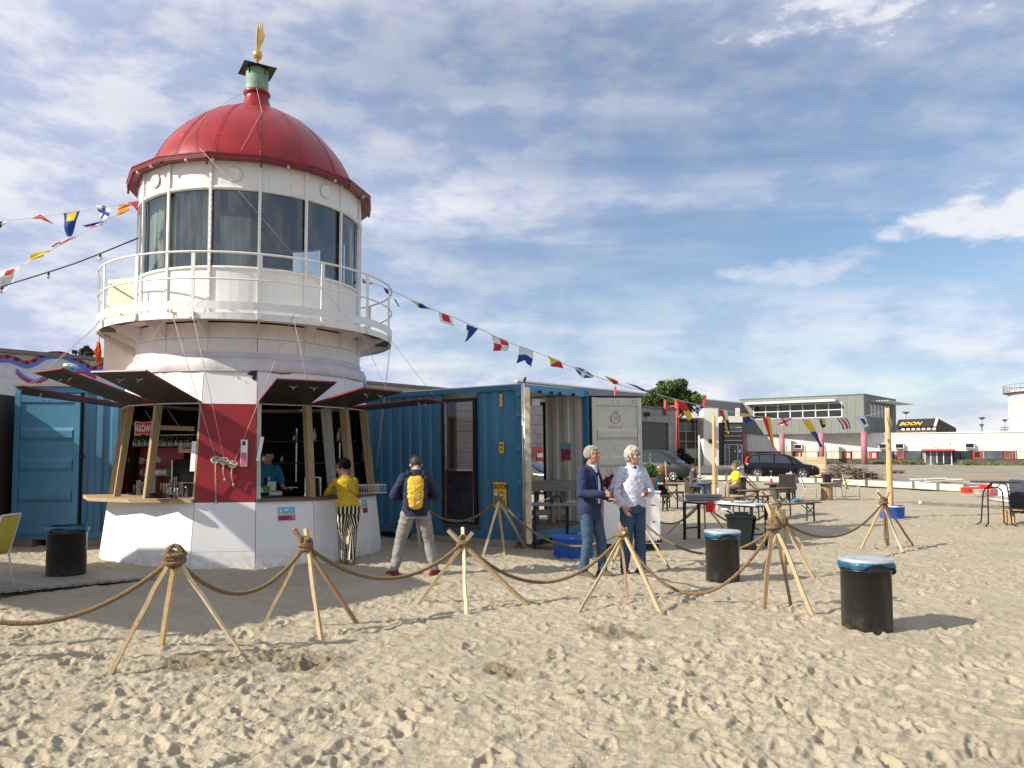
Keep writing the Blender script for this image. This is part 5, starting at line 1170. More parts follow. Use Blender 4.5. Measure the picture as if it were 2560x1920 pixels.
cl_(-.73, -.05, bot(.045, .27), 'bottle', M('b_pale', (.45, .46, .36), .4), 'pale bottle with dark cap, left on the workbench', 'bottle')
cl_(-.60, -.14, bot(.045, .24), 'bottle', M('b_white', (.6, .6, .55), .4), 'white plastic bottle on the workbench', 'bottle')
cl_(-.52, .02, bot(.04, .30), 'bottle', M('b_grey', (.35, .37, .33), .3), 'tall grey bottle behind the white one on the workbench', 'bottle')
cl_(-.28, -.02, MB().lathe([(.042, 0), (.042, .26), (.002, .262)], 14), 'thermos', M('b_red', (.42, .03, .03), .4), 'tall red can on the workbench', 'can')
cl_(-.10, -.12, MB().box((0, 0, .06), (.19, .16, .12)), 'carton', M('carton_white', (.52, .53, .54), .7), 'open white carton beside the yellow box on the workbench', 'carton')
cl_(.12, -.16, MB().box((0, 0, .06), (.20, .16, .12)), 'carton', M('carton_yellow', (.42, .36, .12), .7), 'yellow box in the middle of the workbench', 'carton')
cl_(.32, -.1, MB().box((0, 0, .05), (.16, .14, .10)), 'carton', M('carton_pink', (.45, .36, .30), .7), 'pinkish box right of the yellow one on the workbench', 'carton')
sp = thing('spray_bottle', 'white spray bottle standing behind the boxes on the workbench', 'bottle', tuple(bm4@Vector((.25, .06, bh+.024))))
MB().lathe([(.035, 0), (.035, .14), (.012, .2), (.012, .23)], 12).build('bottle', wt, sp); MB().box((-.02, 0, .25), (.08, .03, .035)).build('trigger', wt, sp)
mbx = MB(); 
for i in range(9): mbx.box((random.uniform(-.12, .12), random.uniform(-.06, .06), .02+.012*i/3), (.12, .09, .012), R(random.uniform(0, 180)))
cl_(-.36, -.28, mbx, 'cloth_pile', M('cloth_grey', (.40, .42, .46), .9), 'crumpled grey cloths on the front of the workbench', 'cloths')
ft = thing('folding_table', 'grey folding table with black legs in front of the workbench', 'table', tuple(G(1375, 1345)), R(8)); ft.location = (.78, 14.05, .05); ft.matrix_basis = Matrix.Translation(ft.location)@Matrix.Rotation(R(8), 4, 'Z')
MB().box((0, 0, .76), (1.1, .62, .035)).build('tabletop', M('grey_laminate', (.20, .20, .205), .5, var=.1), ft, bevel=.006)
for x, y in ((-.42, -.25), (.46, -.25), (-.42, .25), (.28, .25)): MB().box((x, y, .37), (.05, .05, .75)).build('leg', m_blk, ft)
MB().box((.02, -.25, .1), (.9, .03, .03)).build('stretcher', m_blk, ft)
td = thing('tape_dispenser', 'long arm sealer tool lying on the grey folding table', 'tool', (.72, 13.98, .83), R(20)); MB().box((0, 0, .05), (.06, .05, .14)).build('body', m_blk, td); MB().bar((-.28, 0, .02), (.05, 0, .12), .02, .015).build('arm', m_steel, td); MB().tube([(.02, 0, .12), (.15, 0, .13), (.2, 0, .0)], .015, 6).build('handle', m_blk, td)
o = MB().lathe([(.085, 0), (.115, .04), (.12, .04)], 4, phase=R(45), smooth=False).box((0, 0, .002), (.12, .12, .004)).build('food_tray', M('tray_card', (.50, .44, .34), .8)); o.location = (1.06, 13.92, .835); o.scale = (1.0, .8, 1); tag(o, 'cream card food tray on the grey folding table', 'tray')
# ---- left hand container
CB = container('blue_container', 'closed blue shipping container with a pressed panel door left of the lighthouse', (-9.36, 14.45, .12), R(3.5), 2.44, 2.90, 6.06)
corrug(Vector((2.40, .2, 0)), Vector((0, 1, 0)), 5.7, .16, 2.80, Vector((1, 0, 0)), m_cblue, 'side_sheet', CB); corrug(Vector((.04, .2, 0)), Vector((0, 1, 0)), 5.7, .16, 2.80, Vector((-1, 0, 0)), m_cblue, 'side_sheet', CB)
corrug(Vector((1.25, .03, 0)), Vector((1, 0, 0)), 1.1, .14, 2.76, Vector((0, -1, 0)), m_cblue, 'end_sheet', CB)
leaf(CB, 'door_leaf', 1.19, 2.62, m_cblue, None, 4, (.03, -.01, .12), 0); MB().box((1.22, 3.03, 2.84), (2.36, 5.9, .03)).build('roof', m_cblue, CB); MB().box((1.22, 6.0, 1.4), (2.3, .03, 2.6)).build('rear_sheet', m_cblue, CB); MB().box((1.22, 3, .15), (2.3, 5.8, .03)).build('floor', m_cblue, CB)
MB().box((1.235, -.02, 1.43), (.02, .03, 2.6)).build('seal', m_seal, CB); MB().box((1.27, -.04, 1.55), (.06, .04, .06)).build('latch', m_seal, CB)
MB().box((.62, -.03, 2.90), (1.3, .05, .05)).build('rail', m_gw, CB)
vp = thing('vent_pipe', 'short galvanised chimney pipe with a cap on the left container roof', 'chimney', tuple(at(174, 955, 15.2))); vp.location.z = 3.0
MB().lathe([(.10, 0), (.10, .42), (.13, .42), (.13, .50), (.01, .53)], 18).build('pipe', m_galv, vp)
for i, (x, w, lb) in enumerate(((-9.2, .5, 'leftmost'), (-8.5, .4, 'second from the left'), (-7.9, .5, 'third from the left, behind the drum'), (-7.3, .45, 'rightmost'))):
    o = MB().box((x, 14.62, .045), (w, .3, .15), R(random.uniform(-6, 6))).build('sleeper_block', wood('block_wood', (.2, .16, .12))); tag(o, 'rough timber block under the left blue container, '+lb, 'timber block', 'blocks under the left container')
# ---- dark kiosk at the left edge with its cassette awning
kk = thing('dark_kiosk', 'dark brown kiosk with a black awning box cut by the left edge of the picture', 'kiosk', (-10.9, 13.4, 0))
m_kb = wood('kiosk_boards', (.040, .028, .022), axis=2)
for i in range(16): MB().box((-1.33+i*.165, 0, 1.45), (.16, .04, 2.9)).build('board', m_kb, kk)
MB().box((0, 1.5, 1.42), (2.6, 2.9, 2.84)).build('body', m_kb, kk); MB().box((1.32, -.06, 1.45), (.10, .14, 2.95)).build('corner_post', wood('post_redbrown', (.10, .035, .022), axis=2), kk)
aw = MB().box((.15, -.75, 2.72), (2.9, .5, .36)).build('awning_box', m_blk, kk, bevel=.06); MB().box((-.45, -1.005, 2.74), (1.5, .012, .2)).build('awning_label', m_red, kk)
for x in (-.9, 1.0): MB().box((x, -.35, 2.72), (.08, .5, .08)).build('bracket', m_blk, kk)
# ---- added sheet out of view, outlined to cast the broad shadow on the sand
SH = Vector((-sdir.x, -sdir.y))/sdir.z
def cast(px, py, z): p = G(px, py); return Vector((p.x-SH.x*z, p.y-SH.y*z, z))
caster = thing('shadow_caster', 'large pale canvas sail stretched between poles beside the kiosk', 'shade sail', (-9, 8, 0))
edge_ = [cast(*p) for p in ((-60, 1500, 3.3), (120, 1532, 3.3), (300, 1566, 3.3), (463, 1579, 3.3), (560, 1572, 3.3), (746, 1524, 3.3), (900, 1500, 3.3), (1000, 1484, 3.3), (1077, 1459, 3.3), (960, 1418, 3.3), (820, 1405, 3.3), (640, 1428, 3.3), (500, 1420, 3.3), (330, 1415, 3.3), (160, 1420, 3.3), (-60, 1400, 3.3))]
mb = MB(); n = len(edge_); mb.add(edge_+[v+Vector((0, 0, .012)) for v in edge_], [tuple(range(n)), tuple(range(2*n-1, n-1, -1))]+[(i, (i+1) % n, (i+1) % n+n, i+n) for i in range(n)]); mb.build('caster_sheet', M('caster_canvas', (.55, .5, .42), .9), caster, True)
for v in (edge_[0], edge_[3], edge_[8], edge_[15]):
    if at(0, 1143, v.y).x > v.x+.3: MB().tube([(v.x, v.y, 0), (v.x, v.y, 3.35)], .05, 8).build('pole', m_galv, caster, True)
# ================================================================ TRIPODS, ROPES, DRUMS
m_batten = wood('batten', (.50, .37, .20), (.2, .11, .05), 1.2, axis=2)
m_battend = wood('batten_dark', (.30, .20, .11), (.10, .045, .03), 1.2, axis=2)
m_batten2 = wood('batten_pale', (.60, .48, .30), (.24, .14, .07), 1.2, axis=2)
m_rope = M('manila_rope', (.23, .155, .078), .9, var=.3, vscale=60, bump=.5, bscale=300)
def rope_mesh(mb, pts, r=.021, pitch=.075, n=5, step=.011):
    """three strands twisted round the path"""
    P_ = [Vector(p) for p in pts]; cum = [0]
    for a, b in zip(P_, P_[1:]): cum.append(cum[-1]+(b-a).length)
    L = cum[-1]; m = max(4, int(L/step)); path = []; j = 0
    for i in range(m+1):
        s = L*i/m
        while j < len(P_)-2 and cum[j+1] < s: j += 1
        t = (s-cum[j])/max(1e-6, cum[j+1]-cum[j]); path.append(P_[j].lerp(P_[j+1], min(1, max(0, t))))
    ref = Vector((0, 0, 1))
    for k in range(3):
        q = []; rf = None
        for i, p in enumerate(path):
            d = (path[min(i+1, m)]-path[max(i-1, 0)]).normalized()
            if rf is None: rf = d.orthogonal().normalized()
            rf = (rf-d*rf.dot(d)).normalized(); b = d.cross(rf); a = 2*PI*(L*i/m/pitch+k/3.)
            q.append(p+(rf*math.cos(a)+b*math.sin(a))*r*.52)
        mb.tube(q, r*.56, n)
    return mb
def sag_path(a, b, sag, n=24): return [a.lerp(b, i/n)-Vector((0, 0, sag*4*(i/n)*(1-i/n))) for i in range(n+1)]
KN = {}
def tripod(key, label, knot, feet, Y=None, dark=(), top=.15, big=1.):
    F_ = [G(*f) for f in feet]; Yc = Y or sum(f.y for f in F_)/len(F_); K = at(knot[0], knot[1], Yc); KN[key] = K
    c = sum(F_, Vector())/len(F_)
    t = thing('rope_tripod', label, 'tripod', (K.x, K.y, gz(K.y)), 0, 'batten tripods carrying the rope barrier')
    for i, f in enumerate(F_):
        side = Vector((math.cos(i*2.1+K.x), math.sin(i*2.1+K.x), 0))*.024; d = (K-f).normalized(); p1 = K+side; tp = p1+(p1-f).normalized()*(top+.05*((i*37) % 3)/2)
        f0 = f-(p1-f).normalized()*.06; w = random.choice((.028, .033, .037, .042)); mb = MB(); prev = f0; jit = [random.uniform(-.006, .006) for _ in range(10)]
        m_ = 7; pts = [f0.lerp(tp, j/m_)+Vector((jit[j], jit[-j], 0))*(0 if j in (0, m_) else 1) for j in range(m_+1)]
        vs = []; fs = []
        dd = (tp-f0).normalized(); sx = dd.cross(Vector((.3*i, 1, .2))).normalized(); sy = sx.cross(dd)
        for j, p in enumerate(pts):
            ww = w*random.uniform(.88, 1.1)
            for a_, b_ in ((-1, -1), (1, -1), (1, 1), (-1, 1)): vs.append(p+sx*a_*ww/2+sy*b_*ww*.42)
        for j in range(m_): fs += [(4*j+q, 4*j+(q+1) % 4, 4*j+4+(q+1) % 4, 4*j+4+q) for q in range(4)]
        fs += [(3, 2, 1, 0), (4*m_, 4*m_+1, 4*m_+2, 4*m_+3)]
        mb.add(vs, fs); mb.build('leg', m_battend if i in dark else random.choice((m_batten, m_batten, m_batten2)), t, True)
    kb = MB(); g_ = random.Random(len(KN)*7)
    for j in range(4):
        ph = g_.uniform(0, 6.28); zt = (j-1.5)*.020; tl = g_.uniform(-.5, .5); rr = .062*big*g_.uniform(.85, 1.1)
        rope_mesh(kb, [K+Vector((rr*math.cos(a+ph), rr*math.sin(a+ph)*.9, zt+.03*math.sin(a+ph+j)*tl*2)) for a in [2*PI*i/12 for i in range(14)]], .019, .07, 5, .012)
    for j in range(2 if big <= 1 else 5):
        ph = g_.uniform(0, 3.14); rr = .055*big
        rope_mesh(kb, [K+Vector((rr*math.cos(a)*math.cos(ph), rr*math.cos(a)*math.sin(ph), .068*big*math.sin(a)+.01)) for a in [2*PI*i/12 for i in range(13)]], .018, .07, 5, .012)
    kb.build('knot', m_rope, t, True)
    return t
tripod('0', 'rope barrier tripod just outside the left edge of the picture', (-330, 1400), [(-520, 1700), (-380, 1640), (-200, 1690)])
tripod('1', 'leftmost tripod in the picture, its head hidden in a big rope ball', (436, 1394), [(278, 1681), (405, 1608), (602, 1631)], top=.02, big=1.35)
tripod('2', 'front tripod between the leftmost one and the backpack wearer, pale battens crossing above its knot', (764, 1363), [(656, 1566), (802, 1595), (889, 1554)], dark=(2,))
tripod('3', 'front tripod standing before the blue container, with one round peeled pole', (1158, 1356), [(1048, 1506), (1166, 1535), (1323, 1516)])
tripod('4', 'front tripod right before the two grey haired men', (1557, 1337), [(1447, 1534), (1570, 1504), (1655, 1540), (1528, 1419)], dark=(1,), top=.13)
tripod('5', 'front tripod right of the middle drum, nearest of the cluster, one leg stained dark', (1935, 1313), [(1911, 1522), (1977, 1516), (2032, 1540)], dark=(0, 1), big=1.15, top=.2)
tripod('5b', 'tripod just behind the nearest one of the cluster beside the middle drum', (1956, 1303), [(1900, 1452), (1966, 1434), (2033, 1444)], dark=(1,), big=1.1, top=.17)
tripod('5c', 'small looking tripod at the back of the cluster, in front of the brown bench', (1943, 1262), [(1900, 1372), (1940, 1352), (2006, 1364)], dark=(1,), top=.12)
tripod('6', 'right hand tripod beside the blue pot with spare rope hanging from it', (2209, 1254), [(2154, 1372), (2256, 1379), (2284, 1366)], dark=(2,), top=.2)
tripod('7', 'tripod under the yellow height sign of the blue container', (1246, 1246), [(1206, 1393), (1316, 1372), (1262, 1388)], Y=13.0, top=.08)
tripod('8', 'tripod mostly hidden behind the backpack wearer', (1038, 1240), [(1085, 1352), (1012, 1362), (1050, 1372)], Y=14.0, top=.08)
tripod('9', 'tripod mostly hidden behind the man in the patterned shirt', (1598, 1296), [(1580, 1384), (1674, 1422), (1560, 1402)], Y=12.0, top=.1)
tripod('11', 'tripod behind the white trestle table with one leg slanting far to the left', (1757, 1252), [(1672, 1331), (1763, 1322), (1810, 1322)], Y=16.9, top=.06)
tripod('12', 'tripod hidden behind the white counter and its plants', (1596, 1262), [(1560, 1335), (1600, 1328), (1628, 1336)], Y=16.6, top=.05)
for a, b, sag, lb in (('0', '1', .52, 'rope hanging from the leftmost tripod out of the left edge of the picture'), ('1', '2', .38, 'rope slung between the rope ball tripod and the next one in front of the lighthouse'), ('2', '3', .36, 'rope slung in front of the feet of the backpack wearer'),
                      ('3', '4', .50, 'rope slung between the tripod before the container and the one before the two men'), ('4', '5', .72, 'deepest hanging rope, in front of the middle drum'), ('8', '7', .42, 'rope hanging before the glazed door of the blue container'),
                      ('7', '9', .60, 'rope passing in front of the blue tub'), ('9', '5b', .50, 'rope from behind the patterned shirt to the cluster, passing behind the middle drum'), ('5b', '6', .40, 'rope from the cluster to the tripod at the blue pot'), ('12', '11', .45, 'rope hanging between the white counter and the trestle table'), ('11', '5c', .42, 'rope running under the trestle table to the back of the cluster')):
    o = rope_mesh(MB(), sag_path(KN[a], KN[b], sag), .0205 if a != '0' else .0215, step=.012 if KN[a].y < 9 else .02).build('barrier_rope', m_rope); tag(o, lb, 'rope', 'ropes of the barrier')
K = KN['6']; kb = MB()
for s_ in (-.02, .02): rope_mesh(kb, [K+Vector((s_, -.03, -.02)), K+Vector((s_*.8-.01, -.06, -.3)), K+Vector((s_*1.3, -.07, -.62)), K+Vector((s_*.6+.02, -.07, -.78))], .02)
o = kb.build('spare_rope', m_rope); tag(o, 'doubled spare rope end hanging from the tripod by the blue pot', 'rope')
# drums
m_drum = M('drum_black', (.012, .012, .012), .30, var=.25, vscale=2, grime=.12, gcol=(.10, .09, .075), gscale=2.2, spec=.6)
layer(m_drum, (.20, .17, .12), 9, (1, 1, 1), .45, .75, .5, .2, -.02); layer(m_drum, (.10, .09, .08), 14, (6, 6, .6), .62, .72, .5)
m_liner = M('blue_liner', (.013, .11, .19), .35, var=.25, vscale=14, bump=.6, bscale=22, spec=.5)
m_lid = M('aluminium_lid', (.62, .63, .62), .36, .55, var=.08)
def drum(label, loc, h, r, lid=True, lean=0., flap=0.):
    t = thing('waste_drum', label, 'drum', loc, 0, 'black drums used as bins')
    MB().lathe([(.01, -.06), (r*.97, -.06), (r, -.03), (r, h*.86), (r+.006, h*.862), (r+.011, h*.872), (r+.006, h*.885), (r, h*.89), (r, h*.93), (r-.008, h*.95), (r, h*.97), (r+.004, h-.005), (r-.012, h), (r-.02, h-.04)], 56).build('body', m_drum, t)
    g_ = np.random.default_rng(int(loc[0]*100) % 999); n = 72; prof = []; vs = []; rows = 7
    for j in range(rows):
        f = j/(rows-1)
        for i in range(n):
            a = 2*PI*i/n; low = .055+.022*math.sin(a*2+1)+.014*math.sin(a*5)+flap*max(0, math.cos(a-.1))**6
            zz = h+.004-f*low; rr = r+.010+.012*math.sin(f*3.1)+.0055*math.sin(a*17+f*4)*f+.004*math.sin(a*31+2*f)+(.045*f*max(0, math.cos(a-.1))**6 if flap else 0)
            vs.append((rr*math.cos(a), rr*math.sin(a), zz))
    top = [((r-.02)*math.cos(2*PI*i/n), (r-.02)*math.sin(2*PI*i/n), h+.006) for i in range(n)]
    vs = top+vs; mb = MB(); mb.add(vs, [(j*n+i, (j+1)*n+i, (j+1)*n+(i+1) % n, j*n+(i+1) % n) for j in range(rows) for i in range(n)], 0, True); mb.build('bin_liner', m_liner, t)
    if lid: MB().lathe([(.01, h+.012), (r*.55, h+.013), (r*.60, h+.018), (r*.82, h+.019), (r*.86, h+.012), (r*.95, h+.012), (r+.010, h+.024), (r+.020, h+.016), (r+.018, h-.004)], 56).build('lid', m_lid, t)
    return t
p = G(2151, 1560); drum('nearest and largest looking black drum, alone on the sand at the right', (p.x, 7.62, -.01), .66, .232, True, flap=.07)
p = G(1799, 1448); drum('middle black drum behind the deepest hanging rope', (p.x, 10.42, -.01), .665, .222)
p = G(172, 1445); drum('black drum with blue liner and no metal lid standing on the grey deck', (-6.10, 10.62, .055), .66, .245, lid=False)
t = bpy.data.objects.get('waste_drum.002'); MB().lathe([(.01, .60), (.2, .62), (.245, .665)], 32).build('liner_inside', m_liner, t)
# blue tub with stones, blue pot with pole
m_tub = M('tub_blue', (.008, .10, .50), .38, var=.12, vscale=3, spec=.5, grime=.15, gcol=(.3, .28, .22), gscale=4)
def tub(name, label, loc, r, h, fill, rimm=None):
    t = thing(name, label, 'tub', loc)
    MB().lathe([(r*.90, -.05), (r*.93, 0), (r*.985, h*.9), (r+.008, h*.92), (r+.012, h), (r-.008, h+.002), (r-.02, h*.9), (r-.05, h*.72), (.01, h*.70)], 48).build('body', m_tub, t)
    if rimm: MB().lathe([(r+.0125, h*.93), (r+.018, h*.96), (r+.016, h+.006), (r-.004, h+.008)], 48).build('rim', rimm, t)
    g_ = random.Random(3); n_ = 34 if fill == 'stones' else 14
    for i in range(n_):
        a, q = g_.uniform(0, 6.28), (r-.10)*math.sqrt(g_.random()); s_ = g_.uniform(.03, .055); MB().ball((q*math.cos(a), q*math.sin(a), h*.76+g_.uniform(0, .02)), (s_, s_*.8, s_*.6), 7).build('stone', M('stone', (.22, .19, .14), .9, var=.4, rnd=.3), t)
    return t
p = G(1437, 1398); tub('blue_tub', 'blue tub filled with stones behind the left grey haired man', (p.x, 12.95, -.01), .35, .345, 'stones')
pp = G(2225, 1285); tub('blue_pot', 'low blue pot with white rim holding the right flag pole', (10.12, 20.6, gz(20.6)), .32, .33, 'earth', wt)
def rough_pole(name, label, base, topz, r0, r1, lean=(0, 0), mat=None):
    b = Vector(base); t = thing(name, label, 'pole', tuple(b)); n = 9
    pts = [(lean[0]*i/n+random.uniform(-.006, .006), lean[1]*i/n, -.1+(topz-b.z+.1)*i/n) for i in range(n+1)]
    MB().tube(pts, [r0+(r1-r0)*i/n+random.uniform(-.003, .003) for i in range(n+1)], 12).build('shaft', mat or wood('peeled_pole', (.52, .37, .18), (.22, .12, .05), 1, axis=2), t); return t
zt2 = at(2218, 1020, 20.55).z; PT2 = Vector(at(2218, 1024, 20.55)); rough_pole('flag_pole', 'peeled timber pole standing in the blue pot, holding the end of the flag line', (10.07, 20.55, gz(20.6)+.2), zt2, .082, .062, (PT2.x-10.07, 0))
p1b = at(1787, 1238, 27); rough_pole('flag_pole', 'peeled timber pole standing behind the white trestle table', (p1b.x, 27, gz(27)), at(1785, 1040, 27).z, .085, .06, (at(1784, 1040, 27).x-p1b.x, 0))
MB_ = thing('leaning_pipe', 'thin grey pipe with a white end leaning against the middle timber pole', 'pipe', tuple(G(1795, 1240))); MB_.location = (at(1795, 1143, 26.8).x, 26.8, gz(26.8)); MB_.matrix_basis = Matrix.Translation(MB_.location)
MB().tube([at(1796, 1232, 26.8), at(1789, 1120, 26.8)], .018, 6).build('pipe', m_galv, MB_, True); MB().tube([at(1796, 1234, 26.8), at(1795.5, 1221, 26.8)], .05, 10).build('white_end', wt, MB_, True)
p3 = G(1749, 1196); t = thing('grey_post', 'thin pale grey post behind the men at the round table', 'post', (at(1749, 1143, 34).x, 34, gz(34))); MB().tube([(0, 0, -.1), (-.01, 0, at(1749, 1088, 34).z-gz(34))], .045, 10).build('shaft', M('grey_post_paint', (.45, .44, .42), .7), t)
# ================================================================ PEOPLE
def cap(mb, p0, r0, p1, r1, n=14, ends=True):
    p0, p1 = Vector(p0), Vector(p1); d = (p1-p0).normalized(); pts = []; rs = []
    if ends:
        for a in (80, 55, 30): pts.append(p0-d*r0*math.sin(R(a))); rs.append(r0*math.cos(R(a)))
    for i in range(5): t = i/4; pts.append(p0.lerp(p1, t)); rs.append(r0+(r1-r0)*t)
    if ends:
        for a in (30, 55, 80): pts.append(p1+d*r1*math.sin(R(a))); rs.append(r1*math.cos(R(a)))
    mb.tube(pts, rs, n); return mb
def limb(mb, pts, rs, **k):
    for i in range(len(pts)-1): cap(mb, pts[i], rs[i], pts[i+1], rs[i+1], **k)
def loft(mb, secs, n=24):
    """elliptic sections (centre, rx, ry, [yaw]) closed at both ends"""
    vs = []; 
    for s in secs:
        c, rx, ry = Vector(s[0]), s[1], s[2]; yw = s[3] if len(s) > 3 else 0; tilt = s[4] if len(s) > 4 else 0
        M3 = Matrix.Rotation(yw, 3, 'Z')@Matrix.Rotation(tilt, 3, 'X')
        for i in range(n): a = 2*PI*i/n; vs.append(c+M3@Vector((rx*math.cos(a), ry*math.sin(a), 0)))
    m = len(secs); fs = [(j*n+i, j*n+(i+1) % n, (j+1)*n+(i+1) % n, (j+1)*n+i) for j in range(m-1) for i in range(n)]
    fs += [tuple(reversed(range(n))), tuple((m-1)*n+i for i in range(n))]; mb.add(vs, fs, 0, True)
def blob(mb, name, voxel, mat, parent, smooth=4, wrinkle=0., wscale=9., cuts=(), attr=None, seed=1):
    me0 = bpy.data.meshes.new('tmp'); me0.from_pydata([tuple(v) for v in mb.v], [], mb.f); me0.update()
    o = bpy.data.objects.new('tmp', me0); COL.objects.link(o)
    md = o.modifiers.new('r', 'REMESH'); md.mode = 'VOXEL'; md.voxel_size = voxel; md.use_smooth_shade = True
    if smooth: sm = o.modifiers.new('s', 'SMOOTH'); sm.iterations = smooth; sm.factor = .5
    dg = bpy.context.evaluated_depsgraph_get(); dg.update(); me = bpy.data.meshes.new_from_object(o.evaluated_get(dg)); bpy.data.objects.remove(o); me.name = name
    n = len(me.vertices); co = np.empty(n*3, np.float32); me.vertices.foreach_get('co', co); co = co.reshape(-1, 3)
    if wrinkle:
        nr = np.empty(n*3, np.float32); me.vertices.foreach_get('normal', nr); nr = nr.reshape(-1, 3)
        u = co[:, 0]*wscale+co[:, 1]*wscale*.7; w = co[:, 2]*wscale*1.25+co[:, 1]*3
        f = (1-np.abs(2*fbm(u+2*fbm(u*.6, w*.6, seed+3, 2), w, seed, 3)-1))**2-.35
        co = co+nr*(f*wrinkle)[:, None]; me.vertices.foreach_set('co', co.astype(np.float32).ravel())
    if cuts:
        bm = bmesh.new(); bm.from_mesh(me)
        for pco, pno in cuts:
            r = bmesh.ops.bisect_plane(bm, geom=bm.verts[:]+bm.edges[:]+bm.faces[:], plane_co=pco, plane_no=pno, clear_outer=True)
        bm.to_mesh(me); bm.free()
    if attr is not None:
        n = len(me.vertices); co = np.empty(n*3, np.float32); me.vertices.foreach_get('co', co); co = co.reshape(-1, 3)
        a = me.attributes.new('pat', 'FLOAT', 'POINT'); a.data.foreach_set('value', attr(co).astype(np.float32))
    me.materials.clear(); me.materials.append(mat); me.polygons.foreach_set('use_smooth', np.ones(len(me.polygons), bool)); me.update()
    ob = bpy.data.objects.new(name, me); COL.objects.link(ob); ob.parent = parent; return ob
def hand(mb, w, d, nrm, thumb, curl=.5, s=1.):
    """palm and five fingers: w wrist, d along the hand, nrm the side the fingers curl to, thumb +1/-1 side"""
    w, d, n_ = Vector(w), Vector(d).normalized(), Vector(nrm); n_ = (n_-d*n_.dot(d)).normalized(); sd = d.cross(n_)*thumb
    for u in (-.028, -.010, .010, .027): cap(mb, w+sd*u*.7*s, .015*s, w+d*.085*s+sd*u*s, .0125*s, n=8)
    for u, L in ((.029, .072), (.010, .080), (-.010, .074), (-.028, .058)):
        p = w+d*.085*s+sd*u*s; a = curl*.5; dirn = d
        for k, f in enumerate((.45, .32, .23)):
            dirn = (d*math.cos(a)+n_*math.sin(a)); q = p+dirn*L*f*s; cap(mb, p, .0095*s-k*.001, q, .0088*s-k*.001, n=7); p = q; a += curl*1.0
    p = w+d*.025*s+sd*.028*s; q = p+(d*.6+sd*.75+n_*.25).normalized()*.042*s; r = q+(d*.8+sd*.05+n_*(.3+curl*.6)).normalized()*.034*s
    cap(mb, p, .0135*s, q, .0115*s, n=8); cap(mb, q, .0115*s, r, .0095*s, n=8)
SK = lambda nm, c: M(nm, c, .5, var=.10, vscale=12, bump=.12, bscale=90, spec=.4)
sk_tan = SK('skin_tan', (.42, .215, .135)); sk_pink = SK('skin_pink', (.52, .29, .21)); sk_fair = SK('skin_fair', (.50, .30, .21)); m_eye = M('eye', (.03, .02, .015), .15, var=0); m_lens = M('lens_dark', (.015, .012, .012), .1, var=0); m_lip = M('lip', (.33, .12, .09), .5, var=0)
m_brow = M('brow_grey', (.35, .33, .30), .9, var=.1)
def head(mb, hc, Mh, s=1.):
    def q(v): return hc+Mh@(Vector(v)*s)
    def e(c, r, n=18):
        o = len(mb.v); mb.ball((0, 0, 0), r, n); mb.v[o:] = [tuple(q(Vector(v)+Vector(c))) for v in mb.v[o:]]
    e((0, .012, .030), (.076, .094, .088)); e((0, -.018, -.008), (.064, .070, .085)); e((0, -.030, -.055), (.048, .052, .050)); e((0, -.062, -.082), (.024, .020, .018), 10)
    cap(mb, q((0, -.082, .022)), .010*s, q((0, -.107, -.020)), .014*s, n=8); e((.0, -.092, -.024), (.019, .014, .010), 8)
    for x in (-.032, .032): e((x, -.070, .028), (.022, .018, .009), 8); e((x*1.15, -.062, -.018), (.020, .022, .020), 8)
    for x in (-.078, .078): e((x, .008, -.004), (.010, .019, .031), 10)
    e((0, -.084, -.050), (.022, .014, .010), 8)
def face_parts(parent, hc, Mh, s, glasses=None, beard=False):
    def q(v): return hc+Mh@(Vector(v)*s)
    for x in (-.030, .030): MB().ball(q((x, -.078, .010)), .0085*s, 8).build('eye', m_eye, parent)
    MB().tube([q((-.020, -.096, -.052)), q((0, -.101, -.051)), q((.020, -.096, -.052))], [.003, .0055, .003], 6).build('mouth', m_lip, parent)
    for x in (-1, 1): MB().tube([q((x*.016, -.092, .034)), q((x*.034, -.088, .040)), q((x*.05, -.074, .034))], [.004, .005, .003], 6).build('eyebrow', m_brow, parent)
    if glasses:
        mt, fill = glasses; gm = MB()
        for x in (-.032, .032): gm.tube([q((x+.024*math.cos(a), -.098+.012*abs(math.cos(a))*(1 if x*math.cos(a) > 0 else 0), .010+.019*math.sin(a))) for a in [2*PI*i/14 for i in range(14)]], .0022, 5, closed=True)
        gm.tube([q((-.009, -.101, .014)), q((.009, -.101, .014))], .002, 5)
        for x in (-1, 1): gm.tube([q((x*.056, -.088, .014)), q((x*.078, .0, .012))], .0022, 5)
        g_ = gm.build('glasses', mt, parent)
        if fill:
            lm = MB()
            for x in (-.032, .032):
                vs = [q((x+.025*math.cos(a), -.0975+.01*abs(math.cos(a))*(1 if x*math.cos(a) > 0 else 0), .010+.02*math.sin(a))) for a in [2*PI*i/14 for i in range(14)]]; lm.add(vs, [tuple(range(14))])
            lm.build('lenses', m_lens, g_)
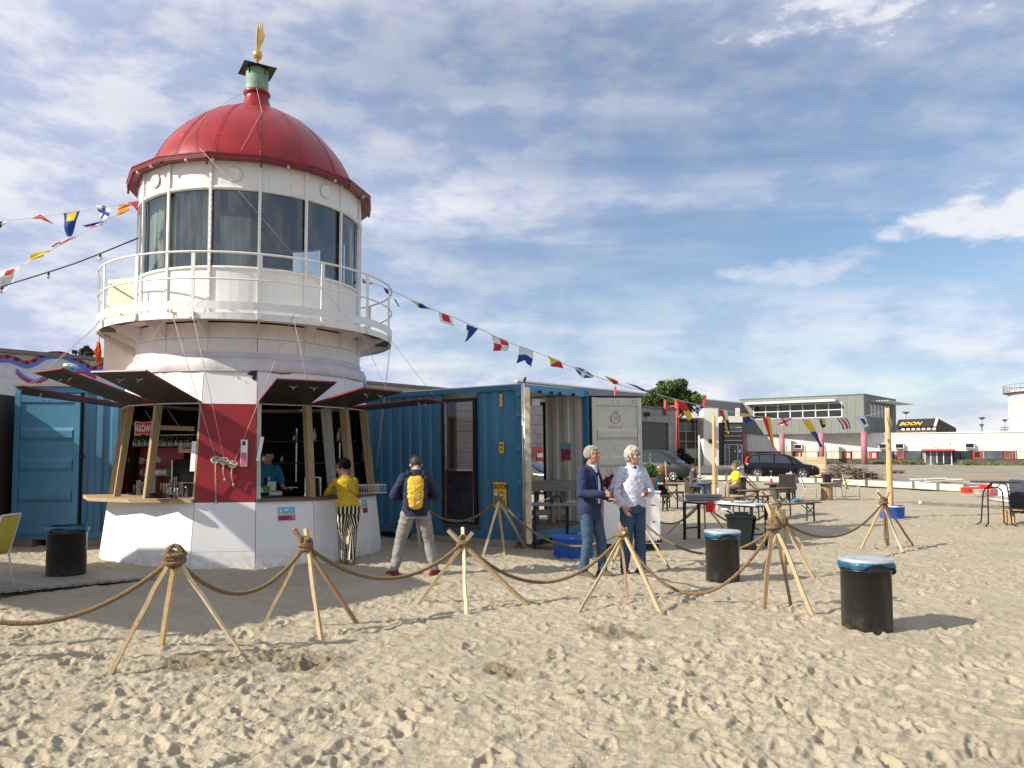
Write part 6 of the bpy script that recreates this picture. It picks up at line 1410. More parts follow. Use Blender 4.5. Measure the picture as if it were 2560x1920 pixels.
def hair(parent, hc, Mh, s, kind, mat, seed=1):
    g_ = random.Random(seed); mb = MB()
    def q(v): return hc+Mh@(Vector(v)*s)
    if kind in ('curly', 'wavy', 'long'):      # under layer so that no scalp shows between the locks
        e = MB(); e.ball((0, 0, 0), (.083, .100, .094), 26); e.v = [tuple(q(Vector(v)+Vector((0, .016, .034)))) for v in e.v]; keep = []
        for f in e.f:
            c = sum((Mh.transposed()@(Vector(e.v[i])-hc) for i in f), Vector())/len(f)/s
            if (c.y < -.04 and c.z < .070) or c.z < -.03 or (abs(c.x) > .06 and c.z < .0 and c.y < .02): continue
            keep.append(f)
        mb.add(e.v, keep, 0, True)
    if kind == 'curly':        # many small curls over the scalp
        for i in range(900):
            a = g_.uniform(-PI, PI); el = math.asin(g_.uniform(-.62, 1)); d = Vector((math.cos(el)*math.sin(a), math.cos(el)*math.cos(a), math.sin(el)))
            if d.y < -.30 and d.z < .46: continue
            if d.y < .1 and d.z < -.2: continue
            p = Vector((d.x*.081, .014+d.y*.098, .032+d.z*.093))*g_.uniform(.98, 1.07); r_ = g_.uniform(.006, .011)
            mb.ball(q(p), r_*s, 5)
    elif kind == 'wavy':       # fuller grey hair over ears and nape
        for i in range(430):
            a = g_.uniform(-PI, PI); el = math.asin(g_.uniform(-.9, 1)); d = Vector((math.cos(el)*math.sin(a), math.cos(el)*math.cos(a), math.sin(el)))
            if d.y < -.36 and d.z < .5: continue
            if d.y < .0 and d.z < -.45: continue
            p = Vector((d.x*.082, .016+d.y*.098, .028+d.z*.098))*g_.uniform(.95, 1.0); 
            t = Vector((d.x*.3, .35*d.y, -1)).normalized(); mb.tube([q(p+Vector((0, 0, .02))), q(p+t*.016+d*.006), q(p+t*.04)], [.012*s, .014*s, .005*s], 6)
    elif kind == 'short':
        e = MB(); e.ball((0, 0, 0), (.083, .100, .096), 26); e.v = [tuple(q(Vector(v)*(1+.02*math.sin(v[0]*90)*math.sin(v[2]*80))+Vector((0, .016, .034)))) for v in e.v]; keep = []
        for f in e.f:
            c = sum((Mh.transposed()@(Vector(e.v[i])-hc) for i in f), Vector())/len(f)/s
            if (c.y < -.045 and c.z < .065) or (c.z < -.035) or (abs(c.x) > .06 and c.z < .01 and c.y < .03): continue
            keep.append(f)
        mb.add(e.v, keep, 0, True)
        for i in range(160):
            a = g_.uniform(-PI, PI); el = math.asin(g_.uniform(.25, 1)); d = Vector((math.cos(el)*math.sin(a), math.cos(el)*math.cos(a), math.sin(el)))
            if d.y < -.6: continue
            p = Vector((d.x*.082, .016+d.y*.100, .034+d.z*.096)); mb.tube([q(p), q(p+d*.010+Vector((0, -.012, .003)))], [.006*s, .002*s], 5)
    elif kind == 'long':
        for i in range(340):
            a = g_.uniform(-PI, PI); el = math.asin(g_.uniform(-.1, 1)); d = Vector((math.cos(el)*math.sin(a), math.cos(el)*math.cos(a), math.sin(el)))
            if d.y < -.45 and d.z < .55: continue
            p = Vector((d.x*.082, .016+d.y*.098, .034+d.z*.094)); L = .10+.22*g_.random() if d.z < .35 else .06
            pts = [q(p), q(p+Vector((d.x*.02, .02*d.y+.01, -.04))), q(p+Vector((d.x*.015, .03*d.y+.015, -L)))]; mb.tube(pts, [.009*s, .010*s, .003*s], 5)
    return mb.build('hair', mat, parent)
def body_skin(P, s=1., vox=.008, hs=1., extra=None):
    pass
def person(label, loc, rz, J, look=(0, 0), skin=sk_fair, hairk='short', hairm=None, top=None, bottom=None, shoes=None, vox=.0085, glasses=None, arms='long', girth=1., leggap=0., seed=1, group=None, female=False, headsize=1.07, hands=(.7, .7), topcut=None, shoe_dir=None, topattr=None, botattr=None, legr=1., group_=None, bottom_cut=None):
    """J: joints in metres, the person facing local -Y. l is local -x (the person's right), r is local +x"""
    t = thing('person', label, 'person', loc, rz, group)
    D = {k: Vector(v) for k, v in J.items()}
    _m = (D['shl']+D['shr'])/2
    for k in ('shl', 'shr'): D[k] = D[k].lerp(_m, .13)-Vector((0, 0, .014))
    yaw, pitch = look; Mh = Matrix.Rotation(yaw, 3, 'Z')@Matrix.Rotation(pitch, 3, 'X'); hc = D['head']; s = headsize
    mb = MB(); head(mb, hc, Mh, s)
    base_ = hc+Mh@Vector((0, .02, -.07)); limb(mb, [D['neck'], base_], [.058, .050]); 
    g = girth; pl, ch = D['pelvis'], D['chest']; fwd = (D['shr']-D['shl']).normalized(); yw = math.atan2(fwd.y, fwd.x); fh = (D['hipr']-D['hipl']).normalized(); yh = math.atan2(fh.y, fh.x)
    up = (D['neck']-pl).normalized(); tl = math.atan2(-(Matrix.Rotation(-yw, 3, 'Z')@up).y, up.z)*-1
    tl = -math.atan2((Matrix.Rotation(-yw, 3, 'Z')@up).y, up.z)
    W = (D['shr']-D['shl']).length/2
    def torso(m_, k, lo=-.10, chestw=.93):
        loft(m_, [(pl+up*lo, (.150 if not female else .165)*g*k, .115*g*k, yh, tl), (pl, (.165 if not female else .185)*g*k, .125*g*k, yh, tl), (pl.lerp(ch, .45), (.148 if not female else .135)*g*k, .112*g*k, yw, tl), (ch, W*chestw*k*.95, .122*g*k, yw, tl), (ch.lerp(D['neck'], .5), W*chestw*k, .112*g*k, yw, tl), (ch.lerp(D['neck'], .80), W*.66*k, .078*g*k, yw, tl), (D['neck']-up*.005, .070*k, .065*k, yw, tl)], 26)
    torso(mb, .93)
    for sd_ in ('l', 'r'):
        sh, el, wr = D['sh'+sd_], D['el'+sd_], D['wr'+sd_]; limb(mb, [sh, sh.lerp(el, .5), el, el.lerp(wr, .35), wr], [.043*g, .041*g, .036, .036, .026])
        hd = (wr-el).normalized(); dirn = D.get('hd'+sd_, hd); nn = D.get('hn'+sd_, Vector((0, 0, -1)) if abs(dirn.z) < .7 else Vector((0, -1, 0)))
        hand(mb, wr+Vector(dirn).normalized()*.012, dirn, nn, (1 if sd_ == 'l' else -1), hands[0 if sd_ == 'l' else 1])
        hp, kn, an = D['hip'+sd_], D['kn'+sd_], D['an'+sd_]; limb(mb, [hp, hp.lerp(kn, .5), kn, kn.lerp(an, .35), an], [.085*g*legr, .072*g*legr, .052, .054, .036])
        td = (shoe_dir or {}).get(sd_, Vector((0, -1, 0))); td = Vector(td).normalized(); cap(mb, an-Vector((0, 0, .05)), .032, an-Vector((0, 0, .065))+td*.13, .026)
    if vox: blob(mb, 'body', vox, skin, t, 3)
    # clothing
    if top:
        m_ = MB(); torso(m_, 1.06 if top.get('loose') is None else top['loose'], lo=top.get('lo', -.16)); k = top.get('sleeve', 1.)
        for sd_ in ('l', 'r'):
            sh, el, wr = D['sh'+sd_], D['el'+sd_], D['wr'+sd_]; ar = top.get('arm', .058)*g; sh = sh-up*.002
            cap(m_, sh, ar*1.02, sh.lerp(el, .55), ar*.98); 
            if k > .5: cap(m_, sh.lerp(el, .5), ar, el, ar*.90); cap(m_, el, ar*.92, el.lerp(wr, min(1, (k-.5)*2)*.96), ar*.78)
            else: cap(m_, sh, ar*1.0, sh.lerp(el, k*2), ar*1.08)
        if top.get('hood'): loft(m_, [(D['neck']-up*.03, .10, .09, yw, tl), (D['neck']+up*.035, .075, .075, yw, tl)], 20)
        cuts = []
        if top.get('hem') is not None: cuts.append((Vector((0, 0, top['hem'])), Vector((0, 0, -1))))
        ob = blob(m_, top.get('name', 'shirt'), max(.010, vox*1.3), top['mat'], t, 4, top.get('wr', .011), top.get('ws', 8), cuts, topattr, seed)
        if top.get('hood'): pass
    if bottom:
        m_ = MB(); loft(m_, [(pl+up*.06, (.150 if not female else .150)*g*1.06, .120*g*1.06, yh), (pl, (.165 if not female else .188)*g*1.04, .130*g*1.06, yh), (pl-Vector((0, 0, .10)), (.160 if not female else .185)*g*1.02, .125*g*1.08, yh)], 26)
        lr = bottom.get('r', .085)*g
        for sd_ in ('l', 'r'):
            hp, kn, an = D['hip'+sd_], D['kn'+sd_], D['an'+sd_]; e_ = bottom.get('ankle', .058)
            limb(m_, [hp, hp.lerp(kn, .5), kn, kn.lerp(an, .5), an-Vector((0, 0, -.01))], [lr*1.10, lr*.98, lr*.80, lr*.76, e_])
        cuts = [(Vector((0, 0, bottom.get('hem', .10))), Vector((0, 0, -1)))] if bottom.get('hem', 0) is not None else []
        blob(m_, bottom.get('name', 'trousers'), max(.011, vox*1.3), bottom['mat'], t, 3, bottom.get('wr', .010), bottom.get('ws', 9), cuts, botattr, seed+5)
    if shoes:
        for sd_ in ('l', 'r'):
            an = D['an'+sd_]; td = Vector((shoe_dir or {}).get(sd_, Vector((0, -1, 0)))).normalized(); m_ = MB(); z0 = an.z-.085; f = an.copy(); f.z = 0; sy = Vector((-td.y, td.x, 0)); ay = math.atan2(td.y, td.x)-PI/2
            b = Vector((an.x, an.y, z0)); loft(m_, [(b+td*.035+Vector((0, 0, .004)), .046, .145, ay), (b+td*.035+Vector((0, 0, .03)), .047, .145, ay), (b+td*.03+Vector((0, 0, .055)), .042, .13, ay), (b+td*.0+Vector((0, 0, .085)), .040, .075, ay), (b-td*.01+Vector((0, 0, .115)), .042, .050, ay)], 20)
            so_ = blob(m_, 'shoe', .009, shoes, t, 2)
            sl_ = MB(); loft(sl_, [(b+td*.035+Vector((0, 0, -.008)), .049, .150, ay), (b+td*.035+Vector((0, 0, .014)), .050, .150, ay)], 20); sl_.build('sole', M('sole', (.25, .22, .18), .8), so_)
    if hairm: hair(t, hc, Mh, s, hairk, hairm, seed)
    face_parts(t, hc, Mh, s, glasses)
    return t, D, Mh, hc
def fabric(name, col, rough=.85, var=.12, **k): return M(name, col, rough, var=var, vscale=7, bump=.35, bscale=30, **k)
def pattern_mat(name, base, ink, kind, scale):
    m = M(name, base, .8, var=.05, bump=.25, bscale=30); nt = m.node_tree; nd = nt.nodes; lk = nt.links; b = nd['Principled BSDF']; src = b.inputs['Base Color'].links[0].from_socket
    mx = nd.new('ShaderNodeMix'); mx.data_type = 'RGBA'; mx.inputs[7].default_value = (*ink, 1); lk.new(src, mx.inputs[6])
    if kind == 'stripe':
        a = nd.new('ShaderNodeAttribute'); a.attribute_name = 'pat'; w = nd.new('ShaderNodeMath'); w.operation = 'FRACT'; lk.new(a.outputs['Fac'], w.inputs[0]); r = nd.new('ShaderNodeMapRange'); r.inputs[1].default_value = .62; r.inputs[2].default_value = .66; lk.new(w.outputs[0], r.inputs[0])
    else:
        tc = nd.new('ShaderNodeTexCoord'); v = nd.new('ShaderNodeTexVoronoi'); v.inputs['Scale'].default_value = scale; v.feature = 'F1'
        nn = nd.new('ShaderNodeTexNoise'); nn.inputs['Scale'].default_value = scale*1.4; va = nd.new('ShaderNodeVectorMath'); va.operation = 'MULTIPLY_ADD'; va.inputs[1].default_value = (.06, .06, .03); lk.new(tc.outputs['Object'], nn.inputs['Vector']); lk.new(nn.outputs[1], va.inputs[0]); lk.new(tc.outputs['Object'], va.inputs[2]); lk.new(va.outputs[0], v.inputs['Vector'])
        r = nd.new('ShaderNodeMapRange'); r.inputs[1].default_value = .30; r.inputs[2].default_value = .38; r.inputs[3].default_value = 1; r.inputs[4].default_value = 0; lk.new(v.outputs['Distance'], r.inputs[0])
        mm = nd.new('ShaderNodeMath'); mm.operation = 'MULTIPLY'; r2 = nd.new('ShaderNodeMapRange'); r2.inputs[1].default_value = .10; r2.inputs[2].default_value = .16; r2.inputs[3].default_value = .35; lk.new(v.outputs['Distance'], r2.inputs[0]); lk.new(r.outputs[0], mm.inputs[0]); lk.new(r2.outputs[0], mm.inputs[1]); r = mm
    lk.new(r.outputs[0], mx.inputs[0]); lk.new(mx.outputs[2], b.inputs['Base Color']); return m
m_jean = fabric('denim', (.045, .085, .14)); m_jean2 = fabric('denim_dark', (.038, .075, .135)); m_navy = fabric('navy_jacket', (.022, .030, .085)); m_navy2 = fabric('navy_fleece', (.020, .026, .060))
m_grtr = fabric('grey_trousers', (.25, .235, .21)); m_hg = M('hair_grey', (.38, .36, .31), .8, var=.35, vscale=40); m_hw = M('hair_white', (.47, .44, .39), .8, var=.25, vscale=40); m_hd = M('hair_black', (.010, .008, .007), .8, var=.3, vscale=40, spec=.15); m_hbr = M('hair_brown', (.055, .030, .018), .6, var=.3, vscale=40); m_hbl = M('hair_blond', (.30, .19, .09), .7, var=.4, vscale=40)
def stand(h=1.8, **k):
    f = h/1.8; J = dict(pelvis=(0, 0, .96), chest=(0, -.01, 1.28), neck=(0, .01, 1.53), head=(0, -.02, 1.675), shl=(-.185, .01, 1.465), shr=(.185, .01, 1.465), ell=(-.25, .03, 1.17), elr=(.25, .03, 1.17), wrl=(-.25, -.06, .93), wrr=(.25, -.06, .93),
        hipl=(-.09, 0, .92), hipr=(.09, 0, .92), knl=(-.10, -.02, .50), knr=(.10, -.02, .50), anl=(-.11, .02, .085), anr=(.11, .02, .085)); J = {a: tuple(c*f for c in b) for a, b in J.items()}; J.update(k); return J
# man in the navy jacket
J = stand(1.83, wrl=(-.13, -.30, 1.16), ell=(-.25, -.03, 1.16), wrr=(.12, -.27, 1.10), elr=(.25, -.02, 1.16), anl=(-.10, .05, .085), anr=(.11, -.14, .085), knl=(-.10, -.03, .50), knr=(.11, -.12, .50), hdl=(.25, -1, .08), hnl=(.9, .25, 0), head=(0, -.05, 1.70), neck=(0, -.005, 1.555))
t, D, Mh, hc = person('grey curly haired man in a navy jacket and jeans holding a glass', (1.10, 10.95, -.015), R(52), J, (R(0), R(-6)), sk_tan, 'curly', m_hg, dict(name='jacket', mat=m_navy, loose=1.17, lo=-.20, arm=.066, wr=.018, hem=.80, ws=6), dict(mat=m_jean, r=.088, ankle=.066, hem=.075), M('shoe_olive', (.10, .085, .055), .7), .0075, (M('gold_rim', (.5, .35, .12), .3, .8), False), seed=3, girth=1.02, hands=(1.0, .7))
sh = MB(); loft(sh, [(D['chest']+Vector((.0, -.105, -.28)), .050, .045), (D['chest']+Vector((0, -.110, 0)), .058, .05), (D['neck']+Vector((0, -.085, -.12)), .055, .05), (D['neck']+Vector((0, -.035, .012)), .062, .055)]); blob(sh, 'white_shirt', .012, fabric('shirt_white', (.66, .67, .70)), t, 3, .005, 8)
co = MB(); 
for s_ in (-1, 1): co.tube([D['neck']+Vector((s_*.065, .03, .02)), D['neck']+Vector((s_*.075, -.07, -.03)), D['chest']+Vector((s_*.060, -.155, .06)), D['chest']+Vector((s_*.062, -.16, -.30))], [.014, .018, .016, .010], 7)
blob(co, 'lapel', .010, m_navy, t, 2)
gl0 = thing('drinking_glass', 'small glass of dark drink in the hand of the man in the navy jacket', 'glass', tuple(Matrix.Translation(t.location)@Matrix.Rotation(R(52), 4, 'Z')@Vector((-.085, -.41, 1.13))))
MB().lathe([(.02, 0), (.026, .002), (.034, .11), (.032, .11), (.025, .008)], 16).build('tumbler', m_clear, gl0); MB().lathe([(.01, .01), (.024, .01), (.029, .06), (.01, .06)], 14).build('drink', M('cola', (.12, .03, .015), .2), gl0)
# man in the patterned shirt
J = stand(1.83, wrl=(-.195, -.10, .97), ell=(-.30, .06, 1.19), wrr=(.10, -.285, 1.17), elr=(.27, -.03, 1.17), anl=(-.12, .04, .085), anr=(.11, -.05, .085), hdl=(.35, -.35, -.9), hnl=(.9, .4, .2), hdr=(-.9, -.35, .05), hnr=(.2, -.2, -1), head=(0, -.03, 1.70), neck=(0, .01, 1.555))
m_flo = pattern_mat('paisley_shirt', (.62, .63, .71), (.15, .16, .36), 'dots', 46)
t, D, Mh, hc = person('white haired man in a white patterned shirt and jeans, one hand in his pocket', (1.74, 11.15, -.015), R(20), J, (R(30), R(2)), sk_pink, 'wavy', m_hw, dict(mat=m_flo, loose=1.13, lo=-.07, arm=.062, wr=.016, sleeve=.90, hem=.96), dict(mat=m_jean2, r=.09, ankle=.062, hem=.08), M('shoe_black', (.02, .017, .016), .5), .0075, (M('thin_rim', (.16, .07, .05), .4), False), seed=5, girth=1.10, hands=(.4, .8), shoe_dir={'l': (-.1, -1, 0), 'r': (.45, -1, 0)})
b_ = MB().lathe([(.186, -.022), (.190, -.018), (.190, .018), (.186, .022)], 40).build('belt', M('belt_brown', (.075, .03, .02), .5), t); b_.location = (0, .0, .965); b_.scale = (1, .80, 1)
co = MB()
for s_ in (-1, 1): co.tube([D['neck']+Vector((s_*.055, .045, .03)), D['neck']+Vector((s_*.068, -.02, .015)), D['neck']+Vector((s_*.05, -.085, -.035)), D['neck']+Vector((s_*.02, -.105, -.075))], [.014, .017, .018, .006], 7)
blob(co, 'collar', .009, m_flo, t, 2); MB().ball(D['neck']+Vector((0, -.085, -.045)), (.030, .02, .045), 10).build('undershirt', M('black_cotton', (.012, .012, .014), .9), t)
gl1 = thing('drinking_glass', 'small glass held by the man in the patterned shirt', 'glass', tuple(Matrix.Translation(t.location)@Matrix.Rotation(R(20), 4, 'Z')@Vector((.015, -.355, 1.12))))
for o_ in kids(gl0): c_ = o_.copy(); COL.objects.link(c_); c_.parent = gl1
# backpack wearer seen from behind
J = stand(1.76, pelvis=(0, .0, .91), chest=(0, -.02, 1.22), neck=(0, -.05, 1.46), head=(0, -.155, 1.555), shl=(-.19, -.03, 1.40), shr=(.19, -.03, 1.40), ell=(-.31, -.06, 1.13), elr=(.31, -.06, 1.13), wrl=(-.13, -.27, 1.10), wrr=(.12, -.27, 1.10), hipl=(-.10, 0, .88), hipr=(.10, 0, .88), knl=(-.19, -.04, .49), knr=(.21, -.04, .49), anl=(-.27, .02, .085), anr=(.29, .03, .085), hdl=(.7, -.6, .3), hnl=(.3, .2, 1), hdr=(-.7, -.6, .3), hnr=(-.3, .2, 1))
t, D, Mh, hc = person('young man seen from behind in a navy fleece with a yellow backpack, legs apart', (-1.37, 10.98, -.015), R(187), J, (R(8), R(38)), sk_fair, 'short', m_hbr, dict(name='fleece', mat=m_navy2, loose=1.16, lo=-.10, arm=.068, wr=.014, hem=.845, hood=True), dict(mat=m_grtr, r=.094, ankle=.062, hem=.085, wr=.013), M('shoe_red', (.16, .025, .025), .8), .0085, None, seed=8, girth=1.03, shoe_dir={'l': (-.75, -.75, 0), 'r': (.7, -.75, 0)})
ph = MB().box((0, -.335, 1.15), (.075, .010, .14)).build('smartphone', m_blk, t)
bp = thing('backpack', 'yellow and black backpack worn on the back of the man before the blue container', 'backpack', (-1.37, 10.98, -.015), R(187))
ml = MB(); loft(ml, [((0, .19, .93), .10, .05), ((0, .20, .97), .135, .075), ((0, .205, 1.10), .145, .085), ((0, .20, 1.28), .14, .08), ((0, .175, 1.40), .115, .055), ((0, .16, 1.43), .07, .03)]); blob(ml, 'main_sack', .010, M('pack_black', (.013, .013, .016), .7, bump=.3), bp, 3, .006, 10)
m_ = MB(); loft(m_, [((.0, .265, .955), .055, .018), ((0, .275, 1.0), .088, .035), ((0, .288, 1.12), .105, .042), ((0, .285, 1.26), .112, .044), ((0, .262, 1.36), .105, .042), ((0, .235, 1.405), .07, .025)]); blob(m_, 'front_panel', .009, M('pack_yellow', (.70, .42, .03), .6, var=.12, bump=.3), bp, 2, .016, 9, seed=4)
cb = MB(); zz = [(-.08, 1.16), (.07, 1.15), (-.05, 1.10), (.06, 1.09), (-.06, 1.06), (.05, 1.02), (.02, .97)]
cb.tube([(x, .325+.01*math.sin(i), z) for i, (x, z) in enumerate(smooth_path([Vector(q) for q in zz], 5))], .0032, 5); cb.build('bungee_cord', wt, bp)
for s_ in (-1, 1): st_ = MB(); st_.tube([(s_*.10, .14, 1.41), (s_*.115, .02, 1.475), (s_*.13, -.13, 1.42), (s_*.15, -.17, 1.25), (s_*.17, -.05, 1.05), (s_*.12, .12, .99)], .024, 6); st_.build('strap', M('pack_black', (.013, .013, .016), .7), bp)
MB().tube([(-.03, .15, 1.43), (0, .15, 1.47), (.03, .15, 1.43)], .007, 5).build('grab_loop', M('pack_black', (.013, .013, .016)), bp)
# woman leaning on the counter
J = stand(1.66, pelvis=(0, .03, .885), chest=(.02, -.10, 1.16), neck=(.045, -.17, 1.375), head=(.07, -.20, 1.505), shl=(-.14, -.14, 1.315), shr=(.21, -.15, 1.30), ell=(-.17, -.36, 1.10), elr=(.30, -.34, 1.08), wrl=(.0, -.50, 1.16), wrr=(.16, -.50, 1.14), hipl=(-.085, .02, .85), hipr=(.085, .02, .85), knl=(-.06, -.0, .46), knr=(.07, -.05, .46), anl=(-.05, .07, .075), anr=(.07, .0, .075), hdl=(.6, -.7, .2), hdr=(-.5, -.8, .3))
m_str = pattern_mat('striped_trousers', (.012, .010, .012), (.68, .60, .42), 'stripe', 1)
def stripes(co):
    x, y, z = co[:, 0], co[:, 1], co[:, 2]; f = np.clip((.80-z)/.30, 0, 1); lx = np.where(x > .008, .075, -.07)*f; ly = np.where(x > .008, -.02, .03)*f*np.clip(z/.5, 0, 1)
    a = np.arctan2(y-ly-.02, x-lx); k = np.where(z > .80, 15., 15.-4*f); return a/(2*PI)*k+.3*np.sin(z*3)
t, D, Mh, hc = person('dark curly haired woman in a mustard top and striped trousers leaning on the bar counter', (-2.57, 12.12, -.01), R(200), J, (R(75), R(4)), sk_fair, 'curly', m_hd, dict(name='mustard_top', mat=fabric('mustard', (.50, .33, .015)), loose=1.10, lo=-.02, arm=.050, wr=.010, sleeve=.85, hem=.885), dict(mat=m_str, r=.098, ankle=.070, hem=.085, wr=.010), M('sandal', (.22, .12, .06), .7), .0085, (m_blk, True), seed=12, female=True, girth=1.0, headsize=1.03, botattr=stripes)
hair(t, hc+Vector((0, .02, .005)), Mh, 1.12, 'curly', m_hd, 44)
MB().tube([D['neck']+Vector((-.06, .10, -.02)), D['chest']+Vector((.0, .145, .03)), D['pelvis']+Vector((-.17, .10, .13))][::1], .006, 6).build('bag_strap', M('strap_brown', (.06, .025, .02), .6), t)
# barman
J = stand(1.80, wrr=(.34, -.30, 1.13), elr=(.27, -.05, 1.13), wrl=(-.2, -.22, 1.1), ell=(-.26, 0, 1.14), head=(.03, -.06, 1.655), hdr=(.8, -.6, .1))
t, D, Mh, hc = person('barman in a teal T-shirt standing inside the bar behind the counter', (-4.12, 12.98, .02), R(8), J, (R(25), R(14)), sk_fair, 'short', m_hd, dict(name='tshirt', mat=fabric('teal', (.015, .17, .26)), loose=1.10, arm=.062, sleeve=.34, hem=.88), dict(mat=m_jean2), None, .010, None, seed=15, hands=(.6, .6))
MB().box((.02, -.148, 1.26), (.085, .01, .085)).ball((.02, -.150, 1.24), (.05, .006, .06), 12).build('shirt_print', m_blk, t); MB().box((.055, -.158, 1.28), (.03, .004, .06)).build('shirt_print', wt, t)
o = MB().tube([(0, 0, 0), (.16, .01, -.01)], .006, 5).build('white_stick', wt); o.location = t.matrix_basis@Vector((.40, -.40, 1.15)); tag(o, 'thin white straw in the hand of the barman', 'straw')
# seated people
def sit(seat, knee=.44, fwd=.42, **k):
    J = dict(pelvis=(0, .02, seat+.10), chest=(0, .0, seat+.42), neck=(0, -.01, seat+.64), head=(0, -.05, seat+.775), shl=(-.17, 0, seat+.575), shr=(.17, 0, seat+.575), ell=(-.22, -.08, seat+.31), elr=(.22, -.08, seat+.31), wrl=(-.12, -.30, seat+.32), wrr=(.12, -.30, seat+.32),
        hipl=(-.09, 0, seat+.08), hipr=(.09, 0, seat+.08), knl=(-.11, -fwd, knee+.03), knr=(.11, -fwd, knee+.03), anl=(-.11, -fwd-.02, .08), anr=(.11, -fwd-.02, .08)); J.update(k); return J
t, *_ = person('seated woman with long fair hair, sunglasses and a black top at the beer table', (at(1655, 1143, 24).x, 24.2, gz(24)), R(-70), sit(.45, wrr=(.02, -.28, .82), wrl=(-.1, -.34, .80)), (R(-5), R(2)), sk_pink, 'long', m_hbl, dict(name='black_top', mat=fabric('black_top', (.012, .012, .016)), arm=.052, sleeve=.34, hem=.42, loose=1.04), dict(mat=fabric('black_trousers', (.012, .012, .014)), hem=None), M('shoe_black', (.02, .017, .016), .5), .013, (m_blk, True), female=True, seed=21)
t, *_ = person('seated man with short brown hair in a charcoal T-shirt at the round table', (at(1733, 1143, 30).x, 30.1, gz(30)), R(62), sit(.42, wrl=(-.02, -.36, .78), wrr=(.08, -.36, .78)), (R(2), R(10)), sk_tan, 'short', m_hbr, dict(name='tshirt', mat=fabric('charcoal', (.07, .07, .085)), arm=.064, sleeve=.36, hem=.44, loose=1.1), dict(mat=m_jean, hem=None), M('shoe_black', (.02, .017, .016), .5), .014, None, seed=22, girth=1.08)
t, *_ = person('seated person with short blond curls in a bright yellow top in the wicker tub chair', (at(1843, 1143, 29).x, 29.2, gz(29)), R(-72), sit(.42, wrl=(-.05, -.40, .66), wrr=(.10, -.38, .64)), (R(-4), R(16)), sk_pink, 'curly', m_hbl, dict(name='yellow_top', mat=fabric('neon_yellow', (.66, .66, .02)), arm=.062, sleeve=.32, hem=.44, loose=1.12), dict(mat=fabric('pale_trousers', (.3, .25, .2)), hem=None), M('shoe_black', (.02, .017, .016), .5), .014, None, seed=23, girth=1.1)
t, *_ = person('person with dark hair seen from behind in the high backed wicker chair', (at(1968, 1143, 28.4).x, 28.0, gz(28)), R(165), sit(.40, head=(-.06, -.08, 1.10)), (R(20), R(18)), sk_fair, 'long', m_hd, dict(name='grey_top', mat=fabric('pale_blue_top', (.30, .38, .45)), arm=.06, hem=.42, loose=1.1), dict(mat=fabric('black_trousers', (.012, .012, .014)), hem=None), M('shoe_black', (.02, .017, .016), .5), .014, None, seed=24)
# ================================================================ SEATING AREA
m_brownb = wood('bench_brown', (.135, .065, .045)); m_greenm = M('green_steel', (.02, .075, .035), .5, var=.15); m_wick = M('wicker_brown', (.055, .035, .028), .6, var=.35, vscale=60, bump=.6, bscale=120)
m_spool = wood('spool_wood', (.40, .27, .14), axis=2); m_greyt = wood('grey_top', (.26, .22, .17)); m_chalk = M('white_paint_old', (.62, .60, .55), .6, var=.1)
def gp(x, y, dz=0.): return (x, y, gz(y)+dz)
def beer_set(name, label, a, b, w, h, cat, group=None):
    """folding beer garden table or bench from a to b (plan points), green folding legs"""
    a, b = Vector(a), Vector(b); c = (a+b)/2; ang = math.atan2((b-a).y, (b-a).x); L = (b-a).length
    t = thing(name, label, cat, gp(c.x, c.y), ang, group)
    n = 2 if w > .35 else 1
    for i in range(n): MB().box((0, (i-(n-1)/2)*w/n, h), (L, w/n-.006, .027)).build('board', m_brownb, t)
    for s_ in (-1, 1): MB().box((s_*L*.36, 0, h-.035), (.05, w*.9, .04)).build('batten', m_brownb, t)
    for s_ in (-1, 1):
        x = s_*(L*.36); 
        for y in (-1, 1): MB().bar((x, y*w*.38, h-.04), (x, y*w*.42, -.03), .03, .03).build('leg', m_greenm if y > 0 else m_black, t)
        MB().bar((x, -w*.38, h*.80), (x, w*.38, h*.35), .022, .012, up=(1, 0, 0)).build('brace', m_greenm, t); MB().bar((x+.01, w*.38, h*.80), (x+.01, -w*.38, h*.35), .022, .012, up=(1, 0, 0)).build('brace', m_greenm, t)
        MB().bar((x, 0, h*.45), (x-s_*.42, 0, h-.04), .02, .012).build('stay', m_greenm, t)
    return t
beer_set('beer_table', 'long brown folding table with green legs in the middle of the seating area', (6.05, 20.1), (7.85, 21.9), .50, .75, 'table')
beer_set('beer_bench', 'brown folding bench in front of the long brown table, casting its shadow on the sand', (5.95, 18.5), (7.95, 20.1), .25, .46, 'bench')
beer_set('beer_bench', 'brown folding bench behind the long brown table, under its left half', (6.3, 22.3), (7.9, 23.6), .25, .44, 'bench')
a_, b_ = at(1600, 1143, 23.3), at(1693, 1143, 24.3); beer_set('beer_table', 'brown folding table where the woman with sunglasses sits', (a_.x, 23.3), (b_.x, 24.4), .5, .76, 'table')
a_, b_ = at(1605, 1143, 22.8), at(1670, 1143, 23.2); beer_set('beer_bench', 'brown folding bench on the near side of the table of the woman with sunglasses', (a_.x, 22.7), (b_.x, 23.2), .25, .46, 'bench')
a_, b_ = at(1655, 1143, 24.5), at(1708, 1143, 25.5); beer_set('beer_bench', 'brown folding bench under the woman with sunglasses', (a_.x, 24.3), (b_.x, 25.6), .25, .46, 'bench')
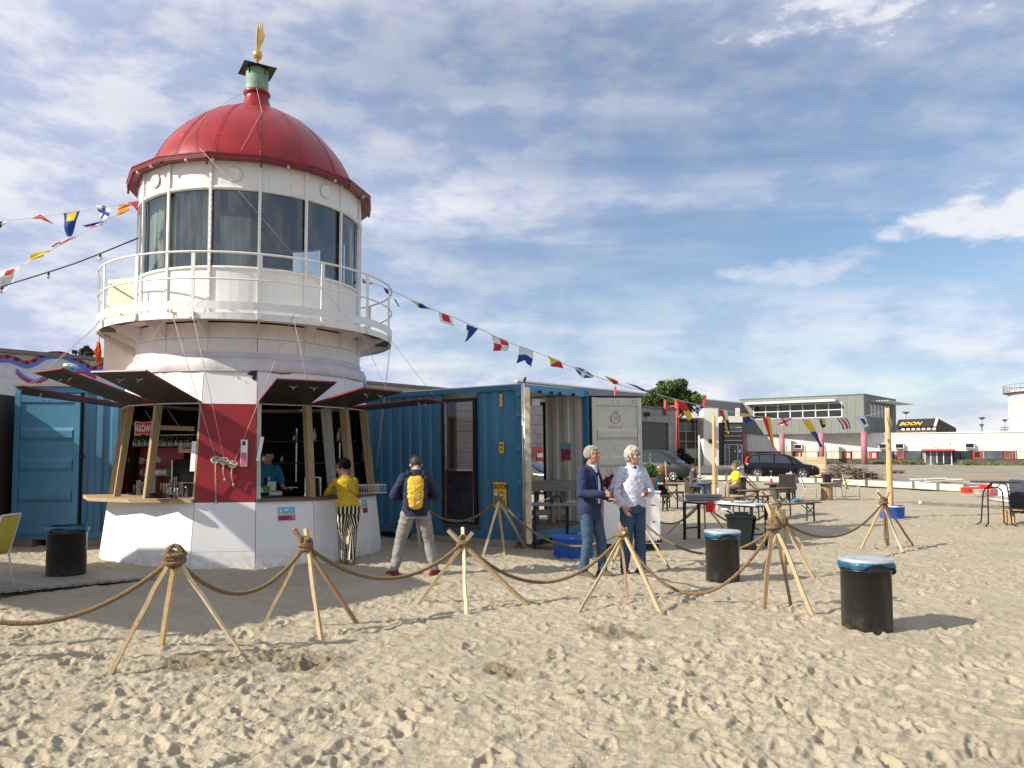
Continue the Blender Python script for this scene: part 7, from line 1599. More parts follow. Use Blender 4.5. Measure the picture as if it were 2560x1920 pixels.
# white trestle table
A, B = Vector((3.62, 15.72)), Vector((4.60, 14.30)); c = (A+B)/2; ang = math.atan2((B-A).y, (B-A).x); L = (B-A).length+.15
tt = thing('trestle_table', 'white topped trestle table with black legs behind the middle drum', 'table', gp(c.x, c.y), ang)
for i in range(3): MB().box((0, (i-1)*.165, .765), (L, .162, .028)).build('board', M('table_white', (.46, .50, .58), .6, var=.1), tt)
MB().box((0, 0, .735), (L-.2, .42, .03)).build('frame', m_black, tt)
for x in (-L/2+.12, L/2-.12):
    for y in (-.21, .21): MB().bar((x, y, .74), (x, y, -.04), .045, .045).build('leg', m_black, tt)
    MB().bar((x, -.2, .22), (x, .2, .22), .03, .03).build('rung', m_black, tt)
MB().bar((-.2, 0, .73), (L/2-.12, 0, .30), .03, .02).build('brace', m_black, tt)
def on_tt(x, y, z=.779): return tt.matrix_basis@Vector((x, y, z))
cr = thing('grey_crate_lid', 'long shallow grey box lying on the left end of the white trestle table', 'box', tuple(on_tt(-.50, 0)), ang+.55); MB().box((0, 0, .045), (.66, .34, .05)).build('tray', M('grey_board', (.24, .245, .21), .7, var=.1), cr, bevel=.01); MB().box((0, 0, .10), (.68, .36, .05)).build('lid', M('grey_board', (.24, .245, .21), .7), cr, bevel=.012)
bw_ = MB().lathe([(.05, 0), (.065, .004), (.125, .07), (.132, .075), (.12, .07), (.06, .015), (.01, .012)], 28).build('wooden_bowl', M('bowl_wood', (.60, .42, .22), .5, var=.1)); bw_.location = on_tt(.10, .02, .780); tag(bw_, 'pale wooden bowl on the white trestle table', 'bowl')
pl = MB().lathe([(.07, 0), (.10, .006), (.165, .024), (.168, .028), (.10, .014), (.01, .010)], 32).build('plate', wt); pl.location = on_tt(.42, .03, .780); tag(pl, 'white plate on the white trestle table', 'plate')
def cloth(name, label, cat, o, ex, ez, w, h, mat, seed, parent=None, flut=.03):
    mb = MB(); n, m_ = 10, 8; vs = []; ex, ez = Vector(ex).normalized(), Vector(ez).normalized(); nr = ex.cross(ez)
    for j in range(m_+1):
        for i in range(n+1): vs.append(Vector(o)+ex*w*i/n+ez*h*j/m_+nr*(flut*(j/m_)*math.sin(i*.9+seed+j*.25)))
    mb.add(vs, [(j*(n+1)+i, j*(n+1)+i+1, (j+1)*(n+1)+i+1, (j+1)*(n+1)+i) for j in range(m_) for i in range(n)], 0, True); o_ = mb.build(name, mat, parent); 
    if label: tag(o_, label, cat)
    return o_
p0 = on_tt(-.18, -.255, .775); ex = (tt.matrix_basis.to_3x3()@Vector((1, 0, 0)))
ex2 = Vector((.93, -.35, 0))
cloth('red_cloth', 'red cloth hanging from the front of the white trestle table', 'cloth', at(1764, 1254, 14.95), ex2, (0, 0, -1), .185, .20, M('cloth_red', (.62, .03, .03), .8), 1); cloth('white_cloth', 'white cloth hanging beside the red one from the trestle table', 'cloth', at(1786, 1252, 14.9), ex2, (0, 0, -1), .30, .17, wt, 2)
# wheelie bin
wb = thing('wheelie_bin', 'small dark green wheelie bin standing open in front of the trestle table', 'bin', gp(4.13, 14.05), R(-12)); m_bin = M('bin_green', (.008, .016, .016), .45, var=.15)
mb = MB(); z0, z1 = .03, .58; a, b, c_, d = .17, .16, .225, .21; mb.add([(-a, -b, z0), (a, -b, z0), (a, b, z0), (-a, b, z0), (-c_, -d, z1), (c_, -d, z1), (c_, d, z1), (-c_, d, z1)], [(0, 3, 2, 1), (0, 1, 5, 4), (1, 2, 6, 5), (2, 3, 7, 6), (3, 0, 4, 7)]); mb.build('body', m_bin, wb, bevel=.01)
mb = MB()
for (x, y, sx, sy) in ((0, -.215, .48, .035), (0, .215, .48, .035), (-.23, 0, .035, .46), (.23, 0, .035, .46)): mb.box((x, y, .585), (sx, sy, .04))
mb.build('rim', m_bin, wb); MB().box((.24, .06, .36), (.03, .44, .46), Matrix.Rotation(R(8), 3, 'Y')).build('lid', m_bin, wb, bevel=.01)
MB().box((.04, .12, .62), (.26, .05, .06)).build('handle', m_blk, wb)
for y in (-.15, .15): MB().lathe([(.01, -.02), (.075, -.02), (.075, .02), (.01, .02)], 20).build('wheel', m_blk, wb)
k_ = 0
for o in kids(wb):
    if o.name.startswith('wheel'): o.rotation_euler = (R(90), 0, 0); o.location = (.20, (-.17, .17)[k_ % 2], .06); k_ += 1
# white counter with plants
wc = thing('white_counter', 'white box counter with a small printed notice standing behind the two grey haired men', 'counter', (2.15, 14.18, 0), R(2))
MB().box((0, 0, .57), (1.02, .56, .92)).build('panel', m_wp2, wc, bevel=.004); MB().box((0, 0, 1.04), (1.05, .6, .025)).build('top', m_wp2, wc); MB().box((0, .02, .06), (.98, .48, .14)).build('base', m_blk, wc)
MB().box((.375, -.283, .80), (.085, .004, .022)).build('notice_header', m_pr, wc); MB().box((.385, -.283, .50), (.05, .004, .02)).build('notice_footer', M('print_navy', (.05, .04, .1), .6), wc)
mb = MB(); 
for i, (x, w_, h_) in enumerate(((.24, .10, .05), (.31, .08, .08), (.39, .10, .06), (.46, .08, .09))): mb.add([(x, -.2825, .125), (x+w_, -.2825, .125), (x+w_*.7, -.2825, .125+h_), (x+w_*.4, -.2825, .11+h_*.6), (x+w_*.15, -.2825, .125+h_*.9)], [(0, 1, 2, 3, 4)])
mb.build('torn_edge', m_blk, wc)
pt = thing('potted_plant', 'terracotta pot with a dense green herb bush on the right end of the white counter', 'plant', (2.52, 14.2, 1.055))
MB().lathe([(.01, 0), (.085, 0), (.125, .20), (.135, .20), (.138, .235), (.120, .235), (.115, .2), (.01, .19)], 32).build('pot', M('terracotta', (.42, .22, .12), .85, var=.12), pt)
leaf_mesh('foliage', [(0, 0, .34, .15), (-.06, .02, .30, .11), (.07, -.02, .31, .11), (.0, 0, .42, .10), (-.05, -.03, .40, .08), (.06, .03, .41, .07)], 2600, .018, M('herb_green', (.06, .17, .03), .6, var=.45, vscale=15), pt, 11, 1.); MB().tube([(0, 0, .18), (.0, 0, .38)], .008, 6).build('stem', m_greenm, pt)
o = cloth('teal_cloth', 'teal cloth hanging behind the terracotta pot on the counter', 'cloth', (2.60, 14.3, 1.32), (.8, .5, 0), (.05, 0, -1), .13, .26, M('cloth_teal', (.02, .27, .30), .7), 3)
rp = thing('red_plant', 'dark red leaved plant in a small pot on the counter between the two men', 'plant', (1.78, 14.2, 1.055)); MB().lathe([(.01, 0), (.05, 0), (.07, .10), (.01, .10)], 20).build('pot', m_blk, rp)
leaf_mesh('foliage', [(0, 0, .16, .10), (.06, 0, .2, .06), (-.06, 0, .13, .06), (.08, 0, .25, .04)], 420, .035, M('leaf_crimson', (.16, .012, .02), .5, var=.4, vscale=10), rp, 12, 1.)
# seats
def tub_chair(label, x, y, rz, back=.82, name='wicker_chair', slim=False):
    t = thing(name, label, 'chair', gp(x, y), rz); mb = MB(); n = 22; w, d = .30, .29
    ring = []
    for i in range(n+1):
        a = R(-200)+R(220)*i/n+0; a = PI/2+R(128)*(2*i/n-1); ring.append((w*math.sin(a-PI/2)*-1*1.02, d*math.cos(a-PI/2)*1.0, abs(2*i/n-1)))
    vs = []
    for (px, py, u) in ring:
        h = back-(back-.62)*max(0, min(1, (u-.38)/.25)); k = 1+.10
        for (z, kk) in ((.16, .93), (.40, 1.), (h, k)): vs.append((px*kk, py*kk, z))
        for (z, kk) in ((h, k-.13), (.40, .87), (.16, .85)): vs.append((px*kk, py*kk, z))
    m_ = len(ring); mb.add(vs, [(i*6+j, (i+1)*6+j, (i+1)*6+(j+1), i*6+(j+1)) for i in range(m_-1) for j in range(5)]+[(0, 1, 2, 3, 4, 5), tuple((m_-1)*6+q for q in (5, 4, 3, 2, 1, 0))], 0, True)
    mb.build('shell', m_wick, t); MB().box((0, -.02, .40), (.50, .50, .07)).build('seat', m_wick, t, bevel=.015); MB().box((0, -.26, .28), (.48, .03, .22)).build('apron', m_wick, t)
    for a in (-1, 1):
        for b in (-1, 1): MB().tube([(a*.22, b*.20, .25), (a*.25, b*.24, -.03)], .013, 6).build('leg', m_cap, t)
    return t
tub_chair('wicker tub chair holding the person in the yellow top', at(1845, 1143, 29.2).x, 29.3, R(-72))
tub_chair('wicker tub chair of the man in the charcoal T-shirt', at(1731, 1143, 30.2).x, 30.3, R(62), .78)
t = thing('wicker_chair', 'high backed wicker chair seen from behind with the dark haired person in it', 'chair', gp(at(1966, 1143, 27.6).x, 27.7), R(168))
MB().box((0, .27, .66), (.56, .045, .66), Matrix.Rotation(R(-8), 3, 'X')).build('backrest', m_wick, t, bevel=.02); MB().box((0, 0, .40), (.54, .52, .07)).build('seat', m_wick, t, bevel=.02)
for a in (-1, 1): MB().box((a*.27, 0, .52), (.05, .5, .24)).build('armrest', m_wick, t, bevel=.015)
for a in (-1, 1):
    for b in (-1, 1): MB().tube([(a*.22, b*.20, .38), (a*.25, b*.24, -.03)], .014, 6).build('leg', m_cap, t)
def frame_chair(label, x, y, rz, fm, sm, hb=.92, arm=True, name='garden_chair', low=0.):
    t = thing(name, label, 'chair', gp(x, y, low), rz)
    for s_ in (-1, 1):
        MB().tube([(s_*.24, .24, -.03), (s_*.24, .16, .40), (s_*.22, .30, hb)], .012, 8).build('back_leg', fm, t); MB().tube([(s_*.25, -.24, -.03), (s_*.25, -.22, .60 if arm else .42)]+([(s_*.25, -.19, .64), (s_*.25, .22, .66)] if arm else [(s_*.25, -.2, .42), (s_*.24, .18, .41)]), .012, 8).build('front_leg', fm, t)
        MB().tube([(s_*.235, -.22, .42), (s_*.235, .18, .40)], .011, 8).build('side_rail', fm, t)
    MB().tube([(-.24, -.23, .42), (.24, -.23, .42)], .011, 8).build('front_rail', fm, t); MB().tube([(-.22, .30, hb), (.22, .30, hb)], .012, 8).build('top_rail', fm, t)
    mb = MB(); vs = []; prof = [(-.22, .425), (-.05, .405), (.14, .41), (.19, .50), (.24, .68), (.295, hb-.01)]
    for (yy, zz) in prof: vs += [(-.21, yy, zz), (.21, yy, zz)]
    for (yy, zz) in prof: vs += [(-.21, yy+.008, zz-.008), (.21, yy+.008, zz-.008)]
    k = len(prof); mb.add(vs, [(2*i, 2*i+1, 2*i+3, 2*i+2) for i in range(k-1)]+[(2*k+2*i+2, 2*k+2*i+3, 2*k+2*i+1, 2*k+2*i) for i in range(k-1)], 0, True); mb.build('sling', sm, t); return t
m_mesh = M('mesh_yellow', (.50, .40, .05), .7, var=.1, vscale=40, bump=.3, bscale=200)
frame_chair('yellow slung chair with a white frame at the left edge of the deck', -6.50, 9.55, R(-84), m_chalk, m_mesh, .90, low=.05)
frame_chair('yellow slung chair with a cream frame standing alone at the right of the spool table', at(2128, 1143, 29).x, 29, R(58), M('cream_frame', (.62, .58, .34), .5), m_mesh, .92)
frame_chair('purple brown rattan chair with white front legs left of the spool table', at(2022, 1143, 29.3).x, 29.3, R(66), m_chalk, m_wick, .80, arm=False)
frame_chair('small dark chair half hidden behind the spool table', at(2082, 1143, 30.5).x, 30.5, R(-60), m_cap, m_wick, .66, arm=False)
def spool(label, x, y, rt, rb, h, wood_=None, top=None):
    t = thing('spool_table', label, 'table', gp(x, y)); MB().lathe([(.01, h-.05), (rt, h-.05), (rt, h), (.01, h)], 32).build('top', top or m_greyt, t)
    n = 14
    for i in range(n): a = 2*PI*i/n; MB().box((rb*math.cos(a), rb*math.sin(a), (h-.05)/2), (.03, 2*PI*rb/n*.95, h-.05), a).build('stave', wood_ or m_spool, t)
    return t
spool('round topped cable spool table with a purple bag on it', at(2065, 1143, 28.6).x, 28.6, .40, .195, .65)
spool('blue grey round table of the man in the charcoal T-shirt', at(1755, 1143, 30.5).x, 30.0, .44, .20, .60, M('post_grey', (.25, .22, .18), .8), M('top_bluegrey', (.10, .13, .17), .5))
spool('dark round table with a red and white can beside the high backed wicker chair', at(1933, 1143, 28.8).x, 28.8, .34, .14, .60, M('post_dgrey', (.12, .12, .12), .8), M('top_dark', (.045, .03, .028), .5))
bg = thing('purple_bag', 'dark purple bag standing on the cable spool table', 'bag', (at(2065, 1143, 28.6).x, 28.55, gz(28.6)+.65), R(10)); MB().box((0, 0, .15), (.30, .14, .30)).build('body', M('bag_purple', (.03, .015, .05), .8), bg, bevel=.03); MB().tube([(-.07, 0, .29), (0, 0, .36), (.07, 0, .29)], .008, 5).build('handle', m_blk, bg)
cn = thing('traffic_bottle', 'red and white can with a dark neck on the dark round table', 'can', (at(1925, 1143, 28.8).x, 28.7, gz(28.8)+.60)); MB().lathe([(.045, 0), (.045, .16), (.035, .19)], 14).build('red_part', M('can_red', (.55, .03, .03), .5), cn); MB().lathe([(.036, .19), (.03, .27), (.01, .27)], 14).build('white_part', wt, cn); MB().lathe([(.02, .27), (.018, .42), (.05, .43), (.04, .48), (.01, .49)], 12).build('neck', m_cap, cn)
# deck chair
dc = thing('deck_chair', 'wooden deck chair with red and white striped sling', 'deck chair', gp(at(1888, 1143, 29.5).x, 29.6), R(62)); m_dcw = wood('deckchair_wood', (.52, .40, .24)); 
for s_ in (-1, 1): MB().bar((s_*.30, .55, 1.02), (s_*.30, -.45, .0), .03, .05).build('rail', m_dcw, dc); MB().bar((s_*.26, -.50, .38), (s_*.26, .50, -.02), .03, .05).build('rail', m_dcw, dc); MB().bar((s_*.28, .35, .80), (s_*.28, .75, -.02), .025, .03).build('prop', m_dcw, dc)
for y, z in ((.55, 1.02), (-.50, .38), (.50, .0)): MB().bar((-.30, y, z), (.30, y, z), .03, .03).build('crossbar', m_dcw, dc)
prof = [(.55+(-1.05)*i/20, 1.02-.64*i/20-.28*math.sin(PI*i/20)) for i in range(21)]
for i in range(20):
    (y0, z0), (y1, z1) = prof[i], prof[i+1]; MB().add([(-.24, y0, z0), (.24, y0, z0), (.24, y1, z1), (-.24, y1, z1), (-.24, y0, z0-.01), (.24, y0, z0-.01), (.24, y1, z1-.01), (-.24, y1, z1-.01)], [(0, 1, 2, 3), (7, 6, 5, 4), (0, 3, 7, 4), (1, 5, 6, 2)]).build('sling_stripe', [M('stripe_white', (.62, .60, .58), .8), M('stripe_red', (.34, .05, .08), .8)][i % 2], dc)
# small stuff on the sand
o = MB().ball((0, 0, .06), (.13, .10, .06), 10).ball((.16, .05, .04), (.09, .08, .05), 8).build('blue_toy', M('toy_blue', (.01, .20, .50), .5)); o.location = gp(at(1984, 1143, 27.5).x, 27.4); tag(o, 'bright blue toy lying under the high backed wicker chair', 'toy')
o = MB().ball((0, 0, .05), (.11, .12, .05), 10).build('green_toy', M('toy_green', (.15, .45, .06), .5)); o.location = gp(at(1993, 1143, 27.8).x, 27.9); tag(o, 'bright green toy beside the blue one', 'toy')
o = MB().lathe([(.01, 0), (.05, 0), (.06, .11), (.05, .11)], 14).ball((.05, 0, .1), .04, 8, 1).build('paper_cup', [wt, M('can_red', (.55, .03, .03), .5)]); o.location = gp(at(2292, 1143, 26.5).x, 26.4, .01); o.rotation_euler = (.5, .4, 0); tag(o, 'crumpled red and white cup lying on the open sand', 'cup')
# high standing table
st = thing('standing_table', 'high round standing table with bent black tube legs at the right', 'table', gp(11.55, 18.45), R(-8))
MB().lathe([(.01, 1.03), (.52, 1.03), (.525, 1.045), (.52, 1.06), (.01, 1.06)], 40).build('top', M('table_graphite', (.035, .036, .04), .4), st)
for s_, off in ((-1, .0), (1, .0)):
    for k, (y, tz, xw) in enumerate(((-.16, 1.02, .20), (.16, .93, .17))):
        pass
for y, dz in ((-.13, 0), (.13, -.12)):
    w0, w1 = .20, .255
    path = [(-w1-.10, y*1.9, -.01), (-w1-.02, y*1.5, .06), (-w1, y*1.4, .12), (-w0-.02, y, .85+dz), (-w0+.03, y, .98+dz), (-w0+.10, y, 1.02+dz), (w0-.10, y, 1.02+dz), (w0-.03, y, .98+dz), (w0+.02, y, .85+dz), (w1, y*1.4, .12), (w1+.02, y*1.5, .06), (w1+.10, y*1.9, -.01)]
    MB().tube(smooth_path([Vector(p) for p in path], 4), .016, 8).build('leg_frame', m_blk, st)
for x in (-.235, .235): MB().tube([(x, -.17, .45), (x, .17, .45)], .010, 6).build('spreader', m_blk, st)
for x in (-.1, .08): MB().tube([(x, -.13, 1.02), (x, .13, .90)], .012, 6).build('strut', m_blk, st)
# objects by the edging at the right
m_bar = M('barrier_red', (.62, .035, .02), .45, var=.1)
for i, (px, py, Y, w, h, lb) in enumerate(((2428, 1216, 33.4, .85, .26, 'red plastic barrier block lying behind the white basin'), (2462, 1222, 31.6, .42, .46, 'red plastic barrier block standing right of the white basin'))):
    p = at(px, 1143, Y); t = thing('barrier_block', lb, 'barrier', gp(p.x, Y, .0), R(-15)); mb = MB(); z = 0; mb.box((0, 0, h/2), (w, .34, h)); mb.build('body', m_bar, t, bevel=.04); MB().box((-.12*w, -.175, h*.6), (w*.25, .02, h*.3)).build('recess_shade', M('barrier_red_shade', (.3, .02, .015), .6), t)  # darker red plate on the face, the shade of a hollow put into its colour
bs_ = MB().lathe([(.01, .01), (.26, .01), (.36, .26), (.385, .27), (.37, .27), (.26, .02)], 32).build('white_basin', M('basin_white', (.70, .70, .68), .4, var=.03)); p = at(2451, 1143, 30.8); bs_.location = gp(p.x, 30.8); bs_.scale = (.9, .8, 1.05); tag(bs_, 'white plastic basin standing in front of the board edging', 'basin')
wpn = thing('panel_fence', 'white board panels standing in a row behind the high table', 'panel fence', gp(at(2500, 1143, 31).x, 31))
pa, pb = Vector((at(2462, 1143, 32.2).x, 32.2, gz(32))), Vector((at(2640, 1143, 28.6).x, 28.6, gz(29)))
for i in range(4): MB().bar(pa.lerp(pb, i/4+.004)+Vector((0, 0, .23)), pa.lerp(pb, (i+1)/4-.004)+Vector((0, 0, .23)), .04, .46).build('panel', m_wmetal, wpn, True)
MB().bar(pa.lerp(pb, .52)+Vector((0, -.06, .36)), pa.lerp(pb, .62)+Vector((0, -.06, .36)), .05, .22).build('red_end', m_bar, wpn, True)
bp_ = thing('board_pile', 'pile of whitewashed boards and sheets lying behind the edging', 'boards', gp(at(2375, 1143, 37.5).x, 37.5))
for i in range(11):
    x = random.uniform(-1.1, 1.1); MB().box((x, random.uniform(-.5, .5), .05+.045*i), (random.uniform(1.2, 2.4), random.uniform(.2, .7), .035), Matrix.Rotation(R(random.uniform(-14, 14)), 3, 'Z')@Matrix.Rotation(R(random.uniform(-3, 3)), 3, 'Y')).build('board', m_white_wood if i % 3 else m_wmetal, bp_)
MB().box((1.7, .2, .58), (1.4, .5, .05), R(-10)).build('board', wood('orange_board', (.50, .28, .12)), bp_)
o = MB().tube([G(2466, 1250)+Vector((0, 0, .07)), G(2545, 1262)+Vector((0, 0, .07))], .045, 10).build('timber_pole', m_chalk); tag(o, 'long pale pole lying in the dug strip behind the high table', 'pole')
# wooden seat with dark coat at the right edge
ws_ = thing('pallet_chair', 'pallet wood seat with a dark coat over it cut by the right edge', 'seat', gp(at(2572, 1143, 18.6).x, 18.7), R(-50)); m_pal = wood('pallet_wood', (.44, .27, .12))
for i in range(5): MB().box((-.35+i*.175, .25, .62), (.15, .03, .75), Matrix.Rotation(R(-8), 3, 'X')).build('slat', m_pal, ws_)
for z in (.38, .66, .92): MB().box((0, .22, z), (.9, .03, .09)).build('crosspiece', m_pal, ws_)
for i in range(4): MB().box((0, -.30+i*.15, .36), (.9, .13, .025)).build('slat', m_pal, ws_)
for x in (-.4, .4):
    for y in (-.3, .22): MB().box((x, y, .17), (.09, .09, .35)).build('leg', m_pal, ws_)
ct_ = MB(); loft(ct_, [((-.12, .18, .30), .30, .06), ((-.12, .18, .55), .34, .09), ((-.12, .18, .80), .30, .09), ((-.12, .22, 1.05), .32, .05)]); blob(ct_, 'coat', .02, fabric('coat_dark', (.05, .05, .075)), ws_, 2, .05, 5)
# slatted windbreak, pallet heap, pallets
sf = thing('slatted_windbreak', 'pale timber slatted windbreak with tall posts behind the black car', 'fence', gp(at(2015, 1143, 53).x, 53))
fa, fb = Vector((at(1966, 1143, 54.2).x, 54.2, gz(54))), Vector((at(2064, 1143, 52.6).x, 52.6, gz(53))); m_slat = wood('slat_pine', (.58, .46, .27))
for i in range(12):
    for (u, v) in ((.03, .48), (.5, .98)): MB().bar(fa.lerp(fb, u)+Vector((0, 0, .16+i*.115)), fa.lerp(fb, v)+Vector((0, 0, .16+i*.115+random.uniform(-.008, .008))), .025, .092).build('slat', m_slat, sf, True)
for u, top in ((0, 2.25), (.49, 2.25), (1.0, 2.25), (.985, 1.5)): MB().bar(fa.lerp(fb, u)+Vector((0, .05, 0)), fa.lerp(fb, u)+Vector((0, .05, top)), .08, .08).build('post', m_slat, sf, True)
hp = thing('pallet_heap', 'heap of broken pallets and weathered boards beside the slatted windbreak', 'wood heap', gp(at(2125, 1143, 51).x, 51)); m_old = wood('old_wood', (.17, .12, .085)); m_old2 = wood('old_wood_light', (.34, .27, .18))
g_ = random.Random(5)
for i in range(88):
    x = g_.gauss(0, 1.0); hgt = max(.05, 1.0*math.exp(-((x+.25)/1.15)**2)*g_.uniform(.2, 1.0)); ln = g_.uniform(.8, 2.2); an = g_.uniform(-.5, .35); az = g_.gauss(0, .7)
    d = Vector((math.cos(an)*math.cos(az), math.cos(an)*math.sin(az), math.sin(an)*.75)); c = Vector((x, g_.uniform(-.8, .8), hgt+.02)); a, b = c-d*ln/2, c+d*ln/2
    a.z = max(.03, a.z); b.z = max(.03, b.z); MB().bar(a, b, g_.uniform(.07, .13), .025).build('plank', m_old if g_.random() < .7 else m_old2, hp)
def pallet(label, x, y, rz, n=1, cat='pallet', rx=0):
    t = thing('pallet', label, cat, gp(x, y), rz)
    for k in range(n):
        z = k*.145+.02
        for i in range(5): MB().box((0, -.34+i*.17, z+.125), (1.2, .10, .02)).build('deck_board', m_old, t)
        for i in range(3):
            MB().box((0, -.34+i*.34, z+.01), (1.2, .10, .02)).build('skid', m_old, t)
            for j in range(3): MB().box((-.53+j*.53, -.34+i*.34, z+.065), (.14, .10, .08)).build('block', m_old2, t)
    return t
pallet('low stack of two pallets lying alone on the yard', at(2238, 1143, 62).x, 62, R(4), 2)
pallet('stack of pallets at the right end of the heap of broken boards', at(2158, 1143, 51).x, 50.6, R(20), 3); pallet('pallets at the left foot of the heap of broken boards', at(2078, 1143, 51.5).x, 51.5, R(-10), 3)
# planter wall with pots
pw = thing('planter_wall', 'low dark grey concrete blocks in a row beside the black car', 'wall', gp(at(1820, 1143, 55).x, 55)); 
for i in range(4):
    a, b = at(1792+i*14.5, 1143, 55.2), at(1792+(i+1)*14.5-1, 1143, 55.2); a.z = b.z = gz(55)+.26; MB().bar(a, b, .5, .52).build('block', M('block_grey', (.11, .105, .09), .9, var=.1), pw, True)
for i, (px, lb) in enumerate(((1837, 'left one of two white pots with pale spiky plants by the wall'), (1846, 'right one of two white pots with pale spiky plants by the wall'))):
    p = at(px, 1143, 55); t = thing('potted_plant', lb, 'plant', (p.x, 55.1, gz(55)+.52)); MB().lathe([(.01, 0), (.10, 0), (.13, .22), (.01, .22)], 16).build('pot', wt, t); leaf_mesh('foliage', [(0, 0, .42, .22)], 200, .06, M('leaf_pale', (.22, .24, .10), .6, var=.4, vscale=6), t, 31+i, 1.1)
# coloured string of thin sticks beside the woman
for px, Y, lb in ((1667, 40, 'thin slanting stick in the sand behind the woman with sunglasses'), (1709, 47, 'short stake on the edging behind the man in the charcoal T-shirt')):
    p = at(px, 1143, Y); o = MB().tube([(0, 0, -.05), (-.08, 0, 1.3 if Y < 45 else .5)], .03, 6).build('stick', m_spool); o.location = gp(p.x, Y); tag(o, lb, 'stick')
# ================================================================ CARS
m_tyre = M('tyre', (.015, .015, .015), .85, var=.1); m_rim = M('alloy', (.55, .56, .58), .3, .8, var=.1); m_carg = M('car_glass', (.025, .035, .045), .05, var=.2, spec=.9); m_lamp = M('headlamp', (.60, .62, .64), .12, spec=.9, var=.05); m_tail = M('tail_lamp', (.55, .015, .015), .2, var=.05)
def car(name, label, x, y, rz, paint, prof, W, wheels, wr, win, lamps, cat='car', glassz=None, extra=None):
    """prof: stations (x, z_bottom, z_belt, z_roof, halfwidth scale, roof inset). Local +x is the front."""
    t = thing(name, label, cat, gp(x, y, .035), rz); mb = MB(); n = len(prof); K = 10; vs = []
    for (px, zb, zt, zr, hw, ins) in prof:
        w = W/2*hw; cab = zr > zt+.02
        sec = [(w*.80, zb), (w*.97, zb+.10), (w, zb+(zt-zb)*.55), (w*.985, zt-.04), (w*.955, zt)]
        if cab: sec += [(w*(.955-ins*.55), zt+(zr-zt)*.5), (w*(.955-ins), zr-.06), (w*(.955-ins)*.80, zr-.01), (w*.35, zr), (0, zr+.005)]
        else: sec += [(w*.90, zt+.015), (w*.75, zt+.03), (w*.5, zt+.04), (w*.25, zt+.045), (0, zt+.045)]
        for (yy, zz) in sec: vs.append((px, yy, zz))
        for (yy, zz) in reversed(sec[:-1]): vs.append((px, -yy, zz))
    m_ = 19; fs = [(i*m_+j, i*m_+j+1, (i+1)*m_+j+1, (i+1)*m_+j) for i in range(n-1) for j in range(m_-1)]
    fs += [tuple(range(m_)), tuple((n-1)*m_+j for j in reversed(range(m_)))]; fs += [(i*m_+m_-1, i*m_, (i+1)*m_, (i+1)*m_+m_-1) for i in range(n-1)]
    mb.add(vs, fs, 0, True); body = mb.build('body', paint, t, weld=True)
    def sidept(px, z, sd):
        for i in range(n-1):
            if prof[i][0] <= px <= prof[i+1][0]: break
        a, b = prof[i], prof[i+1]; u = (px-a[0])/max(1e-6, b[0]-a[0]); L_ = [a[k]+(b[k]-a[k])*u for k in range(6)]; w = W/2*L_[4]; zt, zr = L_[2], L_[3]
        if z >= zt and zr > zt: f = (z-zt)/(zr-zt); yy = w*(.955-L_[5]*min(1.05, f*1.1))
        else: f = (z-L_[1])/(zt-L_[1]); yy = w*(.97+.03*math.sin(PI*max(0, min(1, f))))
        return Vector((px, sd*(yy+.006), z))
    for poly in win:
        for sd in (-1, 1):
            fine = []
            for i in range(len(poly)):
                a, b = poly[i], poly[(i+1) % len(poly)]
                for k in range(3): fine.append((a[0]+(b[0]-a[0])*k/3, a[1]+(b[1]-a[1])*k/3))
            c_ = (sum(p[0] for p in fine)/len(fine), sum(p[1] for p in fine)/len(fine)); vs = [sidept(p[0], p[1], sd) for p in fine]+[sidept(c_[0], c_[1], sd)]; m2 = len(fine)
            MB().add(vs, [(i, (i+1) % m2, m2) for i in range(m2)]).build('side_window', m_carg, t)
    if glassz:
        for nm, (xa, za, xb, zb_, wa, wb) in glassz.items():
            nseg = 4; vs = []
            for i in range(nseg+1):
                u = i/nseg; xx = xa+(xb-xa)*u; zz = za+(zb_-za)*u; wv = (wa+(wb-wa)*u)*W/2; bul = .035*math.sin(PI*u)*(1 if xb > xa or nm == 'windscreen' else -1)
                for j in range(7): q = (j/3-1); vs.append((xx+bul*(1-q*q)+(.02 if nm == 'windscreen' else -.02)+(.05*(1-q*q) if nm == 'windscreen' else -.05*(1-q*q)), wv*q, zz+.012))
            MB().add(vs, [(i*7+j, i*7+j+1, i*7+j+8, i*7+j+7) for i in range(nseg) for j in range(6)], 0, True).build(nm, m_carg, t)
    for wx in wheels:
        for sd in (-1, 1):
            MB().lathe([(wr*.9, -.03), (wr+.055, -.03), (wr+.05, .012), (wr*.9, .010)], 30, a0=R(0), a1=R(180)).build('wheel_arch', m_tyre, t); ar = None
            w_ = bpy.data.objects.new('wheel', None); COL.objects.link(w_); w_.parent = t; w_.location = (wx, sd*(W/2-.10), wr); w_.rotation_euler = (R(90 if sd < 0 else -90), 0, 0)
            MB().lathe([(wr*.62, -.10), (wr*.95, -.10), (wr, -.07), (wr, .07), (wr*.95, .10), (wr*.64, .10)], 30).build('tyre', m_tyre, w_)
            rm = MB(); rm.lathe([(wr*.60, .07), (wr*.66, .105), (wr*.60, .10), (wr*.57, .05)], 30)
            for k in range(5):
                a = 2*PI*k/5; 
                for da in (-.16, .16): rm.bar((.05*math.cos(a), .05*math.sin(a), .075), (wr*.60*math.cos(a+da), wr*.60*math.sin(a+da), .085), .035, .03)
            rm.lathe([(.01, .09), (.06, .09), (.065, .06)], 14); rm.build('rim', m_rim, w_); MB().lathe([(.01, .03), (wr*.6, .03)], 20).build('brake', m_black, w_)
    arches = [o for o in kids(t) if o.name.startswith('wheel_arch')]
    k = 0
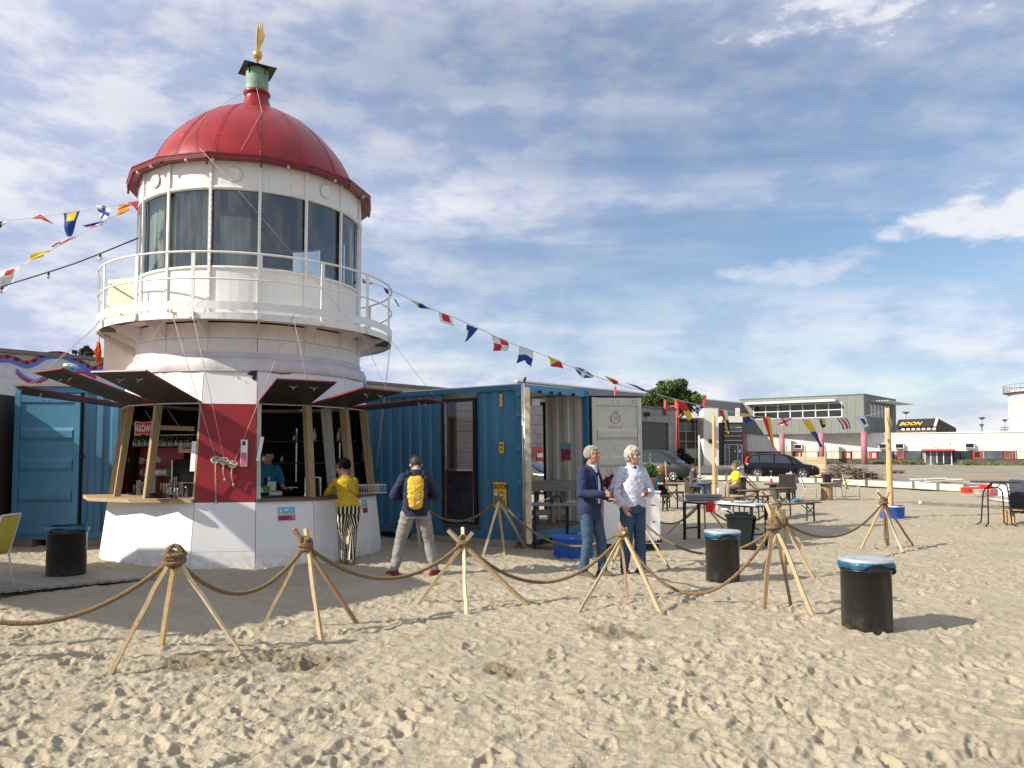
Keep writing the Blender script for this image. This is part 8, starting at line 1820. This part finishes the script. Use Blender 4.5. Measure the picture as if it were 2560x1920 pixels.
    for wx in wheels:
        for sd in (-1, 1): arches[k].location = (wx, sd*(W/2-.005), wr); arches[k].rotation_euler = (R(90), 0, 0); k += 1
    for nm, mt, pts in lamps:
        for sd in (-1, 1):
            vs = [Vector((p[0], sd*p[1]*W/2, p[2])) for p in pts]; c_ = sum(vs, Vector())/len(vs); nrm_ = Vector((1 if c_.x > 0 else -1, sd*.6, .2)).normalized()*.03
            mb = MB().add([v-nrm_ for v in vs]+[v+nrm_*.5 for v in vs], [tuple(range(len(vs))), tuple(range(2*len(vs)-1, len(vs)-1, -1))]+[(i, (i+1) % len(vs), (i+1) % len(vs)+len(vs), i+len(vs)) for i in range(len(vs))]); mb.build(nm, mt, t)
    for sd in (-1, 1): MB().ball((extra['mirror'][0], sd*(W/2+.08), extra['mirror'][1]), (.07, .11, .08), 10).build('mirror', paint, t)
    return t
m_blackcar = M('car_black', (.004, .004, .005), .2, var=0, coat=.35, spec=.3); m_greycar = M('car_grey', (.024, .025, .024), .38, .0, var=.03, coat=.0, spec=.35)
suv = [(-2.30, .42, .80, .80, .80, 0), (-2.26, .36, 1.00, 1.02, .90, .1), (-2.10, .30, 1.08, 1.42, .95, .22), (-1.85, .28, 1.08, 1.62, .98, .22), (-1.2, .24, 1.07, 1.70, 1, .21), (-.4, .22, 1.04, 1.71, 1, .20), (.25, .22, 1.01, 1.66, 1, .20), (.75, .22, .99, 1.48, 1, .20), (1.15, .22, .98, 1.20, 1, .16), (1.38, .22, .98, 1.00, 1, .08), (1.8, .25, .93, .93, .98, 0), (2.15, .30, .84, .84, .90, 0), (2.30, .36, .70, .70, .80, 0)]
car('parked_car', 'black estate car with alloy wheels parked behind the seating area', at(1955, 1143, 50.5).x, 50.6, R(-24), m_blackcar, suv, 1.88, (-1.42, 1.36), .35,
    [[(-1.95, 1.12), (-1.35, 1.10), (-1.35, 1.55), (-1.75, 1.52)], [(-1.27, 1.10), (-.45, 1.08), (-.42, 1.60), (-1.27, 1.57)], [(-.33, 1.08), (.72, 1.04), (.30, 1.50), (-.1, 1.59), (-.33, 1.61)], [(.80, 1.04), (1.02, 1.03), (.72, 1.28)]],
    [('headlamp', m_lamp, [(2.20, .60, .80), (1.95, .93, .84), (1.90, .95, .72), (2.22, .62, .66)]), ('tail_lamp', m_tail, [(-2.28, .70, .95), (-2.12, .93, 1.02), (-2.0, .80, 1.50), (-2.12, .74, 1.48), (-2.24, .78, 1.05)])],
    glassz={'windscreen': (1.33, 1.02, .45, 1.58, .82, .66), 'rear_window': (-2.20, 1.10, -1.98, 1.52, .74, .62)}, extra={'mirror': (.72, 1.08)})
van = [(-2.38, .35, 1.0, 1.05, .93, 0), (-2.36, .30, 1.12, 1.85, .97, .14), (-1.6, .26, 1.12, 1.93, 1, .14), (-.2, .24, 1.12, 1.94, 1, .14), (.55, .24, 1.10, 1.90, 1, .15), (1.05, .24, 1.08, 1.66, 1, .16), (1.45, .24, 1.06, 1.36, 1, .14), (1.72, .25, 1.04, 1.10, .99, .06), (2.1, .28, .94, .94, .95, 0), (2.33, .32, .80, .80, .86, 0), (2.40, .36, .62, .62, .80, 0)]
car('parked_van', 'dark grey people van parked behind the white container door', at(1655, 1143, 47).x-.25, 48.0, R(-30), m_greycar, van, 1.90, (-1.55, 1.45), .33,
    [[(-2.2, 1.18), (-1.2, 1.17), (-1.2, 1.72), (-2.2, 1.70)], [(-1.08, 1.17), (-.05, 1.15), (-.05, 1.74), (-1.08, 1.74)], [(.05, 1.15), (1.25, 1.12), (.95, 1.50), (.55, 1.72), (.05, 1.74)]],
    [('headlamp', m_lamp, [(2.26, .55, .86), (1.95, .92, .96), (1.98, .95, .82), (2.30, .62, .70)])],
    glassz={'windscreen': (1.66, 1.12, .70, 1.80, .86, .72)}, extra={'mirror': (1.15, 1.15)}, cat='van')
car('parked_car', 'dark blue car seen through the open container against the concrete wall', at(1345, 1143, 33).x-.5, 33.2, R(-35), M('car_navy', (.05, .065, .09), .25, .3, var=.03, coat=.8), [(a, b, c*.88, d*.80, e, f) for a, b, c, d, e, f in suv], 1.75, (-1.42, 1.36), .32,
    [[(-1.27, .98), (-.45, .96), (-.42, 1.26), (-1.27, 1.25)], [(-.33, .96), (.72, .92), (.30, 1.19), (-.33, 1.28)]], [('headlamp', m_lamp, [(2.22, .60, .72), (1.97, .93, .78), (1.95, .95, .66), (2.24, .62, .60)])], glassz={'windscreen': (1.33, .91, .45, 1.27, .82, .66)}, extra={'mirror': (.72, .98)})
# ================================================================ SIGNAL FLAGS
FC = {'r': M('flag_red', (.55, .03, .03), .8, var=.06), 'y': M('flag_yellow', (.72, .50, .03), .8, var=.06), 'b': M('flag_blue', (.018, .05, .26), .8, var=.06), 'w': M('flag_white', (.72, .72, .74), .8, var=.04), 'k': M('flag_black', (.015, .014, .014), .8, var=.06), 'o': M('flag_orange', (.60, .12, .02), .8, var=.06)}
m_line = M('flag_line', (.62, .60, .56), .8)
NB = 16
def flag(label, A, B, C_, D, patt, seed, shape='q', n=16, wav=.04):
    """cloth between top edge A-B and bottom edge D-C, rippled; patt(u, v) -> colour key"""
    A, B, C_, D = map(Vector, (A, B, C_, D)); cen = (A+B+C_+D)/4; mb = MB(); vs = []; m_ = n
    nr = (B-A).cross(D-A).normalized(); L = max((D-A).length, (C_-B).length, (B-A).length); g_ = random.Random(seed); p1, p2, k1, k2 = g_.uniform(0, 6), g_.uniform(0, 6), g_.uniform(4, 7), g_.uniform(5, 9)
    for j in range(m_+1):
        for i in range(n+1):
            u, v = i/n, j/m_; vv = v
            if shape == 's': vv = v*(1-.30*(1-abs(2*u-1)))          # swallow tail
            p = A.lerp(B, u)*(1-vv)+D.lerp(C_, u)*vv
            p = p+nr*L*wav*2.2*(vv)*(math.sin(k1*vv+p1+2*u)+.6*math.sin(k2*(u+.3*vv)+p2)); p = p+(B-A)*(.05*math.sin(5*vv+p2)*vv)
            vs.append(p-cen)
    keys = 'rybwko'; fs = []; mi = []
    for j in range(m_):
        for i in range(n): fs.append((j*(n+1)+i, j*(n+1)+i+1, (j+1)*(n+1)+i+1, (j+1)*(n+1)+i)); mi.append(keys.index(patt((i+.5)/n, (j+.5)/m_)))
    mb.add(vs, fs, 0, True); mb.mi = mi; o = mb.build('signal_flag', [FC[k] for k in keys]); o.location = cen; tag(o, label, 'flag', 'signal flags on the lines'); return o
SA, SB = Vector((-2.65, 13.9)), Vector((PT2.x, PT2.y))
def strg(px, py):
    k = (px-1280)/LENS_PX; # plan line X = k*Y (small pitch effect neglected)
    s = (SA.x-k*SA.y)/((SA.x-k*SA.y)-(SB.x-k*SB.y)); Y = SA.y+(SB.y-SA.y)*s; return at(px, py, Y)
def q8(x, y): return (880+x/1.558, 700+y/1.558)
def q5(x, y): return (1560+x/4.609, 940+y/4.609)
line_pts = [(905, 697), (1000, 735), (1079, 772), (1133, 795), (1198, 820), (1262, 853), (1320, 872), (1360, 900), (1412, 917), (1478, 938), (1550, 962), (1566, 958), (1690, 1000), (1760, 1018), (1850, 1034), (1905, 1042), (1960, 1049), (2040, 1052), (2110, 1050), (2170, 1038), (2218, 1026)]
line_pts = [(905, 697), (980, 727), (1079, 773), (1133, 793), (1198, 821), (1262, 853), (1330, 876), (1400, 905), (1478, 937), (1560, 965), (1690, 999), (1760, 1016), (1850, 1034), (1905, 1043), (1960, 1048), (2040, 1051), (2110, 1049), (2170, 1039), (2218, 1026)]
o = MB().tube([strg(*p) for p in line_pts], .007, 5).build('flag_line', m_line); tag(o, 'line of signal flags running from the gallery down to the right pole', 'line')
def F8(lb, tl, tr, br, bl, patt, **k): flag(lb, strg(*q8(*tl)), strg(*q8(*tr)), strg(*q8(*br)), strg(*q8(*bl)), patt, len(lb)+int(tl[0]), **k)
def F5(lb, tl, tr, br, bl, patt, **k): flag(lb, strg(*q5(*tl)), strg(*q5(*tr)), strg(*q5(*br)), strg(*q5(*bl)), patt, len(lb)+int(tl[0]), **k)
solid = lambda c: (lambda u, v: c)
F8('small red flag just right of the lantern', (38, -2), (58, 8), (86, 18), (45, 14), solid('r'))
F8('dark blue pennant next to the gallery rail', (122, 30), (148, 42), (146, 56), (132, 50), solid('b')); F8('dark blue streamer hanging just outside the gallery', (160, 72), (172, 78), (188, 106), (180, 100), solid('b'))
F8('yellow and blue flag, first one clear of the gallery', (228, 79), (272, 92), (310, 115), (262, 108), lambda u, v: 'y' if u+v*.9 < .75 else 'b')
F8('white flag with a red middle, second one clear of the gallery', (338, 125), (386, 143), (395, 181), (340, 162), lambda u, v: 'r' if .25 < u < .8 and v < .75 else 'w')
F8('blue and white pennant hanging to a point', (447, 172), (492, 190), (446, 240), (442, 240), lambda u, v: 'b' if u > .25 or v < .3 else 'w')
F8('white and red quartered flag', (543, 212), (607, 238), (611, 277), (553, 276), lambda u, v: 'r' if (u > .5) != (v > .5) else 'w')
F8('swallow tailed flag, white above and blue below', (650, 256), (706, 277), (702, 340), (645, 326), lambda u, v: 'w' if v < .5 else 'b', shape='s')
F8('yellow and red diagonal flag', (760, 294), (812, 316), (828, 346), (780, 336), lambda u, v: 'y' if u+v < .9 else 'r')
F8('blue flag with a white diagonal cross', (865, 335), (915, 352), (941, 380), (889, 382), lambda u, v: 'w' if abs(u-v) < .14 or abs(u+v-1) < .14 else 'b')
F8('red flag with yellow edge, narrow and twisted', (980, 372), (1020, 384), (1050, 409), (1022, 406), lambda u, v: 'y' if v < .3 else 'r')
F5('long blue streamer with a white end reaching over the tree', (20, 80), (140, 108), (515, 285), (420, 250), lambda u, v: 'w' if v > .78 and u > .3 else 'b', wav=.02)
F5('long streamer, red above and yellow at its end', (590, 262), (690, 285), (800, 485), (740, 515), lambda u, v: 'o' if v < .12 else ('r' if v < .56 else 'y'), wav=.015)
F5('blue and white checked flag', (790, 318), (925, 352), (862, 440), (800, 400), lambda u, v: 'b' if (int(u*3)+int(v*3)) % 2 == 0 else 'w')
F5('curved streamer in red, white, yellow and black', (1085, 378), (1190, 392), (1225, 655), (1212, 665), lambda u, v: ('r' if u < .5 else 'w') if v < .42 else ('y' if u < .5 else 'k'), wav=.02)
F5('yellow and blue flag blown to the left of the grey building', (1335, 430), (1450, 440), (1518, 480), (1405, 558), lambda u, v: 'y' if v < .35 or .8 < u+v*.2 < .95 else 'b')
F5('tall red and yellow striped streamer on the grey building', (1590, 468), (1685, 470), (1742, 825), (1712, 828), lambda u, v: 'r' if u < .55 else 'y', wav=.012)
F5('white flag with a red cross', (1805, 482), (1935, 485), (1880, 580), (1785, 565), lambda u, v: 'r' if abs(u-v) < .17 or abs(u+v-1) < .17 else 'w')
def q7(x, y): return (1850+x/3.115, 940+y/3.115)
def F7(lb, tl, tr, br, bl, patt, **k): flag(lb, strg(*q7(*tl)), strg(*q7(*tr)), strg(*q7(*br)), strg(*q7(*bl)), patt, len(lb)+int(tl[0]), **k)
F7('long streamer, yellow above and blue below', (480, 336), (545, 338), (645, 552), (625, 556), lambda u, v: 'y' if v < .45 else 'b', wav=.015)
F7('small black and yellow flag', (612, 335), (672, 337), (660, 390), (640, 408), lambda u, v: 'y' if u > .5 and v < .7 else 'k')
F7('blue, white and red striped flag', (752, 330), (825, 324), (880, 408), (812, 416), lambda u, v: 'rwb'[0] if .38 < u < .62 else ('w' if .2 < u < .8 else 'b'))
F7('white flag with a blue square nearest the right pole', (882, 318), (962, 306), (1022, 384), (975, 408), lambda u, v: 'b' if .3 < u < .68 and .25 < v < .75 else 'w')
F7('thin white streamer at the top of the right pole', (1152, 275), (1166, 285), (1186, 398), (1180, 395), solid('w'), wav=.01)
# left lines
def L4(x, y, Y=12.2): return at(x/2.675, 480+y/2.675, Y)
def FL(lb, tl, tr, br, bl, patt, **k): flag(lb, L4(*tl), L4(*tr), L4(*br), L4(*bl), patt, len(lb)+int(tl[0]), **k)
for lb, pts, r_ in (('upper flag line left of the lantern', [(-120, 215), (50, 190), (200, 176), (430, 142), (530, 127), (740, 95), (930, 78)], .005), ('lower flag line left of the lantern', [(-150, 720), (10, 600), (145, 490), (345, 385), (520, 290), (700, 190), (760, 165)], .005)):
    o = MB().tube([L4(*p) for p in pts], r_, 5).build('flag_line', m_line); tag(o, lb, 'line')
FL('black and white flag cut by the left edge', (-40, 198), (52, 190), (20, 225), (-30, 270), lambda u, v: 'k' if u < .7 else 'w')
FL('narrow red pennant, upper left line', (205, 178), (270, 150), (360, 212), (262, 176), solid('r')); FL('yellow and blue pennant hanging to a hook', (424, 140), (535, 127), (475, 298), (440, 296), lambda u, v: 'y' if .2 < u < .8 and v < .35 else 'b', wav=.03)
FL('white flag with a blue cross, left of the lantern', (645, 88), (745, 95), (715, 212), (655, 150), lambda u, v: 'b' if .35 < u < .62 or .4 < v < .6 else 'w'); FL('yellow and red striped flag by the lantern', (800, 85), (895, 72), (858, 125), (772, 168), lambda u, v: 'y' if int(v*6+u*2) % 2 else 'r')
FL('red flag touching the lantern', (850, 70), (928, 60), (925, 155), (900, 100), solid('r')); FL('white flag with a red patch, lower left line', (0, 530), (145, 490), (40, 670), (-10, 640), lambda u, v: 'r' if .3 < u < .75 and .08 < v < .3 else 'w')
FL('yellow flag, lower left line', (210, 412), (345, 385), (290, 428), (175, 482), solid('y')); FL('narrow white and red flag, lower left line', (365, 345), (520, 290), (450, 335), (350, 368), lambda u, v: 'w' if .3 < u < .55 else 'r')
FL('blue, white and red flag, top of the lower left line', (548, 225), (700, 190), (690, 225), (610, 240), lambda u, v: 'b' if v < .6 else ('w' if u > .5 else 'r'))
lc = thing('light_cable', 'black cable with bare bulbs strung towards the lantern from the left', 'string lights', tuple(L4(300, 520)))
MB().tube([L4(-150, 680), L4(0, 635), L4(325, 535), L4(500, 478), L4(670, 412), L4(925, 308)], .012, 6).build('cable', m_blk, lc, True)
for x, y in ((325, 535), (670, 412), (10, 632)):
    p = L4(x, y); MB().tube([p, p-Vector((0, 0, .05))], .018, 8).build('bulb_socket', m_blk, lc, True); MB().ball(p-Vector((0, 0, .08)), .03, 10).build('bulb', M('lamp_glass', (.5, .45, .4), .1, spec=1), lc, True)
